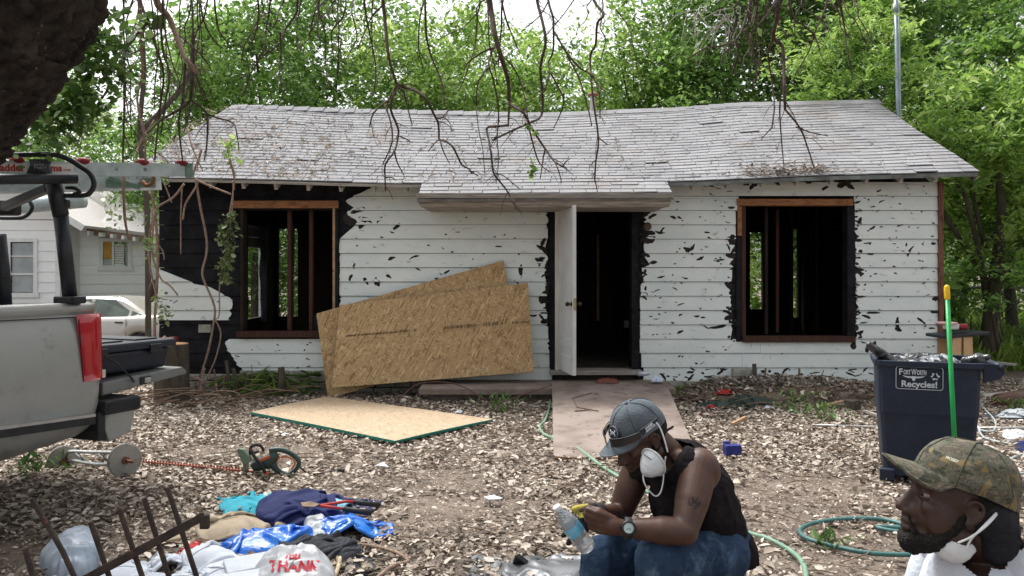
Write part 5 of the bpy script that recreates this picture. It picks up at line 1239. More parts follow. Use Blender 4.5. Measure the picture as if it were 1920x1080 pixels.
# printed words on the rail: the visible ends of a web address
def on_rail(body, px_c, size, m, name, dz=0, bold=.0004):
    k = (px_c-CX)/F; e = lb-la; t = (k*la.y-la.x)/(e.x-k*e.y); p = la+e*t; en = e.normalized(); sd = V(en.y, -en.x, 0).normalized()
    if sd.y > 0: sd = -sd
    text_mb(body, size, frame_M(p+sd*.0035+V(0,0,dz), en, V(0,0,1)), .0004, bold).build(name, m, ld)
M_redp = pm('red_print', (.50,.05,.03), (.42,.04,.03), rough=.6, bump=0); 
k = (20-CX)/F; e = lb-la; en = e.normalized(); sd = V(en.y,-en.x,0).normalized(); sd = sd if sd.y < 0 else -sd
for xa, xb in ((-30, 50), (95, 138)):
    q = []
    for xx in (xa, xb): kk = (xx-CX)/F; t = (kk*la.y-la.x)/(e.x-kk*e.y); q.append(la+e*t+sd*.002)
    MB().add([q[0]+V(0,0,-.028), q[1]+V(0,0,-.028), q[1]+V(0,0,.03), q[0]+V(0,0,.03)], [(0,1,2,3)]).build('rail_sticker', pm('sticker_white', (.70,.72,.70), (.6,.62,.6), scale=9), ld)
on_rail('Ladder', 18, .058, M_redp, 'rail_lettering', 0, .0022); on_rail('ms', 105, .058, M_redp, 'rail_lettering', 0, .0022); on_rail('.com', 125, .024, M_redp, 'rail_lettering', -.008)
ld2 = thing('step_ladder', P(120,345,5.6), 'second ladder with teal braces slung lower under the long one', 'ladder')
la, lb = P(-150,348,4.9), P(290,341,6.0); rail('side_rail', la, lb, .085, .03, M_fib, ld2); rail('side_rail', la+V(-.1,.35,.02), lb+V(-.1,.35,.02), .085, .03, M_alu, ld2)
MB().bar(P(205,335,5.74), P(262,352,5.92), .02, .03).build('brace', M_fibg, ld2); MB().prism([P(200,335,5.72), P(258,351,5.9), P(200,351,5.72)], V(0,.03,0)).build('brace_plate', M_fibg, ld2); MB().prism([P(268,334,5.9), P(290,334,5.98), P(289,351,5.98), P(258,351,5.9)], V(0,.03,0)).build('rail_end', M_fibg, ld2)
for k in range(7): p = la.lerp(lb, (k+.4)/7); MB().tube([p, p+V(-.1,.35,.02)], .014, 8).build('rung', M_alu, ld2, smooth=True)
MB().tube([P(268,340,5.88), P(275,348,5.86), P(286,342,5.86), P(288,325,5.86)], .014, 8, smooth=4).build('hook', pm('rusty',(0,0,0)), ld2, smooth=True)
MB().tube([P(-20,392,6.2), P(158,376,6.2)], .055, 14).build('conduit_tube', M_fib, smooth=True, label='grey plastic tube carried under the ladders, its beige end showing', cat='tube')
# toolbox on the tailgate
tb_ = thing('toolbox', TT(-.36,.45,.84), 'low black plastic toolbox lying on the lowered tailgate', 'toolbox')
def tbox(name, s0, s1, t0, t1, z0, z1, m, tap=1, bev=.02):
    c = TT((s0+s1)/2, (t0+t1)/2, (z0+z1)/2); return MB().box(c, (abs(s1-s0), abs(t1-t0), z1-z0), Matrix((tf, tl, V(0,0,1))).transposed(), taper=(tap,tap)).build(name, m, tb_, bevel=bev)
M_tool = pm('toolbox_plastic', (.010,.014,.024), (.02,.026,.038), scale=8, rough=.38, bump=.08)
tbox('case', -.66, .30, .14, .78, .835, .975, M_tool, .95); tbox('lid', -.69, .32, .12, .80, .978, 1.035, M_tool, 1.02, .015)
for s in (-.5, -.05): tbox('latch', s-.05, s+.05, .105, .125, .945, 1.01, M_blkp, 1, .005)
for k in range(3): tbox('lid_rib', -.60+.3*k, -.40+.3*k, .2, .72, 1.036, 1.046, M_tool, 1, .004)
MB().box(TT(-.1,.75,1.07), (.3,.2,.1), Matrix((tf, tl, V(0,0,1))).transposed()).build('battery_case', M_tool, bevel=.02, label='small dark case behind the toolbox on the tailgate', cat='case')
# ---------------------------------------------------------------- disc wheeled frame behind the truck
ct = thing('plate_trolley', G(180,893), 'low tubular trolley with two grey disc wheels under the truck tail', 'trolley')
M_disc = pm('disc_grey', (.40,.39,.36), (.28,.27,.25), scale=7, rough=.7, c3=(.2,.12,.08), s3=12, t3=.62)
def disc(c, ax):
    ax = ax.normalized(); a = ax.orthogonal().normalized(); M3 = Matrix((a, ax.cross(a), ax)).transposed()
    MB().lathe([(.001,.012),(.115,.012),(.125,.006),(.125,-.006),(.115,-.012),(.001,-.012)], c, M3, 36).build('disc_wheel', M_disc, ct); MB().lathe([(.001,.03),(.028,.03),(.03,.012)], c, M3, 6).build('hub_nut', pm('rusty',(0,0,0)), ct)
w1_ = P(234,863,6.05); w2_ = P(119,866,6.35); ax = V(.75,-.66,.05); disc(w1_, ax); disc(w2_, ax)
MB().tube([w1_, w1_+ax.normalized()*.13], .012, 8).build('axle_bolt', pm('rusty',(0,0,0)), ct, smooth=True)
MB().tube([w2_+V(.03,0,.03), P(130,847,6.3), P(170,848,6.2), w1_+V(-.03,.02,.05)], .014, 8, smooth=3).build('frame_tube', M_chr, ct, smooth=True); MB().tube([w2_+V(.03,0,-.0), P(140,864,6.25), P(180,871,6.15), w1_+V(-.03,0,-.02)], .014, 8, smooth=3).build('frame_tube', M_chr, ct, smooth=True)
MB().tube([P(143,850,6.25), P(163,868,6.2)], .011, 8).build('frame_tube', M_chr, ct, smooth=True); MB().tube([P(186,852,6.15), P(205,866,6.1)], .011, 8).build('frame_tube', M_chr, ct, smooth=True)
# ---------------------------------------------------------------- hedge trimmer
ht = thing('hedge_trimmer', G(500,892), 'green electric hedge trimmer with orange accents lying on the leaves', 'hedge trimmer')
M_hg = pm('trimmer_green', (.03,.055,.05), (.045,.075,.065), scale=8, rough=.45); M_or = pm('trimmer_orange', (.55,.12,.04), (.45,.09,.03), rough=.5); M_hg2 = pm('trimmer_guard', (.13,.19,.14), (.16,.22,.17), rough=.45)
D = 6.1
def Q(x, y, dd=0): return P(x, y, D+dd)
poly = [(470,868),(484,858),(492,846),(505,840),(525,840),(540,845),(555,855),(562,868),(556,880),(543,889),(535,889),(520,883),(514,872),(506,886),(490,893),(475,890)]
mb = MB(); body = [(474,876,.035),(488,870,.05),(500,866,.052),(512,858,.042),(520,852,.032)]
mb.tube([Q(x,y) for x,y,r_q in body], [r_q for *_, r_q in body], 14, smooth=4)
mb.tube([Q(505,845), Q(525,843), Q(545,850), Q(560,864), Q(558,876), Q(543,889), Q(532,888), Q(520,882), Q(512,872)], [.022,.02,.019,.018,.017,.018,.019,.022,.03], 12, smooth=4)
remesh(mb, .006, 4).build('housing', M_hg, ht, smooth=True)
MB().tube([Q(519,866,-.02), Q(524,858,-.022), Q(538,857,-.022), Q(550,862,-.022), Q(553,870,-.022), Q(546,880,-.022)], .006, 8, smooth=4).build('trigger', M_or, ht, smooth=True)
MB().tube([Q(484,846,.06), Q(470,850,-.02), Q(471,838,-.04), Q(480,834,-.03), Q(490,837,.05), Q(494,845,.09)], .011, 10, smooth=5).build('front_handle', M_blkp, ht, smooth=True)
MB().tube([Q(470,843,-.05), Q(478,858,-.07), Q(490,872,-.075), Q(497,886,-.06)], .012, 10, smooth=4).build('front_handle', M_blkp, ht, smooth=True)
g = [(443,845),(447,841),(455,843),(466,856),(470,864),(456,873)]
MB().prism([Q(x,y,-.05+.0*x) for x,y in g], V(.01,.03,0)).build('hand_guard', M_hg2, ht, bevel=.004); MB().prism([Q(x,y,-.04) for x,y in ((455,872),(459,870),(458,895),(454,895))], V(.0,.10,0)).build('hand_guard', M_hg2, ht)
MB().bar(Q(487,864,-.06), Q(505,856,-.055), .012, .02).build('accent_stripe', M_or, ht); MB().ell(Q(501,889,-.06), (.018,.015,.018)).build('lock_knob', M_or, ht, smooth=True)
bl = MB(); a, b = Q(266,865,.30), Q(474,884,.0); e = (b-a).normalized(); bl.bar(a, b, .022, .010)
for k in range(36): p = a.lerp(b, (k+.5)/37); bl.box(p+V(0,0,.012), (.008,.006,.018)); bl.box(p+V(0,0,-.012), (.008,.006,.014))
bl.build('blade', pm('rusty_red_blade', (.36,.10,.06), (.25,.07,.05), scale=20, rough=.6), ht, kind='stuff')
MB().tube([Q(560,872), G(575,886,.01), G(600,888,.01), G(625,884,.01), G(640,882,.015)], .006, 6, smooth=4).build('cord', M_blkp, ht, smooth=True); MB().box(G(640,882,.02), (.05,.025,.025)).build('plug', M_blkp, ht, bevel=.004)
# ---------------------------------------------------------------- people
def skin_mat(name, c):
    return pm(name, tuple(x*.75 for x in c), tuple(x*1.35 for x in c), scale=11, rough=.5, bump=.10, bscale=240, spec=.45, detail=9)
M_skin1 = skin_mat('skin_brown', (.062,.027,.017)); M_skin2 = skin_mat('skin_deep_brown', (.040,.018,.012))
M_hair = pm('black_hair', (.008,.007,.006), (.018,.015,.013), scale=60, rough=.85, bump=.8, bscale=160)
M_eye = pm('eye_white', (.26,.22,.19), (.20,.17,.15), scale=30, rough=.2, bump=0); M_iris = pm('dark_iris', (.01,.006,.004), (.015,.01,.006), rough=.1, bump=0)
M_maskw = pm('mask_white', (.72,.74,.76), (.60,.63,.66), scale=18, rough=.7, bump=.25, bscale=60); M_strap = pm('strap_white', (.74,.76,.76), (.6,.62,.62), scale=20, rough=.6)
M_ink = pm('tattoo_ink', (.022,.014,.014), (.035,.018,.015), scale=40, rough=.5)
def head_blobs(mb, M, beard=False):
    t = MB()
    t.ell((-.018,0,.035), (.100,.078,.098)); t.ell((.028,0,.028), (.066,.064,.07)); t.ell((.032,0,-.035), (.062,.056,.062))
    t.ell((.048,0,-.075), (.045,.042,.036)); t.ell((.082,0,-.100), (.021,.024,.018)); t.cap((-.01,.052,-.06), (.06,.026,-.095), .022, .020); t.cap((-.01,-.052,-.06), (.06,-.026,-.095), .022, .020)
    t.ell((.080,0,-.030), (.028,.030,.034)); t.cap((.090,0,.018), (.116,0,-.026), .0085, .0135); t.ell((.104,.014,-.034), (.013,.0085,.009)); t.ell((.104,-.014,-.034), (.013,.0085,.009))
    t.ell((.093,0,-.056), (.017,.026,.0095)); t.ell((.091,0,-.073), (.018,.023,.010)); t.cap((.080,-.045,.036), (.092,-.012,.040), .011); t.cap((.080,.045,.036), (.092,.012,.040), .011)
    t.ell((.058,.038,-.012), (.028,.024,.022)); t.ell((.058,-.038,-.012), (.028,.024,.022)); t.ell((.030,.046,-.03), (.045,.022,.05)); t.ell((.030,-.046,-.03), (.045,.022,.05))
    for s in (-1, 1):
        t.ell((-.008,s*.078,.0), (.014,.004,.026), Matrix.Rotation(s*-.25, 3, 'Z')); t.ell((-.002,s*.079,-.024), (.008,.006,.010)); t.tube([(.006,s*.078,.012), (.0,s*.083,.027), (-.014,s*.087,.030), (-.026,s*.089,.016), (-.024,s*.087,-.004), (-.012,s*.082,-.022), (-.003,s*.079,-.028)], .0052, 8, smooth=4)
    t.xf(M); mb.add(t.v, t.f)
def face_parts(M, parent, skin):
    for s in (-1, 1):
        MB().ell((.0745,s*.031,.016), (.0125,.0125,.0125), nu=14, nv=10).xf(M).build('eye', M_eye, parent, smooth=True)
        MB().ell((.0842,s*.0315,.016), (.0038,.0062,.0062), nu=12, nv=8).xf(M).build('iris', M_iris, parent, smooth=True)
        mb = MB(); mb.ell((.0752,s*.031,.0235), (.0138,.0150,.0075), nu=14, nv=8); mb.ell((.0748,s*.031,.0075), (.0132,.0145,.0055), nu=14, nv=8); mb.xf(M).build('eyelid', skin, parent, smooth=True, kind='stuff')
        MB().cap((.090,s*.018,.044), (.082,s*.046,.043), .0042, .003, 8).xf(M).build('eyebrow', M_hair, parent, smooth=True)
def garment(blobs, voxel, keep, wr=0.004, ws=18, sm=6, seed=0):
    g = remesh(blobs, voxel, sm); vs = []
    me = bpy.data.meshes.new('t'); me.from_pydata(g.v, [], g.f); me.update(); nrm = [v.normal.copy() for v in me.vertices]; bpy.data.meshes.remove(me)
    for v, n in zip(g.v, nrm):
        v = Vector(v); k = (1-abs(nz(v.x*ws+seed, v.y*ws, v.z*ws*.7))*2.4)*.7+(1-abs(nz(v.x*ws*2.1, v.y*ws*2.1+seed, v.z*ws*1.6))*2.4)*.3
        vs.append(v+n*wr*k)
    g.v = vs; fs = []
    for f in g.f:
        c = sum((vs[i] for i in f), Vector())/len(f)
        if keep is None or keep(c): fs.append(f)
    g.f = fs; g.mi = [0]*len(fs); g.v = [tuple(v) for v in vs]; return g
def cap_hat(M, name, mats, label, tilt=0, crown=(.113,.093,.112), label_parts=None, bill_len=.078, puff=0, base_z=.040, bill_drop=.0, wr=.002, bill_curve=.028):
    o = thing(name, M.to_translation(), label, 'cap'); m1, m2 = mats
    mb = MB(); nu, nv = 48, 14; vs, fs = [], []
    for j in range(nv+1):
        ph = math.pi/2*j/nv
        for i in range(nu):
            th = 2*math.pi*i/nu; f = math.sin(ph)**.82; x = -.014+crown[0]*f*math.cos(th); y = crown[1]*f*math.sin(th); z = base_z+crown[2]*(math.cos(ph))**(.9)
            if math.cos(th) > 0: z += .012*math.cos(th)*math.sin(ph)*(1-j/nv)
            else: z += .018*math.cos(th)*(j/nv)
            q = wr*nz(x*26, y*26, z*26)+puff*max(0, nz(x*11+2, y*11, z*11))
            if j == nv: q = 0
            vs.append((x*(1+q*8), y*(1+q*8), z+q))
    for j in range(nv):
        for i in range(nu): fs.append((j*nu+i, (j+1)*nu+i, (j+1)*nu+(i+1)%nu, j*nu+(i+1)%nu))
    MB().add(vs, fs).xf(M).build('crown', m1, o, smooth=True)
    for k in range(6):
        th = math.pi/3*k; pts = []
        for j in range(9):
            ph = math.pi/2*(.06+.94*j/8); f = math.sin(ph)**.82; z = base_z+crown[2]*(math.cos(ph))**.9+(.012*math.cos(th)*math.sin(ph)*(1-j/8) if math.cos(th) > 0 else .018*math.cos(th)*j/8)
            x_, y_ = -.014+crown[0]*f*math.cos(th), crown[1]*f*math.sin(th); q_ = 0 if j == 8 else wr*nz(x_*26, y_*26, z*26)+puff*max(0, nz(x_*11+2, y_*11, z*11)); pts.append((x_*(1.006+q_*8), y_*(1.006+q_*8), z+q_+.001))
        MB().tube(pts, .0012, 5).xf(M).build('seam', m2, o, smooth=True)
    MB().ell((-.014,0,base_z+crown[2]+.002), (.008,.008,.004), nu=12, nv=6).xf(M).build('top_button', m2, o, smooth=True)
    # curved bill
    vs = []; nu, nv = 20, 8
    for lay in (0, 1):
        for j in range(nv+1):
            v = j/nv
            for i in range(nu+1):
                u = -1+2*i/nu; a = u*R(62); bx_ = -.014+crown[0]*math.cos(a)*.985; by = crown[1]*math.sin(a)*.985
                ext = bill_len*(1-abs(u)**2.6)*v; x = bx_+ext; y = by*(1-.10*v*(1-abs(u))); z = base_z+.008+.010*math.cos(a)-bill_drop*v-bill_curve*(u*u)*(.06+.94*v*max(0,1-abs(u)**4)**.5)-.004*v-lay*.004
                vs.append((x, y, z))
    n = (nv+1)*(nu+1); fs = []
    for lay in (0, 1):
        for j in range(nv):
            for i in range(nu):
                a = lay*n+j*(nu+1)+i; q = (a, a+1, a+nu+2, a+nu+1); fs.append(q if lay else q[::-1])
    for i in range(nu): a = nv*(nu+1)+i; fs.append((a, a+1, n+a+1, n+a))
    MB().add(vs, fs).xf(M).build('bill', m1, o, smooth=True)
    return o
# ---- man one: sitting, bent over, looking down at his hands
def man_one():
    o = thing('person', (.70, 3.15, 0), 'man in black sleeveless shirt and jeans sitting hunched over, looking down at his hands', 'person')
    fwd = V(-.75,-.35,-.50).normalized(); up0 = V(-.42,-.22,.86); lf = up0.cross(fwd).normalized(); up = fwd.cross(lf).normalized()
    H = frame_M(P(1201,822,3.05), fwd, lf)
    sL, sR = P(1312,874,2.98), V(.515,3.30,.745); eL, wL = P(1284,997,2.84), P(1170,990,2.84); eR, wR = V(.43,3.28,.53), V(.325,3.07,.605)
    hipL, hipR = V(.80,3.14,.42), V(.78,3.40,.42); kL, kR = P(1236,1048,2.88), P(1128,1046,3.18); aL, aR = V(.50,2.95,.09), V(.31,3.16,.09)
    tor = [(V(.80,3.28,.40),.135),(V(.755,3.24,.51),.140),(V(.70,3.19,.63),.148),(V(.66,3.15,.73),.112)]
    neck = (V(.625,3.14,.775), P(1228,826,3.07))
    b = MB()
    for (p, r0), (q, r1) in zip(tor, tor[1:]): b.cap(p, q, r0, r1, 24)
    b.cap(sL+V(-.03,.03,-.01), sR+V(.02,-.02,0), .062, .058, 20); b.cap(neck[0], neck[1], .064, .056, 20)
    b.cap(sL, eL.lerp(sL,.45), .067, .061, 20); b.cap(eL.lerp(sL,.45), eL, .060, .045, 20); b.cap(eL, wL.lerp(eL,.62), .047, .050, 20); b.cap(wL.lerp(eL,.62), wL, .048, .029, 20); b.ell(sL+V(.008,-.01,-.015), (.066,.06,.075))
    b.cap(sR, eR.lerp(sR,.5), .060, .060, 20); b.cap(eR.lerp(sR,.5), eR, .060, .045, 20); b.cap(eR, wR.lerp(eR,.6), .043, .041, 20); b.cap(wR.lerp(eR,.6), wR, .041, .028, 20)
    for h_, k_, a_ in ((hipL,kL,aL),(hipR,kR,aR)): b.cap(h_, k_, .085, .060, 20); b.cap(k_, a_, .056, .040, 20); b.cap(a_, a_+V(-.14,-.05,-.04), .036, .03, 14)
    # left hand, back of the hand to the camera, fingers curled round the bottle
    def hand(b, W, K, across, curl, n=4):
        e = (K-W).normalized(); b.cap(W, W.lerp(K,.45), .027, .030, 16)
        ln = [.9,1.05,1.0,.82]
        for i in range(n):
            off = across*(i-1.5)*.0205; m = W.lerp(K, .35)+off*.75; k = K+off-e*.004*(abs(i-1.2)); b.cap(m, k, .014, .0118, 12)
            p1 = k+(e*.75+curl*.55).normalized()*.040*ln[i]; p2 = p1+(e*-.15+curl*1.0).normalized()*.026*ln[i]; p3 = p2+(e*-.85+curl*.5).normalized()*.020*ln[i]
            b.cap(k, p1, .0115, .0098, 10); b.cap(p1, p2, .0098, .0088, 10); b.cap(p2, p3, .0088, .0074, 10)
    acL = V(.05,.05,-1).normalized(); KL = P(1118,978,2.815); hand(b, wL, KL, acL, V(.10,.98,-.05))
    b.cap(wL.lerp(KL,.30)+V(0,0,.018), P(1124,957,2.83), .014, .0115, 12); b.cap(P(1124,957,2.83), P(1102,951,2.86), .0115, .0095, 12); b.cap(P(1102,951,2.86), P(1088,957,2.88), .0095, .008, 12)
    head_blobs(b, H)
    body = remesh(b, .0048, 4)
    # tattoo on the upper arm
    tc = P(1293,931,2.92); mi = []
    for f in body.f:
        c = sum((Vector(body.v[i]) for i in f), Vector())/len(f); dx = (c.x-tc.x)/.024; dz = (c.z-tc.z)/.020
        inside = dx*dx+dz*dz < 1 and c.y < 2.93 and nz(c.x*95, c.z*95, 1) > -.12
        mi.append(1 if inside else 0)
    body.mi = mi; body.build('body', [M_skin1, M_ink], o, smooth=True)
    face_parts(H, o, M_skin1)
    # short beard and hair under the cap
    t = MB(); t.ell((.045,0,-.085), (.052,.047,.035)); t.ell((.088,0,-.098), (.022,.028,.022)); t.cap((-.008,.054,-.03), (.05,.036,-.09), .022,.020); t.cap((-.008,-.054,-.03), (.05,-.036,-.09), .022,.020); t.xf(H)
    remesh(t, .005, 3).build('beard', M_hair, o, smooth=True)
    t = MB(); t.ell((-.030,0,.020), (.092,.0805,.075)); t.xf(H); t.build('hair', M_hair, o, smooth=True)
    # sleeveless shirt
    M_sh = pm('black_shirt', (.009,.007,.009), (.020,.017,.019), scale=9, rough=.95, bump=.8, bscale=22, spec=.08)
    g = MB()
    for (p, r0), (q, r1) in zip(tor, tor[1:]): g.cap(p, q, r0+.014, r1+.014, 24)
    g.cap(V(.80,3.28,.40), V(.83,3.27,.37), .150, .145, 20); g.cap(sL+V(-.045,.06,-.012), sR+V(.03,-.03,-.01), .080, .074, 20); g.cap(sL+V(-.02,.07,-.06), sL+V(.035,.14,-.18), .075, .10, 20)
    g.cap(V(.66,3.12,.78), V(.62,3.14,.795), .082, .072, 20); g.cap(V(.645,3.12,.775), sL+V(-.03,.02,-.005), .080, .070, 20)
    def keep(c):
        if (c-(sL+V(.03,-.025,-.02))).length < .075 and c.y < 3.02: return False
        a = neck[1]-neck[0]; t = (c-neck[0]).dot(a)/a.length_squared
        if t > .42 and (c-neck[0]-a*t).length < .12: return False
        if c.z < .365: return False
        return True
    garment(g, .006, keep, .010, 14, 6, 2).build('shirt', M_sh, o, smooth=True)
    MB().tube([P(1262,800,3.14), P(1245,812,3.06), P(1243,830,3.00), P(1252,850,2.99), P(1272,880,3.02)], [.004,.006,.007,.006,.004], 8, smooth=4).build('collar', M_sh, o, smooth=True)
    # jeans
    M_j = pm('blue_denim', (.014,.028,.062), (.034,.062,.11), scale=5, rough=.85, bump=.9, bscale=16, c3=(.10,.16,.24), s3=9, t3=.52, w3=.2, spec=.1)
    g = MB(); g.cap(V(.80,3.28,.40), V(.80,3.26,.43), .147, .14, 20)
    for h_, k_, a_ in ((hipL,kL,aL),(hipR,kR,aR)): g.cap(h_, k_, .104, .079, 20); g.cap(k_, a_+V(0,0,.03), .079, .066, 20)
    garment(g, .008, lambda c: c.z < .60, .009, 13, 3, 7).build('jeans', M_j, o, smooth=True)
    MB().tube([kL+V(-.03,-.077,-.01), kL.lerp(aL,.35)+V(-.04,-.07,0), aL+V(-.02,-.06,.05)], .0016, 5, smooth=3).build('seam', pm('seam_thread', (.2,.26,.34), (.15,.2,.28), scale=30), o)
    for a_ in (aL, aR):
        s = MB(); s.cap(a_+V(.01,0,-.045), a_+V(-.17,-.06,-.055), .045, .04, 16); s.ell(a_+V(.0,0,-.01), (.05,.045,.05)); remesh(s, .008, 4).build('boot', pm('boot_leather', (.06,.04,.025), (.1,.07,.045), scale=10, rough=.7), o, smooth=True)
    # wrist watch is a thing of its own
    e = (wL-eL).normalized(); M3 = Matrix((e.orthogonal().normalized(), e.cross(e.orthogonal().normalized()), e)).transposed(); wc = wL.lerp(eL, .06)
    w = thing('wrist_watch', wc, 'chunky black wrist watch with pale dial on the hunched man\'s wrist', 'watch')
    MB().lathe([(.034,-.013),(.0375,-.010),(.0375,.010),(.034,.013),(.033,0),(.034,-.013)], wc, M3, 28).build('strap', M_blkp, w, smooth=True)
    fn = V(-.05,-.92,.30).normalized(); a = e; Mw = Matrix((a, fn.cross(a).normalized(), fn)).transposed(); cc = wc+fn*.036
    MB().lathe([(.001,-.006),(.024,-.006),(.026,.0),(.024,.007),(.018,.009),(.0175,.006)], cc, Mw, 28).build('watch_case', pm('watch_black', (.02,.02,.024), (.035,.035,.04), rough=.35, metal=.4), w, smooth=True)
    MB().lathe([(.001,.0065),(.0172,.0065)], cc, Mw, 24).build('dial', pm('dial_pale', (.55,.66,.62), (.35,.45,.45), scale=60, rough=.2), w)
    for ang in (.6, 2.4): MB().bar(cc+fn*.0075, cc+fn*.0075+(Mw @ V(math.cos(ang), math.sin(ang), 0))*.011, .0015, .0006, up=fn).build('watch_hand', M_iris, w)
    # cap
    M_cap = pm('faded_grey_cap', (.065,.082,.097), (.125,.145,.165), scale=8, rough=.85, bump=.3, bscale=120); M_capd = pm('cap_seam_dark', (.05,.06,.075), (.07,.08,.1), scale=20, rough=.8)
    cp = cap_hat(H, 'baseball_cap', (M_cap, M_capd), 'faded grey baseball cap with a round dark badge, worn by the hunched man', crown=(.108,.088,.108), bill_len=.080, bill_drop=.006)
    # badge with the interlocked mark: two crossing arcs
    q = V(-.014+.113*.93,0,.075); nrm = V(.90,0,.38).normalized(); ang = R(8)
    q = V(-.014+.113*.90*math.cos(ang), .093*.90*math.sin(ang), .092); nrm = V(.86,.16,.46).normalized()
    ez = nrm; ex = V(0,1,0).cross(ez).cross(ez)*-1; ex = V(0,1,0)-ez*ez.y; ex.normalize(); ey = ez.cross(ex)
    Mb = Matrix.Identity(4)
    for i in range(3): Mb[i][0], Mb[i][1], Mb[i][2], Mb[i][3] = ex[i], ey[i], ez[i], (q+nrm*.006)[i]
    MB().lathe([(.001,.002),(.026,.0015),(.027,-.006)], (0,0,0), None, 30).xf(H @ Mb).build('badge', pm('badge_navy', (.03,.035,.05), (.04,.045,.06), scale=30), cp)
    ring = MB(); ring.tube([(.0245*math.cos(a), .0245*math.sin(a), .002) for a in np.linspace(0, 2*math.pi, 25)], .0008, 5, cap=False); ring.xf(H @ Mb).build('badge_ring', pm('badge_grey', (.35,.38,.42), (.3,.33,.36)), cp)
    m = MB()
    for s in (1, -1): m.tube([(x, s*(.0105-(1-abs(x/.0125)**2)*.0145), .003) for x in np.linspace(-.0125, .0125, 9)], [.0024,.0022,.002,.0018,.0017,.0018,.002,.0022,.0024], 6)
    m.xf(H @ Mb).build('badge_mark', pm('mark_silver', (.62,.65,.70), (.5,.53,.58)), cp, smooth=True, kind='stuff')
    # sunglasses resting on the bill
    sg = thing('sunglasses', P(1150,808,2.9), 'dark wraparound sunglasses pushed up on the grey cap', 'sunglasses')
    for s in (-1, 1):
        pts = []; vs = []
        for k in range(9):
            a = R(6+62*k/8)*s; r_ = .132; x = -.014+r_*math.cos(a); y = .110*math.sin(a); hh = .019*(1-.35*(k/8)**2); vs += [(x, y, .066+hh-.004*k/8), (x+.008, y, .066-.012+.004*k/8)]
        MB().add(vs, [(2*k, 2*k+1, 2*k+3, 2*k+2) for k in range(8)]).xf(H).build('lens', pm('black_lens', (.008,.008,.01), (.012,.012,.015), rough=.06, bump=0, spec=.7), sg, smooth=True)
        MB().tube([(-.014+.132*math.cos(R(6+62*k/8)*s), .110*math.sin(R(6+62*k/8)*s), .067+.019*(1-.35*(k/8)**2)) for k in range(9)], .0022, 6).xf(H).build('brow_bar', M_blk, sg, smooth=True)
        MB().add([(.033,s*.101,.085),(.033,s*.101,.062),(-.050,s*.097,.066),(-.050,s*.097,.078),(.033,s*.098,.085),(.033,s*.098,.062),(-.050,s*.094,.066),(-.050,s*.094,.078)], [(0,1,2,3),(7,6,5,4),(0,3,7,4),(1,5,6,2),(2,6,7,3),(0,4,5,1)]).xf(H).build('temple', M_blk, sg)
    # brand words printed on the temple
    L1 = frame_M(V(-.004,.1045,.0765), V(-1,-.06,-.05), V(0,.0,1)); L2 = frame_M(V(-.006,.1045,.0665), V(-1,-.06,-.05), V(0,.0,1))
    tm = pm('mark_silver', (0,0,0))
    for bdy, Lm in (('UNDER', L1), ('ARMOUR', L2)): text_mb(bdy, .0115, H @ Lm, .0003, .0004).build('temple_lettering', tm, sg)
    # dust mask pulled down under the chin
    mk = thing('dust_mask', P(1222,866,2.94), 'white cup dust mask pulled down under the chin of the hunched man', 'dust mask')
    ax = V(-.62,-.55,-.50).normalized(); a1 = ax.orthogonal().normalized(); a1 = (V(.25,0,1)-ax*ax.dot(V(.25,0,1))).normalized(); M3 = Matrix((ax.cross(a1), a1, ax)).transposed(); c = P(1224,868,2.955)
    MB().lathe([(.058,-.010),(.056,.0),(.050,.016),(.038,.036),(.022,.052),(.009,.059),(.0005,.060)], c, M3 @ Matrix.Diagonal((.82,1.0,1.0)), 30).build('cup', M_maskw, mk, smooth=True)
    MB().tube([M3 @ V(.06*.82*math.cos(t), .062*math.sin(t), -.004)+c for t in np.linspace(0, 2*math.pi, 25)], .003, 6, cap=False).build('rim', M_strap, mk, smooth=True)
    MB().bar(c+M3 @ V(-.02,.048,.026), c+M3 @ V(.016,.052,.02), .004, .002, up=ax).build('nose_clip', pm('clip_grey', (.12,.13,.15), (.2,.2,.2)), mk)
    m = MB(); 
    for k in range(3): m.bar(c+M3 @ V(-.014+.012*k,-.008-.004*k,.0545-.004*k), c+M3 @ V(-.008+.012*k,-.002-.003*k,.0545-.004*k), .004, .0012, up=ax)
    m.build('print_mark', pm('clip_grey', (0,0,0)), mk, kind='stuff')
    MB().tube([P(1252,848,2.95), P(1246,825,2.95), P(1238,803,2.955), P(1230,792,2.96)], .0028, 6, smooth=4).build('strap', M_strap, mk, smooth=True)
    MB().tube([P(1206,888,2.94), P(1207,902,2.93), P(1214,916,2.93), P(1228,930,2.94), P(1238,924,2.94), P(1243,905,2.95), P(1245,880,2.96), P(1248,856,2.96)], .0028, 6, smooth=5).build('strap', M_strap, mk, smooth=True)
    # bottle
    bt = thing('water_bottle', P(1075,990,2.86), 'clear plastic water bottle with a blue label, tilted in the man\'s hand', 'bottle')
    pa, pb = P(1104,1030,2.90), P(1043,950,2.86); axb = (pb-pa).normalized(); M3 = Matrix((axb.orthogonal().normalized(), axb.cross(axb.orthogonal().normalized()), axb)).transposed(); Lb = (pb-pa).length
    M_pet = pm('clear_pet', (.82,.86,.90), (.72,.78,.84), scale=20, rough=.12, bump=.1, transm=.75, spec=.6)
    pr = [(.001,0),(.026,.001),(.031,.008),(.032,.02),(.030,.026),(.032,.034),(.030,.042),(.032,.05),(.030,.058),(.032,.066),(.032,.12),(.031,.135),(.024,.158),(.015,.175),(.0125,.182),(.0125,Lb-.012)]
    MB().lathe(pr, pa, M3, 28).build('shell', M_pet, bt, smooth=True)
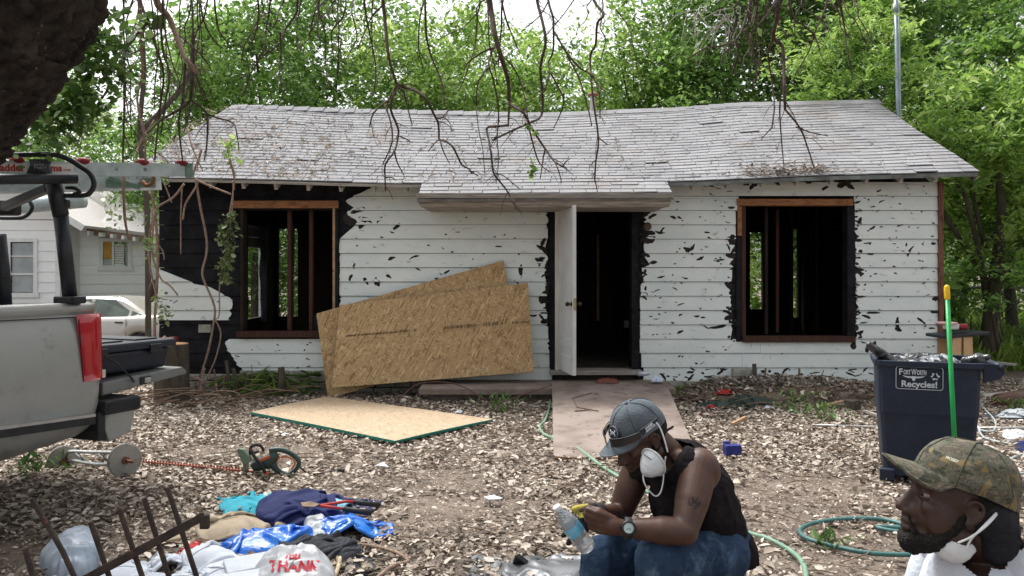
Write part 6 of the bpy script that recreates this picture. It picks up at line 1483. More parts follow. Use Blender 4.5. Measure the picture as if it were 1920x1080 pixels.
    MB().lathe([(.0325,.080),(.0328,.082),(.0328,.118),(.0325,.120)], pa, M3, 28).build('label_band', pm('blue_label', (.08,.35,.55), (.20,.50,.70), scale=18, rough=.35, bump=0, c3=(.5,.7,.8), s3=16, t3=.62), bt, smooth=True)
    MB().lathe([(.0145,Lb-.014),(.0150,Lb-.012),(.0150,Lb),(.013,Lb+.002),(.0005,Lb+.002)], pa, M3, 20).build('bottle_cap', M_strap, bt, smooth=True)
    # work gloves on / in the right hand
    gl = MB(); KR = P(1095,972,2.965); WR_ = wR; hand(gl, WR_, KR, V(.15,-.1,-1).normalized(), V(-.1,-.9,-.35)); gl.cap(WR_, WR_.lerp(KR,.6), .036, .038, 16); gl.cap(WR_.lerp(KR,.4)+V(0,-.01,.03), P(1078,955,2.93), .018, .014, 12)
    gl.cap(P(1080,1000,2.98), P(1066,1018,2.98), .016, .011, 12); gl.cap(P(1072,992,2.97), P(1056,1004,2.97), .014, .010, 12); gl.cap(P(1090,1000,2.98), P(1092,985,2.97), .022, .03, 12)
    g2 = remesh(gl, .0045, 3); M_gb = pm('glove_black', (.015,.015,.015), (.03,.03,.03), scale=40, rough=.8, bump=.3); M_gy = pm('glove_yellow', (.42,.36,.06), (.32,.26,.05), scale=20, rough=.75)
    mi = []
    for f in g2.f:
        c = sum((Vector(g2.v[i]) for i in f), Vector())/len(f); mi.append(1 if c.z > P(0,966,2.95).z and c.x < P(1104,0,2.96).x else 0)
    g2.mi = mi; g2.build('work_glove', [M_gb, M_gy], smooth=True, label='black and yellow work glove on the far hand behind the bottle', cat='glove')
    # seat: blue tub
    tub = thing('plastic_tub', (.68,3.22,0), 'upturned blue plastic tub the hunched man sits on', 'tub'); M_tub = pm('blue_tub', (.05,.20,.42), (.07,.24,.48), scale=4, rough=.5, bump=.05)
    Mx = Matrix.Rotation(R(-18), 3, 'Z'); MB().box((.68,3.24,.17), (.44,.34,.32), Mx, taper=(1.12,1.12)).build('tub_wall', M_tub, tub, bevel=.03); MB().box((.68,3.24,.014), (.53,.42,.028), Mx).build('tub_rim', M_tub, tub, bevel=.01)
    MB().box(P(1387,1046,3.1), (.03,.05,.055)).build('belt_pouch', M_blkp, bevel=.008, label='small black pouch clipped at the back of the seated man\'s jeans', cat='pouch')
man_one()
# ---- man two: head and shoulders in profile, bottom right
def man_two():
    o = thing('person', (1.22, 1.98, 0), 'bearded man in camouflage cap and white shirt, in profile at the bottom right corner', 'person')
    C = P(1788,945,1.93); fwd = V(-.965,.10,.17).normalized(); lf = V(-.10,-1,0); up = fwd.cross(lf)
    H = frame_M(C, fwd, lf); b = MB(); head_blobs(b, H)
    nb_, nt_ = V(1.135,1.98,.84), P(1812,975,1.95)
    b.cap(nb_, nt_, .066, .058, 22); tor = [(V(1.23,2.02,.42),.15),(V(1.18,2.01,.58),.155),(V(1.15,1.98,.71),.13)]
    for (p, r0), (q, r1) in zip(tor, tor[1:]): b.cap(p, q, r0, r1, 22)
    sL, sR = V(1.23,1.80,.79), V(1.16,2.17,.77); b.cap(sL, sR, .062, .062, 20); b.cap(nb_, V(1.19,1.88,.825), .05, .05, 14); b.cap(nb_, V(1.12,2.08,.82), .05, .05, 14)
    for s, e, w in ((sL, V(1.25,1.74,.46), V(1.06,1.72,.36)), (sR, V(1.08,2.27,.46), V(.92,2.2,.36))): b.cap(s, e, .052, .042, 18); b.cap(e, w, .041, .028, 18); b.cap(w, w+V(-.10,.03,-.02), .028, .018, 12)
    for k, a, yy in ((V(.86,1.85,.44), V(.84,1.83,.09), 1.92), (V(.86,2.22,.44), V(.82,2.24,.09), 2.12)): b.cap(V(1.25,yy,.38), k, .085, .062, 18); b.cap(k, a, .056, .042, 18); b.cap(a, a+V(-.14,0,-.04), .036, .03, 12)
    remesh(b, .0036, 9, .6).build('body', M_skin2, o, smooth=True)
    face_parts(H, o, M_skin2)
    # full beard, moustache and the dark tied headcloth hanging behind
    t = MB(); t.ell((.056,0,-.094), (.046,.040,.033)); t.ell((.090,0,-.104), (.019,.024,.020)); t.cap((-.002,.058,-.018), (.040,.040,-.080), .015,.026); t.cap((-.002,-.058,-.018), (.040,-.040,-.080), .015,.026); t.cap((.040,-.038,-.086), (.085,-.016,-.098), .024,.020); t.cap((.040,.038,-.086), (.085,.016,-.098), .024,.020); t.cap((.101,.018,-.046), (.090,.031,-.075), .0042, .006); t.cap((.101,-.018,-.046), (.090,-.031,-.075), .0042, .006); t.cap((.070,0,-.118), (.086,0,-.116), .018, .016)
    t.xf(H); g = remesh(t, .004, 2); g.v = [tuple(Vector(v)+V(*[.0025*nz(v[0]*160+k*7, v[1]*160, v[2]*160) for k in range(3)])) for v in g.v]; g.build('beard', M_hair, o, smooth=False)
    t = MB(); t.ell((-.030,0,.025), (.093,.0815,.078)); t.xf(H); t.build('hair', M_hair, o, smooth=True)
    t = MB(); t.ell((-.055,0,.010), (.070,.080,.065)); t.cap((-.085,.0,-.01), (-.115,.0,-.075), .058, .045); t.cap((-.115,.0,-.075), (-.16,.0,-.115), .045, .03); t.cap((-.12,.03,-.07), (-.19,.02,-.09), .03, .016); t.xf(H)
    M_cl = pm('black_headcloth', (.010,.010,.014), (.02,.02,.028), scale=14, rough=.8, bump=.4, bscale=60); garment(t, .006, None, .004, 30, 4, 3).build('headcloth', M_cl, o, smooth=True)
    # white shirt with a wide neck
    M_ws = pm('white_tee', (.50,.54,.62), (.58,.61,.67), scale=5, rough=.85, bump=.2, bscale=90)
    g = MB()
    for (p, r0), (q, r1) in zip(tor, tor[1:]): g.cap(p, q, r0+.022, r1+.022, 24)
    g.cap(sL, sR, .082, .080, 20); g.cap(V(1.185,1.93,.845), V(1.21,1.85,.82), .066, .070, 16); g.cap(V(1.12,2.0,.83), V(1.11,2.09,.81), .064, .064, 16); g.cap(V(1.08,1.97,.79), V(1.09,1.99,.64), .070, .09, 18)
    for s, e in ((sL, V(1.25,1.74,.46)), (sR, V(1.08,2.27,.46))): g.cap(s, s.lerp(e,.7), .074, .066, 18)
    nk = V(1.15,1.955,.84)
    def keep(c):
        d = c-nk; r_ = math.sqrt((d.x*.95)**2+(d.y)**2)
        if r_ < .082 and c.z > .80: return False
        if c.y < 1.97 and c.z > .795+abs(c.x-1.075)*1.05 and 1.0 < c.x < 1.19: return False
        return True
    garment(g, .0045, keep, .007, 9, 8, 5).build('shirt', M_ws, o, smooth=True)
    g = MB()
    for k, a, yy in ((V(.86,1.85,.44), V(.84,1.83,.12), 1.92), (V(.86,2.22,.44), V(.82,2.24,.12), 2.12)): g.cap(V(1.25,yy,.38), k, .10, .078, 18); g.cap(k, a, .075, .065, 18)
    g.cap(V(1.25,1.95,.38), V(1.25,2.1,.38), .13, .13, 18); garment(g, .012, None, .006, 11, 5, 1).build('trousers', pm('blue_denim',(0,0,0)), o, smooth=True)
    # camouflage cap
    m = bpy.data.materials.new('camouflage_cloth'); m.use_nodes = True; t = m.node_tree; bs = t.nodes['Principled BSDF']; bs.inputs['Roughness'].default_value = .9; L = t.links.new
    tc = _n(t, 'ShaderNodeTexCoord'); n1 = _n(t, 'ShaderNodeTexNoise'); n1.inputs['Scale'].default_value = 24; n1.inputs['Detail'].default_value = 7; n1.inputs['Roughness'].default_value = .68; n1.inputs['Distortion'].default_value = .35; mp = _n(t, 'ShaderNodeMapping'); mp.inputs['Rotation'].default_value = (.3,.5,.6); mp.inputs['Scale'].default_value = (1,1,1.9); L(tc.outputs['Object'], mp.inputs[0]); L(mp.outputs[0], n1.inputs['Vector'])
    cr = _n(t, 'ShaderNodeValToRGB'); cr.color_ramp.interpolation = 'LINEAR'; el = cr.color_ramp.elements; el[0].position = .30; el[0].color = (.012,.012,.009,1); el[1].position = .74; el[1].color = (.22,.19,.14,1)
    for p_, c_ in ((.40,(.025,.026,.017)),(.45,(.055,.058,.036)),(.50,(.11,.105,.075)),(.55,(.045,.034,.024)),(.61,(.15,.13,.09)),(.66,(.15,.10,.07))): q = el.new(p_); q.color = (*c_, 1)
    L(n1.outputs['Fac'], cr.inputs[0])
    n2 = _n(t, 'ShaderNodeTexNoise'); n2.inputs['Scale'].default_value = 16; n2.inputs['Distortion'].default_value = 1.2; L(tc.outputs['Object'], n2.inputs['Vector']); mr = _n(t, 'ShaderNodeMapRange'); mr.inputs['From Min'].default_value = .60; mr.inputs['From Max'].default_value = .64; L(n2.outputs['Fac'], mr.inputs['Value'])
    mx = _n(t, 'ShaderNodeMix', data_type='RGBA'); L(mr.outputs[0], mx.inputs['Factor']); L(cr.outputs[0], mx.inputs['A']); mx.inputs['B'].default_value = (.17,.125,.05,1); L(mx.outputs['Result'], bs.inputs['Base Color'])
    ht_ = math.radians(7); Hc = H @ Matrix.Rotation(-ht_, 4, 'Y')
    cp = cap_hat(Hc, 'camouflage_cap', (m, pm('camo_seam', (.05,.05,.035), (.08,.075,.05), scale=20)), 'crumpled camouflage cap with its bill raised, on the bearded man', crown=(.120,.096,.106), bill_len=.082, puff=.018, base_z=.048, bill_drop=-.004, wr=.006, bill_curve=.062)
    text_mb('MOSSY', .0095, Hc @ frame_M(V(.066,.071,.105), V(.80,-.62,.0)*-1 if False else V(-.62,.78,0), V(-.35,-.25,.9)), .0004, .0003).build('cap_lettering', pm('thread_pale', (.5,.48,.38), (.4,.38,.3)), cp)
    # dust mask under the beard
    mk = thing('dust_mask', P(1780,1020,1.9), 'white dust mask hanging at the throat of the bearded man', 'dust mask')
    c = P(1783,1022,1.90); ax = V(-.45,-.45,-.77).normalized(); a1 = (V(1,0,.1)-ax*ax.dot(V(1,0,.1))).normalized(); M3 = Matrix((a1, ax.cross(a1), ax)).transposed()
    MB().lathe([(.050,-.010),(.049,.0),(.044,.014),(.034,.027),(.02,.035),(.0005,.038)], c, M3 @ Matrix.Diagonal((1.0,.8,1.0)), 30).build('cup', M_maskw, mk, smooth=True)
    MB().tube([M3 @ V(.050*math.cos(q), .0392*math.sin(q), -.006)+c for q in np.linspace(0, 2*math.pi, 25)], .0025, 6, cap=False).build('rim', M_strap, mk, smooth=True)
    MB().tube([P(1796,1018,1.83), P(1822,1006,1.83), P(1850,985,1.83), P(1872,960,1.85), P(1880,946,1.87), P(1878,930,1.92)], .0026, 6, smooth=5).build('strap', M_strap, mk, smooth=True)
    MB().tube([P(1812,1030,1.83), P(1820,1012,1.83), P(1836,995,1.83), P(1862,968,1.84), P(1879,948,1.86)], .0024, 6, smooth=5).build('strap', M_strap, mk, smooth=True)
    st = thing('wooden_crate', (1.27,2.02,0), 'low crate the bearded man sits on', 'crate')
    MB().box((1.27,2.02,.13), (.42,.40,.26)).build('crate_wall', M_weather, st, bevel=.01); MB().box((1.27,2.02,.272), (.44,.42,.02)).build('crate_top', M_weather, st, bevel=.004)
man_two()
# ---------------------------------------------------------------- clothes, bags and rubbish in the foreground
def OL(pts, z=0): return [G(x, y, z) for x, y in pts]
M_teal = pm('teal_cloth', (.005,.20,.28), (.01,.30,.38), scale=6, rough=.75, bump=.2, bscale=90); M_navy = pm('navy_cloth', (.006,.010,.060), (.012,.020,.095), scale=6, rough=.85, bump=.3, bscale=110)
M_tanc = pm('tan_cloth', (.40,.33,.24), (.30,.245,.175), scale=5, rough=.9, bump=.25, bscale=100); M_blue = pm('blue_plastic', (.008,.09,.48), (.02,.19,.66), scale=7, rough=.25, bump=.35, bscale=30, spec=.6)
M_aqua = pm('aqua_cloth', (.20,.45,.52), (.13,.32,.40), scale=8, rough=.8, bump=.3); M_greyp = pm('grey_plastic', (.42,.46,.48), (.30,.33,.35), scale=7, rough=.3, bump=.2)
M_blkc = pm('black_cloth', (.022,.024,.03), (.05,.053,.062), scale=8, rough=.9, bump=.4, bscale=80); M_paper = pm('crumpled_white', (.66,.70,.76), (.56,.60,.67), scale=8, rough=.7, bump=.2, trans=.1)
M_bagb = pm('bluish_bag', (.42,.48,.55), (.30,.36,.44), scale=5, rough=.3, bump=.2, trans=.15, c3=(.12,.17,.30), s3=4, t3=.60, w3=.12)
cloth('teal_shirt', G(472,950), (.75,.6), .4, M_teal, 'teal shirt at the back left of the clothes pile', 'shirt', seed=1, comp=(.62,.75), bump=.04)
cloth('tan_trousers', G(438,998), (.9,.7), -.3, M_tanc, 'tan trousers bundled at the left end of the clothes pile', 'trousers', seed=8, comp=(.52,.68), bump=.07, folds=2)
cloth('navy_jacket', G(562,968), (1.25,.95), -.12, M_navy, 'navy blue work jacket crumpled on top of the clothes pile', 'jacket', seed=5, comp=(.60,.66), bump=.13, folds=2, n=50, amp=.14, stiff=.2)
cloth('aqua_towel', G(630,968), (.5,.4), .2, M_aqua, 'pale aqua cloth under the lopper handles', 'cloth', seed=10, comp=(.62,.62), bump=.09)
cloth('blue_plastic', G(512,1022), (1.1,.7), .22, M_blue, 'shiny bright blue plastic sheet at the front of the clothes pile', 'plastic sheet', seed=12, comp=(.62,.62), bump=.07, amp=.14, n=46, stiff=.15, group='blue plastic sheets')
cloth('blue_plastic', G(636,1004), (.9,.65), -.25, M_blue, 'bright blue plastic sheet at the right end, beside the small grey bag', 'plastic sheet', seed=13, comp=(.52,.6), bump=.10, amp=.14, n=40, stiff=.15, group='blue plastic sheets')
heap('grey_bag', OL([(568,1022),(570,990),(590,983),(612,990),(622,1014),(600,1026)]), .135, M_greyp, 'small grey plastic bag poking out between the blue plastic sheets', 'bag', 14, fold=.2, fscale=7)
cloth('black_trousers', G(598,1040), (1.1,.72), .1, M_blkc, 'dark grey trousers in front of the blue plastic', 'trousers', seed=16, comp=(.52,.58), bump=.07, folds=2, n=48, amp=.14, stiff=.2)
cloth('charcoal_shirt', G(525,1062), (.5,.4), .5, M_blkc, 'charcoal shirt left of the lettered shopping bag', 'shirt', seed=17, comp=(.62,.7), bump=.06)
tb2 = heap('shopping_bag', OL([(475,1112),(484,1078),(515,1062),(560,1058),(605,1070),(628,1100),(600,1140),(520,1145)]), .24, pm('thin_white_bag', (.50,.52,.55), (.64,.66,.68), scale=6, rough=.3, bump=.15, trans=.2), 'white shopping bag with red lettering at the bottom of the picture', 'bag', 18, fold=.22, nr=34, na=100, fscale=7)
ORG[tb2.name] = Vector(tb2.location)
def bag_text():
    from mathutils.bvhtree import BVHTree
    bv = BVHTree.FromPolygons([tuple(Vector(v.co)+tb2.location) for v in tb2.data.vertices], [tuple(p.vertices) for p in tb2.data.polygons])
    M_r = pm('bag_red', (.50,.02,.04), (.42,.02,.035), rough=.5, bump=0); ex = V(1,.0,0); n = V(0,-.75,.66).normalized(); ey = n.cross(ex)
    for body, x, y, s, rot in (('THANK', 551,1062,.074,0), ('YOU', 548,1044,.036,0)):
        c = P(x, y, 4.15); mb = text_mb(body, s, frame_M(c, ex, ey), 0, .003); vs = []
        for v in mb.v:
            v = Vector(v); d = (v-V(0,0,EYE)).normalized(); h = bv.ray_cast(V(0,0,EYE), d)[0]
            vs.append(tuple((h if h is not None else v)-d*.004))
        mb.v = vs; mb.build('bag_lettering', M_r, tb2)
bag_text()
for i, (x, y, sz, rt, cm, lab) in enumerate([(238,1085,(.5,.4),.3,(.6,.6),'crumpled white paper at the left of the white rubbish, behind the iron bars'),(315,1070,(.52,.42),-.4,(.6,.62),'crumpled white sheet between the iron bars'),(345,1100,(.5,.42),.9,(.62,.6),'rounded white wad at the bottom between the bars'),(388,1062,(.6,.46),.1,(.55,.6),'tall crumpled white sheet in the middle of the white rubbish'),(275,1110,(.5,.4),1.2,(.6,.6),'lowest crumpled sheet of the white rubbish, between the bars'),(430,1080,(.5,.4),.6,(.65,.65),'crumpled white sheet against the foam boards')]):
    cloth('crumpled_paper', G(x, y), sz, rt, M_paper, lab, 'paper', seed=30+i, comp=cm, bump=.10 if i == 3 else .06, folds=1, amp=.13, stiff=.7, n=34, group='white paper rubbish')
for i, (a, b, c_, d_h, lab) in enumerate([((418,1048),(515,1030),(525,1056),.05,'flat white foam board, uppermost of the white rubbish'),((405,1078),(500,1062),(505,1094),.07,'white foam board at the bottom of the white rubbish')]):
    A_, B_, C_ = G(*a, .10), G(*b, .10), G(*c_, .06); mb = MB(); mb.prism([A_, B_, C_, A_+(C_-B_)], V(0,0,-.03)); mb.build('foam_board', M_paper, bevel=.006, label=lab, cat='foam board', group='white foam boards')
heap('plastic_bag', OL([(72,1062),(92,1036),(118,1026),(165,1020),(188,1036),(192,1062),(165,1084),(120,1087),(95,1080)]), .20, M_bagb, 'bluish white plastic bag lying alone at the left behind the bars', 'bag', 22, fold=.2, nr=34, na=100, fscale=6)
heap('red_rag', OL([(330,1042),(345,1028),(375,1012),(380,1018),(355,1035)]), .02, pm('red_rag', (.45,.02,.02), (.35,.02,.02)), 'scrap of red rag behind the iron bars', 'rag', 25)
# loppers
lp_ = thing('loppers', G(640,955), 'long handled loppers with black grips lying on the navy jacket', 'loppers')
pv = G(600,948,.15); h1, h2 = G(697,962,.10), G(712,947,.06)
MB().tube([pv, pv.lerp(h1,.45)], .009, 8).build('handle', M_redp, lp_, smooth=True); MB().tube([pv.lerp(h1,.45), h1], [.014,.018], 10).build('grip', M_blkp, lp_, smooth=True)
q2 = G(650,940,.12); MB().tube([pv, q2, q2.lerp(h2,.2)], .009, 8).build('handle', M_redp, lp_, smooth=True); MB().tube([q2.lerp(h2,.2), h2], [.014,.017], 10).build('grip', M_blkp, lp_, smooth=True)
MB().prism([pv+V(0,0,.01), pv+V(-.06,.02,.02), pv+V(-.12,.03,.01), pv+V(-.10,-.01,0), pv+V(-.03,-.02,0)], V(0,.004,-.008)).build('blade', pm('rusty_blade', (.18,.11,.07), (.10,.07,.05), scale=20, rough=.6, metal=.4), lp_)
# bamboo / hoses / sticks
def ground_tube(name, pts, r, mat, label, cat, n=8, z=None, group=None, sm=8):
    v = [G(x, y, (z if z is not None else r)+.012) for x, y in pts]; return MB().tube(v, r, n, smooth=sm).build(name, mat, smooth=True, label=label, cat=cat, group=group)
M_cane = pm('cane', (.50,.42,.28), (.36,.28,.18), scale=18, rough=.6); M_hoseg = pm('hose_green', (.15,.27,.19), (.22,.34,.25), scale=20, rough=.5); M_hoset = pm('hose_teal', (.045,.12,.12), (.07,.17,.16), scale=20, rough=.4)
ground_tube('cane', [(615,1100),(632,1070),(637,1045),(632,1032)], .012, M_cane, 'pale bent cane beside the shopping bag', 'cane')
ground_tube('root', [(660,1020),(700,1024),(740,1035),(765,1052),(735,1062),(705,1085)], .010, M_branch2, 'curved brown root on the leaves right of the clothes pile', 'root')
ground_tube('garden_hose', [(1034,735),(1030,765),(1022,788),(1012,800),(1020,814),(1048,826),(1085,842),(1120,868),(1150,888),(1200,915),(1300,960),(1400,998),(1440,1010),(1485,1035),(1508,1062),(1512,1100)], .0135, M_hoseg, 'light green garden hose running past the ramp and behind the hunched man', 'hose')
ground_tube('garden_hose', [(1900,1036),(1735,1040),(1640,1038),(1580,1028),(1520,1012),(1500,998),(1510,986),(1545,977),(1600,972),(1655,974),(1695,984),(1706,992),(1690,997),(1655,992),(1648,988),(1690,989)], .013, M_hoset, 'dark teal hose looped on the dirt beside the bearded man', 'hose')
M_hosew = pm('hose_grey', (.40,.45,.44), (.3,.35,.35), scale=20, rough=.5)
ground_tube('garden_hose', [(1831,758),(1848,745),(1842,735),(1828,740),(1845,765),(1866,790),(1862,808),(1838,806),(1832,795),(1845,820),(1890,832)], .010, M_hosew, 'thin pale hose tangled right of the blue bin', 'hose'); ground_tube('garden_hose', [(1960,880),(1915,888),(1893,876),(1897,860),(1925,850),(1960,848)], .011, M_hosew, 'pale hose loop at the right edge behind the camouflage cap', 'hose')
ground_tube('metal_pipe', [(1523,797),(1655,801),(1800,803)], .012, pm('galvanised',(0,0,0)), 'straight grey metal pipe lying in front of the blue bin, reaching past both sides', 'pipe', sm=2); ground_tube('metal_pipe', [(1830,803),(1990,802)], .014, pm('galvanised',(0,0,0)), 'straight grey metal pipe lying right of the blue bin', 'pipe', sm=2)
ground_tube('power_cord', [(985,715),(1040,706),(1080,716),(1120,738)], .005, M_branch, 'x', 'cord') if False else None
ground_tube('power_cord', [(520,757),(545,790),(585,828),(640,845),(700,850),(780,843),(870,818)], .005, M_twig, 'thin brown stem arching over the lying sheets', 'stem')
cd = [P(745,752,9.2), P(775,725,9.42), P(800,717,9.46), P(840,717,9.44), P(875,728,9.46), P(900,744,9.4), P(930,756,9.2), P(975,742,9.3), P(1035,722,9.5)]
MB().tube(cd, .006, 6, smooth=5).build('maroon_cable', pm('cord_maroon', (.13,.05,.05), (.09,.04,.04), rough=.6), smooth=True, label='maroon cable draped over the porch step', cat='cable')
# iron security grille, bottom left
gr = thing('iron_grille', (-1.45, 2.8, 0), 'rusty black iron grille leaning at the bottom left corner', 'grille'); M_iron = pm('rusty_iron', (.035,.03,.03), (.075,.055,.045), scale=18, rough=.75, metal=.3, c3=(.12,.06,.035), s3=24, t3=.58)
for pts in ([(60,936),(104,1010),(118,1035),(141,1085)], [(170,980),(206,1085)], [(224,955),(268,1085)], [(271,935),(318,1085)], [(314,915),(370,1085)], [(47,1030),(63,1085)]):
    v = [P(x, y, 3.0) for x, y in pts]; e = (v[-1]-v[-2]).normalized(); e.y -= .12; e.normalize(); k = v[-1].z/(-e.z); v.append(v[-1]+e*k)
    mb = MB()
    for a, b in zip(v, v[1:]): mb.bar(a-(b-a).normalized()*.003, b, .015, .015, up=(0,1,0))
    mb.build('bar', M_iron, gr, bevel=.002)
a, b = P(384,967,3.0), P(165,1083,2.98); MB().bar(a, b+(b-a)*.4, .012, .030, up=(0,0,1)).build('rail', M_iron, gr, bevel=.002); MB().box(P(384,978,3.0), (.03,.02,.05)).build('hinge_lug', M_iron, gr)
a, b = P(330,1250,2.93), P(60,1400,2.9); MB().bar(a, b, .012, .03).build('rail', M_iron, gr, bevel=.002)
# grey foil sheet by the hunched man's feet
cloth('grey_plastic_sheet', G(1040,1076), (1.0,.6), .1, pm('shiny_grey', (.11,.115,.12), (.20,.21,.22), scale=4, rough=.3, bump=.1, metal=.2), 'shiny grey plastic sheet on the ground at the hunched man\'s feet', 'plastic sheet', seed=40, comp=(.72,.62), bump=.04, n=44, amp=.1, stiff=.3)
MB().prism([G(958,1064,.0), G(966,1042,.09), G(995,1064,.02)], V(.02,.03,0)).build('black_flap', M_blkp, label='upright black scrap at the left end of the grey plastic sheet', cat='scrap')
# small blue plastic case
bc = MB(); c = G(1373,856,0); bc.box(c+V(0,0,.055), (.13,.08,.085), Matrix.Rotation(R(8),3,'Z')); bc.box(c+V(-.04,.03,.09), (.05,.05,.06), Matrix.Rotation(R(8),3,'Z')); remesh(bc, .006, 3).build('blue_pouch', pm('deep_blue', (.012,.018,.14), (.03,.04,.22), scale=12, rough=.5, bump=.3), smooth=True, label='small deep blue pouch alone on the leaves right of the seated man', cat='pouch')
# paper scraps
for i, (x, y, w_, lab) in enumerate([(535,818,.10,'white paper scrap between the hedge trimmer and the pale sheets'),(490,812,.07,'small white scrap left of the pale sheets'),(715,876,.12,'white scrap in the open leaves right of the trimmer plug'),(1483,773,.10,'white scrap near the green clothes by the right wall'),(1440,766,.09,'narrow white card below the green clothes'),(860,775,.10,'bluish paper scrap in front of the porch step'),(925,938,.14,'long white scrap left of the hunched man'),(578,762,.07,'pale scrap at the far left corner of the pale sheet'),(1395,1002,.06,'white scrap right of the hunched man by the green hose')]):
    c = G(x, y, .02); r = random.Random(i); vs = [c+V(r.uniform(.6,1)*w_*.5*math.cos(a), r.uniform(.6,1)*w_*.4*math.sin(a), r.uniform(0,.03)) for a in np.linspace(0, 5.3, 6)]
    vs.append(c+V(0,0,.035)); MB().add(vs+[v+V(0,0,-.004) for v in vs], [(k, (k+1)%6, 6) for k in range(6)]+[((k+1)%6+7, k+7, 13) for k in range(6)]+[(k, k+7, (k+1)%6+7, (k+1)%6) for k in range(6)]).build('paper_scrap', M_paper, label=lab, cat='scrap', group='paper scraps on the leaves')
# ---------------------------------------------------------------- blue wheeled bin and broom handle
def bin_():
    D0 = 5.8; x0, x1 = px(1652, D0), px(1832, D0); cx_ = (x0+x1)/2; o = thing('wheelie_bin', (cx_, D0, 0), 'dark blue wheeled recycling bin stuffed with bin bags', 'recycling bin')
    M_b = pm('bin_navy', (.012,.018,.036), (.018,.026,.048), scale=5, rough=.5, bump=.12, bscale=160); zt_ = .865; wt, wb = (x1-x0), (x1-x0)*.86; dt, db = .62, .52; yc = D0+dt/2
    def ring(z, w_, d_, n=8, r_=.05, yo=0):
        pts = []
        for sx, sy, a0 in ((1,-1,-90),(1,1,0),(-1,1,90),(-1,-1,180)):
            for k in range(4): a = R(a0+30*k); pts.append(V(cx_+sx*(w_/2-r_)+r_*math.cos(a), yc+sy*(d_/2-r_)+r_*math.sin(a)+yo, z))
        return pts
    lv = [(0.04,wb*.97,db,.05),(.10,wb,db,.06),(.40,wb+(wt-wb)*.42,db+.04,.06),(.47,wb+(wt-wb)*.55,db+.06,.06),(.50,wb+(wt-wb)*.66,db+.075,.06),(zt_-.05,wt*.98,dt-.01,.06),(zt_-.03,wt,dt,.06)]
    vs = []; 
    for z, w_, d_, r_ in lv: vs += ring(z, w_, d_, r_=r_)
    n = 16; m = len(lv); inner = ring(zt_-.03, wt-.02, dt-.02)+ring(.2, wb*.9, db*.9)
    k0 = len(vs); vs += inner
    fs = [(i*n+k, i*n+(k+1)%n, (i+1)*n+(k+1)%n, (i+1)*n+k) for i in range(m-1) for k in range(n)]+[tuple(range(n-1,-1,-1))]
    fs += [((m-1)*n+k, (m-1)*n+(k+1)%n, k0+(k+1)%n, k0+k) for k in range(n)]+[(k0+k, k0+(k+1)%n, k0+n+(k+1)%n, k0+n+k) for k in range(n)]+[tuple(k0+n+k for k in range(n))]
    MB().add(vs, fs).build('bin_body', M_b, o, smooth=False, bevel=.004)
    rim = MB(); a = ring(zt_-.032, wt+.035, dt+.035, r_=.07)+ring(zt_+.008, wt+.035, dt+.035, r_=.07)+ring(zt_+.008, wt-.03, dt-.03)+ring(zt_-.032, wt-.03, dt-.03)
    rim.add(a, [(i*n+k, i*n+(k+1)%n, ((i+1)%4)*n+(k+1)%n, ((i+1)%4)*n+k) for i in range(4) for k in range(n)]); rim.build('bin_rim', M_b, o, bevel=.004)
    # handle shelf to the right
    hx = x1+.005; 
    for y in (D0+.04, D0+dt-.06): MB().add([V(hx,y,zt_-.13), V(hx+.10,y,zt_-.10), V(hx+.13,y,zt_-.06), V(hx+.13,y,zt_+.0), V(hx,y,zt_+.005), V(hx,y+.03,zt_-.13), V(hx+.10,y+.03,zt_-.10), V(hx+.13,y+.03,zt_-.06), V(hx+.13,y+.03,zt_), V(hx,y+.03,zt_+.005)], [(0,1,2,3,4),(9,8,7,6,5)]+[(i,5+i,5+(i+1)%5,(i+1)%5) for i in range(5)]).build('handle_bracket', M_b, o, bevel=.004)
    MB().tube([V(hx+.11,D0+.03,zt_-.02), V(hx+.11,D0+dt-.02,zt_-.02)], .018, 12).build('handle', M_b, o, smooth=True); MB().box((hx+.055,D0+dt/2,zt_-.005), (.02,dt-.05,.02)).build('hinge_bar', M_b, o)
    for y in (D0+.06, D0+dt-.1): MB().lathe([(.001,-.03),(.10,-.03),(.11,-.02),(.11,.02),(.10,.03),(.001,.03)], (x1-.05,y,.11), Matrix.Rotation(R(90),3,'X'), 24).build('wheel', M_blkp, o, smooth=True)
    MB().box((x0+.07,D0+.02,.05), (.10,.05,.09)).build('bin_foot', M_b, o, bevel=.01)
    # printed panel: outline, words, longhorn, recycling arrows
    lab = pm('bin_print', (.56,.60,.66), (.46,.50,.56), scale=30, rough=.6, bump=0)
    c0x, c1x, zt2, zb2 = px(1682,5.83), px(1761,5.83), EYE+(HY-688)/F*5.83, EYE+(HY-730)/F*5.83; yy = lambda z: D0+.0155-.0+ (zt_-.05-z)*.075-.004-.020
    def pt(u, v): z = zb2+(zt2-zb2)*v; return V(c0x+(c1x-c0x)*u, yy(z), z)
    fr = MB(); prev = None; rr = .06; path = []
    for (cu, cv, a0) in ((1-rr, 1-rr*1.8, 90), (1-rr, rr*1.8, 0), (rr, rr*1.8, -90), (rr, 1-rr*1.8, 180)):
        for k in range(5): a = R(a0-22.5*k); path.append(pt(cu+rr*math.cos(a), cv+rr*1.8*math.sin(a)))
    path.append(path[0]); fr.tube(path, .0022, 5, cap=False); fr.build('label_outline', lab, o)
    def tx(body, u, v, s, bold): return text_mb(body, s, frame_M(pt(u, v), V(1,0,0), V(0,-.075,1)), .0006, bold)
    def put(mb, name, w_u):   # scale to wanted width
        xs = [v[0] for v in mb.v]; w0 = max(xs)-min(xs); cxx = (max(xs)+min(xs))/2; k = w_u*(c1x-c0x)/w0; mb.v = [(cxx+(v[0]-cxx)*k, v[1], v[2]) for v in mb.v]; mb.build(name, lab, o)
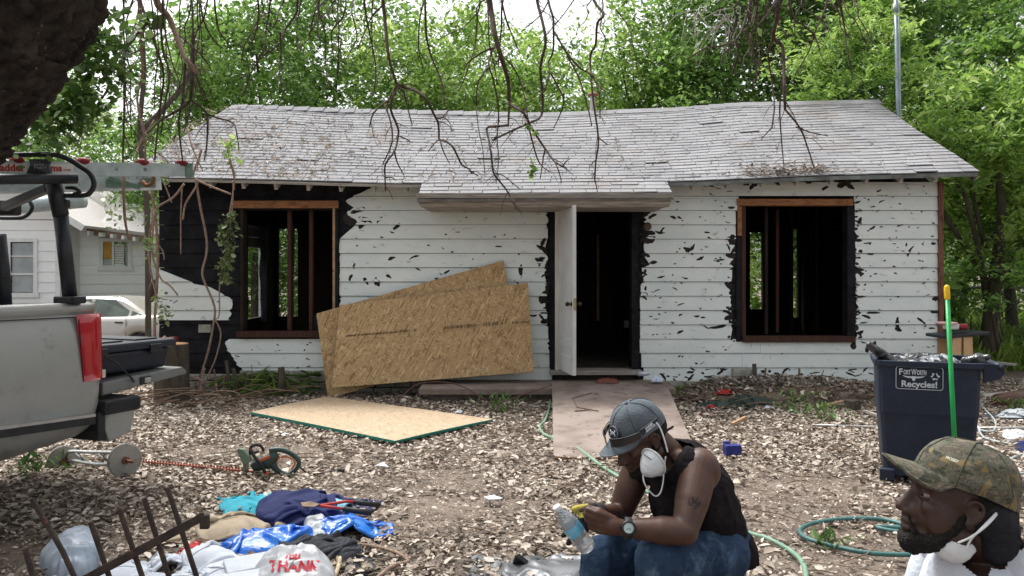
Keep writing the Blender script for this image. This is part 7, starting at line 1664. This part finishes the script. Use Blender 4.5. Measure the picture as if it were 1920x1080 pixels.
    mbt = tx('F', .10, .76, .062, .0012); put(mbt, 'label_text', .075); mbt = tx('ORT', .235, .745, .046, .0012); put(mbt, 'label_text', .155); mbt = tx('W', .385, .76, .062, .0012); put(mbt, 'label_text', .115); mbt = tx('ORTH', .55, .745, .046, .0012); put(mbt, 'label_text', .20)
    put(tx('Recycles!', .50, .22, .062, .0018), 'label_text', .76)
    lh = [(.14,.60),(.20,.57),(.28,.55),(.335,.55),(.345,.50),(.345,.40),(.36,.375),(.40,.375),(.415,.40),(.415,.50),(.425,.55),(.48,.55),(.56,.57),(.62,.60),(.57,.53),(.50,.485),(.44,.48),(.44,.48)]
    poly = [(.13,.62),(.20,.585),(.30,.575),(.38,.59),(.46,.575),(.56,.585),(.63,.62),(.57,.54),(.49,.50),(.425,.50),(.405,.38),(.355,.38),(.335,.50),(.27,.50),(.19,.54)]
    MB().prism([pt(u, v)+V(0,-.001,0) for u, v in poly], V(0,.0012,0)).build('longhorn_emblem', lab, o)
    for k in range(3):     # three chasing arrows
        a0 = R(90+120*k); cx2, cz2, rr2 = .835, .60, .085; asp = (c1x-c0x)/(zt2-zb2)
        def rp(a, q): return pt(cx2+q*math.cos(a), cz2+q*asp*math.sin(a))
        p0, p1 = rp(a0-R(20), rr2), rp(a0-R(95), rr2); MB().bar(p0, p1, .004, .010, up=(0,0,1) if k == 1 else (1,0,0)).build('recycling_arrow', lab, o) if False else MB().tube([p0, rp(a0-R(60), rr2*.62), p1], [.005,.005,.009], 5).build('recycling_arrow', lab, o)
    # bags inside
    M_bag = pm('black_bin_bag', (.02,.02,.024), (.05,.05,.056), scale=9, rough=.22, bump=.4, bscale=24, spec=.6); M_cb = pm('foil_bag', (.012,.012,.015), (.40,.42,.46), scale=11, rough=.3, bump=.4, bscale=30, ramp=(.52,.60))
    heap('x', [V(cx_+(wt/2-.04)*math.cos(a), yc+(dt/2-.04)*math.sin(a), 0) for a in np.linspace(0, 2*math.pi, 13)[:-1]], .11, M_cb, seed=50, fold=.6, base=zt_-.06, parent=o, nr=24, na=72).name = 'bag_liner'
    BR_ = Matrix.Translation(V(cx_,D0,0)) @ Matrix.Rotation(R(-21),4,'Z') @ Matrix.Translation(V(-cx_,-D0,0)); o.rotation_euler = (0,0,R(-21))
    bag = MB(); bag.cap(V(x0+.10,D0+.15,zt_-.02), V(x0+.02,D0+.08,zt_+.055), .045, .03, 16); bag.cap(V(x0+.02,D0+.08,zt_+.055), V(x0-.045,D0+.03,zt_+.11), .030, .022, 14); garment(bag, .006, None, .010, 22, 2, 6).xf(BR_).build('bin_bag', M_bag, smooth=True, label='shiny black bin bag end sticking out of the left side of the bin', cat='bin bag')
    bag = MB(); bag.cap(V(x1-.08,D0+.12,zt_), V(x1+.03,D0+.08,zt_+.05), .04, .02, 14); bag.cap(V(x1-.02,D0+.10,zt_+.02), V(x1-.1,D0+.1,zt_+.01), .05, .03, 14); garment(bag, .006, None, .008, 22, 2, 9).xf(BR_).build('bin_bag', M_bag, smooth=True, label='black bin bag corner sticking out of the right side of the bin', cat='bin bag')
    bh = thing('broom_handle', P(1795,925,5.62), 'bright green broom handle with yellow grip, standing against the bin', 'broom handle')
    t0, t1, b0 = P(1775,534,5.7), P(1776.3,559,5.69), V(px(1795,5.5), 5.5, 0); MB().tube([t1, b0], .0155, 14).build('pole', pm('green_pole', (.01,.26,.06), (.015,.32,.08), scale=9, rough=.35), bh, smooth=True)
    u = (t0-t1).normalized(); MB().tube([t1-u*.01, t1, t0-u*.02, t0-u*.006, t0], [.017,.019,.019,.015,.006], 14).build('grip', pm('yellow_grip', (.75,.48,.02), (.7,.42,.02), rough=.4), bh, smooth=True)
bin_()
# ---------------------------------------------------------------- right side: bench, fence, mast, rubbish
wb_ = thing('work_bench', (px(1800,9.3), 9.4, 0), 'folding work bench with pale wooden legs behind the blue bin', 'work bench')
M_pl = pm('pale_leg', (.55,.36,.20), (.45,.28,.15), scale=5, rough=.7, stretch=(1,1,.3)); bxx, bz = px(1808,9.3), EYE+(HY-628)/F*9.3
MB().box((bxx,9.45,bz), (.52,.42,.035), Matrix.Rotation(R(12),3,'Y') @ Matrix.Identity(3) if False else Matrix.Rotation(R(-5),3,'Y')).build('bench_top', M_blk, wb_, bevel=.006)
for p, q, y in ((1792,1800,9.28),(1812,1828,9.28),(1795,1800,9.62),(1815,1830,9.62)): a, b = V(px(p,9.3), y, bz-.02), V(px(p+(4 if p > 1805 else -4),9.3), y, 0); MB().bar(a, b, .10, .025, up=(0,1,0)).build('leg', M_pl, wb_)
for i, (x, y, sz, m, lab) in enumerate([(1783,612,(.16,.10,.07),pm('sticker_white',(0,0,0)),'white and red carton on the work bench'),(1806,612,(.13,.09,.06),M_rf,'dark red canister lying on the work bench'),(1775,606,(.2,.14,.03),pm('pink_paper', (.6,.4,.38), (.5,.3,.3), scale=9),'pinkish packet on top of the bench pile')]):
    MB().box(P(x, y, 9.35), sz, Matrix.Rotation(.2+i, 3, 'Z')).build(['carton','canister','packet'][i], m, bevel=.02, label=lab, cat=['carton','canister','packet'][i])
fe = thing('chain_link_fence', (px(1806,13.5), 13.5, 0), 'chain link fence with a green black post at the far right', 'fence'); M_fp = pm('fence_green', (.03,.05,.045), (.07,.10,.09), scale=12, rough=.5, metal=.3); fx, fzt = px(1806,13.5), EYE+(HY-538)/F*13.5
for k in range(5):
    x = fx+k*2.4; MB().tube([V(x,13.5,0), V(x,13.5,fzt+(.05 if k == 0 else 0))], .035 if k == 0 else .025, 12).build('post', M_fp, fe, smooth=True)
MB().tube([V(fx,13.48,fzt-.01), V(fx+9.6,13.46,fzt-.04)], .02, 10).build('top_rail', pm('galvanised',(0,0,0)), fe, smooth=True); MB().tube([V(fx+.13,13.5,0), V(fx+.13,13.5,.8)], .012, 8).build('gate_bar', M_fp, fe)
mb = MB(); s = .075
for k in range(-20, 130):
    x0 = fx+k*s
    for sg in (1, -1):
        a = V(x0 if sg > 0 else x0+fzt, 13.5, .02); b = V(x0+fzt-.02 if sg > 0 else x0+.02, 13.5, fzt-.02); ta = max(0, (fx-a.x)/(b.x-a.x)) if a.x < fx else 0
        if b.x < fx and a.x < fx: continue
        p, q = a, b
        if a.x < fx: p = a.lerp(b, (fx-a.x)/(b.x-a.x))
        if b.x < fx: q = a.lerp(b, (fx-a.x)/(b.x-a.x))
        mb.tube([p, q], .0022, 3, cap=False)
mb.build('wire_mesh', M_fp, fe, kind='stuff')
ms = thing('antenna_mast', (5.8, 12.3, 0), 'tall thin galvanised mast rising behind the right end of the roof', 'mast'); M_gal = pm('galvanised_blue', (.34,.40,.44), (.24,.29,.32), scale=9, rough=.4, metal=.6)
MB().tube([V(px(1686,12.9),14.95+.1,0), V(px(1680,12.9)+.6,15.05,7.2)], .04, 12).build('mast_tube', M_gal, ms, smooth=True) if False else MB().tube([V(5.80,12.3,0), P(1684,215,12.3), P(1679,-40,12.3)], .032, 12).build('mast_tube', M_gal, ms, smooth=True)
MB().tube([V(5.835,12.27,0), P(1688.5,215,12.27), P(1684,-40,12.27)], .014, 8).build('mast_cable', M_gal, ms, smooth=True); MB().tube([P(1679.5,8,12.3), P(1680,24,12.3)], .048, 12).build('mast_clamp', M_gal, ms, smooth=True)
# rubbish pile along the right wall
M_dkg = pm('dark_green_cloth', (.02,.035,.03), (.045,.065,.055), scale=6, rough=.9, bump=.4, bscale=60)
cloth('green_clothes', G(1408,760), (1.0,.6), .1, M_dkg, 'dark green clothes dumped on the rubbish by the right wall', 'clothes', seed=60, comp=(.7,.6), bump=.10, n=44, amp=.14, group='dark green clothes')
cloth('green_clothes', G(1345,762), (.6,.45), -.3, M_dkg, 'smaller dark green garment nearer the ramp, under the red cloth', 'clothes', seed=66, comp=(.7,.6), bump=.05, group='dark green clothes')
cloth('red_rag', G(1362,752), (.34,.24), .2, pm('red_rag',(0,0,0)), 'red cloth lying on the dark green clothes', 'rag', seed=61, comp=(.7,.6), bump=.03, base=.10, n=24)
cloth('red_rag', G(1334,768), (.2,.15), .2, pm('red_rag',(0,0,0)), 'small red rag in front of the dark green clothes', 'rag', seed=62, comp=(.6,.6), bump=.04, n=20)
cloth('orange_rag', G(1316,777), (.26,.14), .2, M_or, 'flat orange scrap below the red rag', 'rag', seed=63, comp=(.8,.8), bump=.0, n=24)
heap('leaf_mound', [V(x,y,0) for x,y in ((2.0,9.9),(2.4,9.5),(3.2,9.35),(4.2,9.6),(4.5,10.1),(3.6,10.28),(2.6,10.28))], .22, M_dirt, 'mound of leaves and soil against the right wall', 'leaf mound', 64, fold=.3, nr=24, na=70)
lf_c = []
for i in range(2600):
    x, y = random.uniform(2.0,4.5), random.uniform(9.3,10.25); e = 1-((x-3.3)/1.35)**2-((y-9.95)/.62)**2
    if e > 0: lf_c.append((x, y, .23*math.sqrt(e)*random.uniform(.75,1.1)+.01))
lf_c = np.array(lf_c); v, l_, a = leaves_np(lf_c, .055, flat=.4, asp=.4, rnd=RNG.beta(1,1.6,len(lf_c))); np_mesh('leaf_litter', v, 4, l_, M_litter, a, label='brown leaves heaped over the rubbish mound by the right wall', cat='leaf litter', kind='stuff')
rr = random.Random(8)
def stub(px_, pyt, pyb, w_, tilt, name, m, lab, d=10.05):
    a, b = P(px_, pyb, d), P(px_+tilt, pyt, d+.02); MB().tube([a, a.lerp(b,.5)+V(.01,0,0), b], [w_*.6, w_*.5, w_*.45], 9).build(name, m, smooth=False, label=lab, cat='stump', group='cut stumps along the house wall')
for px_, t, b_, w_, tl_, lab in ((1414,682,720,.055,0,'tallest square cut stump on the right hand rubbish mound'),(1430,690,718,.025,6,'thin leaning stake right of the tallest right hand stump'),(1494,690,728,.028,5,'thin upright stick stump near the right window'),(1445,706,722,.07,0,'broken brown stump on the rubbish mound'),(1375,705,716,.03,-14,'slanting stick left of the concrete blocks'),
    (527,688,735,.085,0,'thick round cut stump beside the grass tuft'),(462,700,738,.04,-3,'cut stump below the torn black siding'),(445,690,738,.05,-8,'forked cut stump left of the foundation blocks'),(405,692,730,.02,-4,'thin cut stem near the vine foot'),(428,676,722,.045,-4,'cut stump against the black wall'),(471,684,735,.012,1,'thin bare stem before the foundation blocks'),(418,705,738,.03,3,'short sapling stump at the vine foot')):
    stub(px_, t, b_, w_, tl_, 'tree_stump', M_trunkg if w_ > .03 else M_twig, lab, 10.0 if px_ > 600 else 9.85)
for i, (x, y, w_, h_) in enumerate([(1385,698,.16,.10),(1403,700,.10,.11),(1352,712,.22,.09)]): MB().box(P(x, y, 10.12), (w_, .12, h_)).build('concrete_block', M_block, bevel=.012, label=['grey concrete block stacked at the left of the tall stump','smaller grey concrete block next to the tall stump','long low concrete block at the base of the right wall'][i], cat='block', group='concrete blocks by the right wall')
for i, (a, b, w_, lab) in enumerate([((1540,762),(1583,752),.05,'bright split board right of the leafy weed'),((1372,795),(1398,782),.03,'pale stick in the leaves before the rubbish'),((1600,742),(1650,735),.05,'weathered plank left of the bin'),((1345,740),(1300,722),.03,'dark plank end near the ramp'),((1620,770),(1655,782),.04,'plank lying left of the bin')]):
    MB().bar(G(*a,.05), G(*b,.07), w_, .02).build('scrap_board', M_tan if i in (0,1) else M_weather, label=lab, cat='board', group='scrap boards by the right wall')
MB().box(G(1598,760,.06), (.14,.12,.12), Matrix.Rotation(.4,3,'Z')).build('wood_block', M_trunkg, bevel=.01, label='dark wood block beside the bright split board', cat='block')
heap('white_cushion', OL([(1524,742),(1535,731),(1560,735),(1568,744),(1545,746)]), .07, pm('pale_green_foam', (.50,.62,.50), (.4,.5,.42), scale=9, rough=.7), 'pale greenish foam piece leaning low against the right wall', 'foam', 70)
# things on the porch by the door
heap('red_debris', [P(1118,699,9.75)+V(0,0,-.03), P(1130,694,9.9)+V(0,0,-.03), P(1150,694,9.9)+V(0,0,-.03), P(1160,700,9.75)+V(0,0,-.03)], .06, pm('brick_dust', (.22,.07,.05), (.14,.05,.04), scale=20), 'reddish debris on the step in front of the door', 'debris', 71, base=.20)
can = thing('spray_can', P(1206,700,9.75), 'blue and white spray can lying on the right end of the step', 'can'); MB().tube([P(1196,701,9.75), P(1216,700,9.75)], .028, 14).build('can_body', pm('can_blue', (.30,.38,.50), (.6,.62,.65), scale=20, rough=.3, metal=.3), can, smooth=True); MB().tube([P(1216.2,700,9.75), P(1221,700,9.75)], .016, 12).build('can_cap', M_strap, can, smooth=True)
heap('plastic_wrapper', [P(1222,706,9.7), P(1228,698,9.8), P(1240,700,9.8), P(1242,707,9.7)], .08, pm('wrapper_blue', (.25,.4,.6), (.7,.72,.75), scale=30, rough=.3), 'crumpled blue and white wrapper at the right end of the step', 'wrapper', 72, base=.22)
# left: log rounds with tools, boards
lg = thing('log_round', (px(322,9.6), 9.6, 0), 'upright log round standing at the left corner of the house', 'log'); zt_ = EYE+(HY-645)/F*9.6; MB().tube([V(px(322,9.6),9.6,0), V(px(322,9.6),9.6,zt_)], [.20,.19], 20).build('log', M_trunkg, lg); MB().tube([V(px(322,9.6),9.6,zt_+.001), V(px(322,9.6),9.6,zt_+.006)], [.185,.18], 20).build('cut_face', pm('cut_wood', (.55,.34,.18), (.40,.22,.11), scale=9, rough=.8), lg)
MB().tube([P(313,638,9.5), P(332,636,9.45)], .035, 12).build('red_bottle', pm('dark_red', (.16,.02,.03), (.1,.015,.02), rough=.3), smooth=True, label='dark red bottle lying on the upright log round', cat='bottle')
MB().tube([P(302,641,9.5), P(312,632,9.52)], .03, 10).build('split_wood', pm('cut_wood', (0,0,0)), label='orange split wood on the left of the log round', cat='split wood')
MB().box(P(384,616,10.24), (.15,.03,.10)).build('board_patch', M_block, label='torn scrap of pale siding on the black wall', cat='siding scrap')
MB().ell(P(287,545,9.9), (.055,.06,.14), Matrix.Rotation(.15,3,'Y')).build('tree_burl', M_branch, smooth=True, label='dark round knot on the trunk at the house corner', cat='knot')
# brick base under the porch etc: tarp and rolls right of the bin
cloth('canvas_sheet', G(1890,745), (1.0,.6), .0, pm('canvas_grey', (.46,.44,.40), (.36,.34,.31), scale=5, rough=.85), 'pale canvas sheet right of the bin', 'canvas', seed=80, comp=(.8,.7), bump=.05)
MB().tube([G(1872,752,.07), G(1925,742,.09)], [.085,.075], 14).build('leather_roll', pm('brown_leather', (.09,.045,.03), (.13,.07,.05), scale=7, rough=.55, bump=.3), smooth=True, label='brown leather bag lying at the right edge beyond the bin', cat='bag')
cloth('black_tarpaulin', G(1895,784), (1.1,.6), .05, M_blkc, 'dark flat tarpaulin right of the bin', 'tarpaulin', seed=82, comp=(.85,.8), bump=.03); cloth('grey_cloth', G(1908,785), (.5,.35), -.2, M_greyp, 'light grey plastic folded on the dark tarpaulin', 'plastic', seed=83, comp=(.7,.7), bump=.06, base=.03)
heap('clear_bottle', OL([(1878,822),(1884,812),(1915,812),(1925,822),(1900,828)]), .07, M_plast_w, 'clear crushed plastic bottle at the right edge', 'bottle', 84); heap('navy_rag', OL([(1903,846),(1910,832),(1950,832),(1950,850)]), .06, M_navy, 'navy rag at the right edge below the crushed bottle', 'rag', 85)
MB().bar(G(1842,655+60,.0)+V(0,0,.28), G(1905,720,.0)+V(0,.0,.26), .18, .02).build('metal_sheet', pm('galvanised',(0,0,0)), label='flat grey metal sheet lying beyond the bench at the right', cat='metal sheet')
# brown bare trunk beside the house corner, by the neighbour
mb = MB(); mb.tube([V(px(278,13),13,-.3), P(276,400,13), P(262,250,13), P(270,120,13), P(255,-60,13)], [.05,.045,.04,.035,.03], 10, smooth=4); lt = thing('bare_tree', (px(278,13),13,-.3), 'thin bare trunk rising between the white house and the derelict one', 'tree'); mb.build('trunk', M_trunkg, lt, smooth=True); MB().tube([P(262,250,13), P(350,150,13.2), P(362,60,13.3)], [.05,.04,.03], 8, smooth=4).build('limb', M_trunkg, lt, smooth=True)
